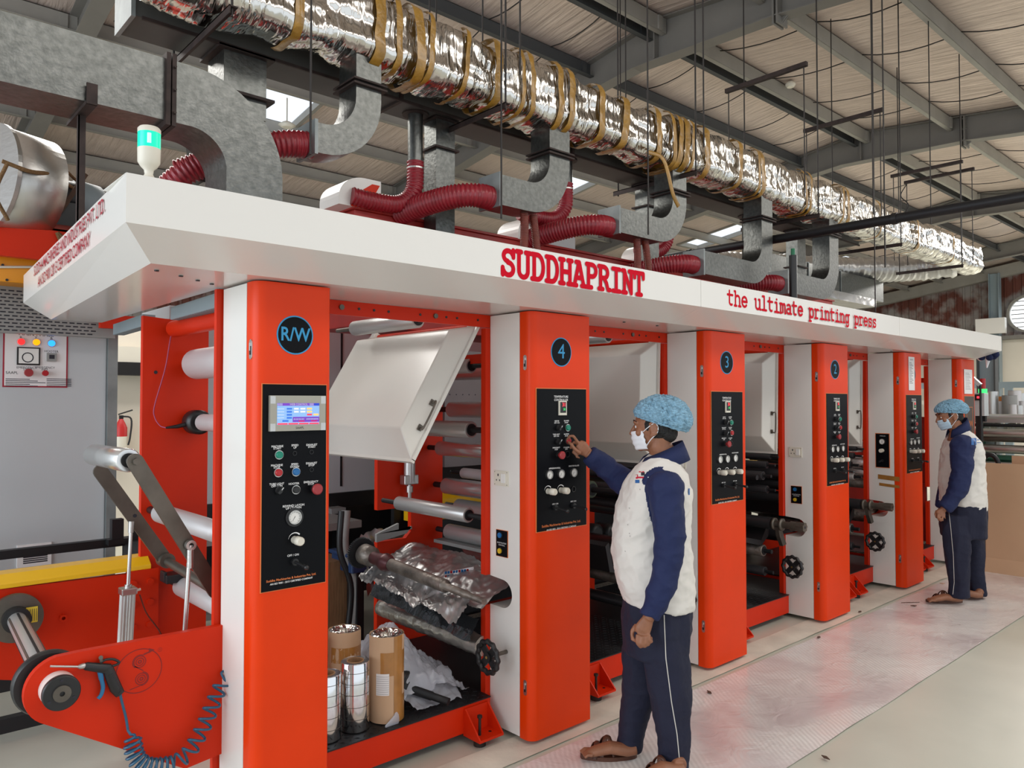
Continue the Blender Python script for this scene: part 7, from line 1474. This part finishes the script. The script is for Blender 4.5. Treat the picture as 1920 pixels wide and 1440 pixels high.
    for k in range(60):
        t = k / 59 * (len(J['piping']) - 1); i = min(int(t), len(J['piping']) - 2); a, b = J['piping'][i], J['piping'][i + 1]; px = a[0] + (b[0] - a[0]) * (t - i); py = a[1] + (b[1] - a[1]) * (t - i)
        o_ = Q(px, py, .5); h = bv.ray_cast(o_, (Q(px, py, 0) - o_).normalized(), 1.2)
        if h[0] is not None: Pp.append(h[0] - _fw * .0012)
    if len(Pp) > 3: Pm = MB(); Pm.tube(Pp, .0022, 6); Pm.build('piping', 'grey_text', tr)
    # sandals
    for nm in ('near', 'far'):
        ft = J['foot_' + nm]; h = Vector(PZ(*ft[0], .01)); t = Vector(PZ(*ft[1], .01)); d = (t - h).normalized(); sv = d.cross(Vector((0, 0, 1))).normalized(); Sm = MB(); Pt = []; L = (t - h).length + .02
        for k in range(28):
            a = 2 * PI * k / 28; f_ = .5 - .5 * math.cos(a); wdt = .048 + .009 * math.sin(f_ * PI * 1.2); y_ = math.sin(a); Pt.append(h - d * .015 + d * (L * f_) + sv * (wdt * (abs(y_) ** .6) * (1 if y_ > 0 else -1)) - Vector((0, 0, 0)))
        for q in Pt: q.z = .002
        Sm.prism(Pt, (0, 0, .024)); sn = kid(Sm, 'sandal', 'sandal')
        for f0, f1, zz in ((.36, .60, .104), (.58, .72, .074)):
            for sg in (-1, 1):
                St = MB(); a0 = h + d * (L * f0) - sv * .047 * sg; a1 = h + d * (L * f1) + sv * .047 * sg; St.tube(bez([a0 + Vector((0, 0, .006)), a0.lerp(a1, .25) + Vector((0, 0, zz * .72)), a0.lerp(a1, .5) + Vector((0, 0, zz * .86)), a0.lerp(a1, .75) + Vector((0, 0, zz * .66)), a1 + Vector((0, 0, .006))], 5), .0035, 8, squash=3.2, up=(0, 0, 1)); St.build('strap', 'sandal', sn)
    # emblem / logo panels projected on the shirt
    bs = BVHTree.FromPolygons([v.co for v in shirt.data.vertices], [tuple(p.vertices) for p in shirt.data.polygons])
    def decal(quads, n_, name):
        Dm = MB()
        for m_, pts in quads:
            Dm.use(m_); vs = []
            for px, py in pts:
                h = bs.ray_cast(Q(px, py, .6), (Q(px, py, 0) - Q(px, py, .6)).normalized(), 1.4)
                if h[0] is None: break
                vs.append(h[0] - _fw * .0035)
            if len(vs) == len(pts): Dm.add(vs, [tuple(range(len(vs)))])
        if Dm.f: o = Dm.build(name, None, shirt); return o
    for nm_, qs in J['decals']: decal(qs, 0, nm_)
    return body
mat('logo_red2', (.55, .01, .04), .6); mat('logo_blue', (.02, .12, .36), .6)
def grid_quads(m, x0, y0, x1, y1, nx, ny): return [(m, [(x0 + (x1 - x0) * i / nx, y0 + (y1 - y0) * j / ny), (x0 + (x1 - x0) * (i + 1) / nx, y0 + (y1 - y0) * j / ny), (x0 + (x1 - x0) * (i + 1) / nx, y0 + (y1 - y0) * (j + 1) / ny), (x0 + (x1 - x0) * i / nx, y0 + (y1 - y0) * (j + 1) / ny)]) for i in range(nx) for j in range(ny)]
J1 = dict(
 head=dict(c=(1228, 797, 0), pitch=.06, rim=(.016, -.36)), neck=(1246, 868, 0),
 spine=[(1246, 880, 0), (1235, 940, 0), (1225, 1020, 0), (1230, 1090, 0), (1232, 1150, 0)],
 arm_near=[(1246, 915, .19), (1254, 985, .215), (1250, 1060, .22), (1230, 1120, .22), (1213, 1158, .22)],
 arm_far=[(1216, 902, -.15), (1180, 908, -.25), (1150, 888, -.33), (1122, 866, -.325), (1101, 848, -.315)],
 hand_near=dict(palm=(1203, 1177, .22), edge=(1190, 1182, .22), fingers=[([(1192, 1168, .20), (1184, 1180, .205), (1185, 1194, .215), (1194, 1199, .235)], .0100), ([(1194, 1186, .24), (1193, 1200, .245), (1199, 1208, .235), (1205, 1203, .215)], .0092), ([(1202, 1189, .245), (1201, 1203, .25), (1207, 1207, .238), (1211, 1200, .218)], .0094), ([(1209, 1189, .24), (1209, 1201, .245), (1213, 1204, .235), (1215, 1197, .218)], .0088), ([(1215, 1186, .235), (1216, 1196, .24), (1219, 1199, .232), (1219, 1192, .218)], .0080)]),
 hand_far=dict(palm=(1089, 838, -.315), edge=(1083, 828, -.315), fingers=[([(1089, 850, -.29), (1079, 843, -.285), (1071, 833, -.295), (1066, 829, -.305)], .0092), ([(1083, 829, -.31), (1075, 818, -.305), (1068, 818, -.31), (1063, 824, -.318)], .0080), ([(1085, 834, -.32), (1077, 829, -.32), (1072, 834, -.325), (1070, 840, -.325)], .0082), ([(1086, 842, -.32), (1078, 842, -.325), (1075, 848, -.325), (1079, 852, -.32)], .0080), ([(1090, 848, -.315), (1083, 851, -.32), (1081, 856, -.32), (1086, 858, -.315)], .0070)]),
 leg_near=[(1252, 1150, .09), (1256, 1290, .085), (1260, 1422, .06)], leg_far=[(1212, 1150, -.09), (1200, 1290, -.09), (1180, 1392, -.08)],
 foot_near=((1276, 1452), (1203, 1462)), foot_far=((1188, 1416), (1090, 1418)),
 torso=[(1128, 1170, 1294, .175), (1100, 1160, 1296, .175), (1040, 1148, 1292, .165), (1000, 1150, 1288, .16), (950, 1160, 1290, .17), (915, 1172, 1290, .18), (888, 1190, 1286, .165), (868, 1208, 1276, .11), (856, 1220, 1268, .07)],
 sleeve_near=[.074, .070, .060, .052, .044], sleeve_far=[.072, .068, .058, .050, .045], cuff_near=.97, cuff_far=.97, seam_near=.115, seam_far=.10, seam_a=-.16, tilt=-.12,
 collar=[(1203, 874, 0), (1280, 852, 0)],
 hips=[(1218, 1172, 1282, .15), (1170, 1168, 1290, .17), (1110, 1172, 1290, .165)],
 tleg_near=[(1432, 1236, 1284, .058, .06), (1395, 1234, 1286, .062, .065), (1300, 1216, 1290, .076, .085), (1220, 1205, 1286, .088, .085), (1150, 1200, 1290, .085, .07)],
 tleg_far=[(1398, 1156, 1198, .056, -.08), (1370, 1160, 1206, .06, -.08), (1300, 1168, 1222, .074, -.09), (1220, 1166, 1240, .085, -.085), (1150, 1172, 1250, .085, -.07)],
 piping=[(1243, 1150), (1246, 1230), (1256, 1310), (1266, 1370), (1271, 1425)],
 decals=[('chest_emblem', grid_quads('logo_red2', 1193, 893, 1206, 896, 3, 1) + grid_quads('logo_red2', 1191, 889, 1195, 897, 1, 1) + grid_quads('logo_blue', 1190, 899, 1198, 905, 1, 1) + grid_quads('ink', 1201, 885, 1208, 891, 1, 1) + grid_quads('logo_red2', 1197, 883, 1207, 885, 1, 1)), ('back_emblem', grid_quads('logo_blue', 1289.5, 915, 1292, 927, 1, 1)), ('stain', [('ink', [(1178 + dx, 951 + dy), (1179.3 + dx, 951 + dy), (1179.3 + dx, 953 + dy)]) for dx, dy in ((0, 0), (-3, 31), (0, 47), (-8, 80), (1, 52), (20, -35))])])
worker('person in blue hair net and white shirt pressing a button on the number 4 panel', 3.5, 1225, J1, ((-.030, .036), (.128, .096, .098)), R(20), 1)
s2 = 1
J2 = dict(mask='mask_blue',
 head=dict(c=(1779, 777, 0), pitch=.28, rim=(.014, -.30)), neck=(1795, 812, 0),
 spine=[(1798, 820, 0), (1803, 850, 0), (1803, 890, 0), (1803, 930, 0), (1803, 965, 0)],
 arm_near=[(1803, 836, .18), (1802, 870, .20), (1797, 905, .21), (1782, 935, .20), (1765, 955, .19)],
 arm_far=[(1790, 836, -.16), (1780, 870, -.18), (1775, 905, -.17), (1768, 935, -.15), (1762, 955, -.14)],
 hand_near=dict(palm=(1760, 961, .19), edge=(1755, 958, .19), fingers=[([(1753, 956, .18), (1751, 963, .18), (1752, 969, .185)], .0095), ([(1756, 962, .205), (1755, 969, .21), (1757, 974, .20)], .0088), ([(1760, 964, .21), (1759, 971, .215), (1761, 976, .20)], .0088), ([(1764, 964, .205), (1764, 971, .21), (1765, 975, .20)], .0085), ([(1768, 962, .20), (1768, 968, .205), (1769, 971, .20)], .0078)]),
 hand_far=dict(palm=(1758, 962, -.14), edge=(1754, 959, -.14), fingers=[([(1754, 960, -.13), (1752, 966, -.13), (1753, 970, -.13)], .009), ([(1757, 966, -.14), (1756, 971, -.14), (1757, 975, -.14)], .0085), ([(1760, 966, -.145), (1760, 971, -.145), (1761, 976, -.14)], .0085), ([(1763, 966, -.15), (1763, 971, -.15), (1764, 975, -.15)], .0082), ([(1766, 965, -.155), (1766, 969, -.155), (1767, 972, -.155)], .0075)]),
 leg_near=[(1795, 970, .09), (1795, 1040, .09), (1795, 1108, .09)], leg_far=[(1815, 970, -.08), (1821, 1040, -.10), (1825, 1104, -.12)],
 foot_near=((1800, 1128), (1738, 1128)), foot_far=((1838, 1121), (1780, 1119)),
 torso=[(954, 1780, 1838, .16), (940, 1770, 1838, .17), (900, 1766, 1837, .165), (870, 1768, 1836, .165), (845, 1773, 1833, .18), (828, 1780, 1826, .175), (815, 1785, 1817, .12), (806, 1787, 1808, .07)],
 sleeve_near=[.085, .085, .075, .065, .052], sleeve_far=[.08, .08, .07, .06, .05], cuff_near=.98, cuff_far=.98, seam_near=.10, seam_far=.12, seam_a=-9, tilt=0,
 collar=[(1780, 812, 0), (1811, 797, 0)],
 hips=[(1005, 1768, 1838, .15), (985, 1766, 1838, .165), (945, 1772, 1838, .165)],
 tleg_near=[(1116, 1776, 1810, .075, .09), (1095, 1777, 1809, .075, .09), (1050, 1771, 1810, .082, .09), (1000, 1766, 1812, .09, .085), (965, 1768, 1815, .09, .07)],
 tleg_far=[(1112, 1811, 1841, .07, -.12), (1090, 1811, 1839, .07, -.11), (1040, 1804, 1838, .078, -.10), (1000, 1795, 1838, .088, -.09), (965, 1790, 1838, .09, -.07)],
 piping=[(1776, 960), (1779, 990), (1783, 1040), (1784, 1090), (1781, 1112)],
 decals=[('back_emblem', grid_quads('logo_blue', 1819.5, 821, 1829, 834, 2, 2) + grid_quads('paper', 1822, 825, 1827, 828, 1, 1) + grid_quads('logo_blue', 1830, 823.6, 1839, 825, 2, 1) + grid_quads('logo_blue', 1830, 829, 1838, 830, 2, 1))])
worker('person in blue hair net standing with head bowed before the last column', 6.32, 1802, J2, ((-.020, .035), (.125, .095, .080)), R(5), 0, voxel=.0065)
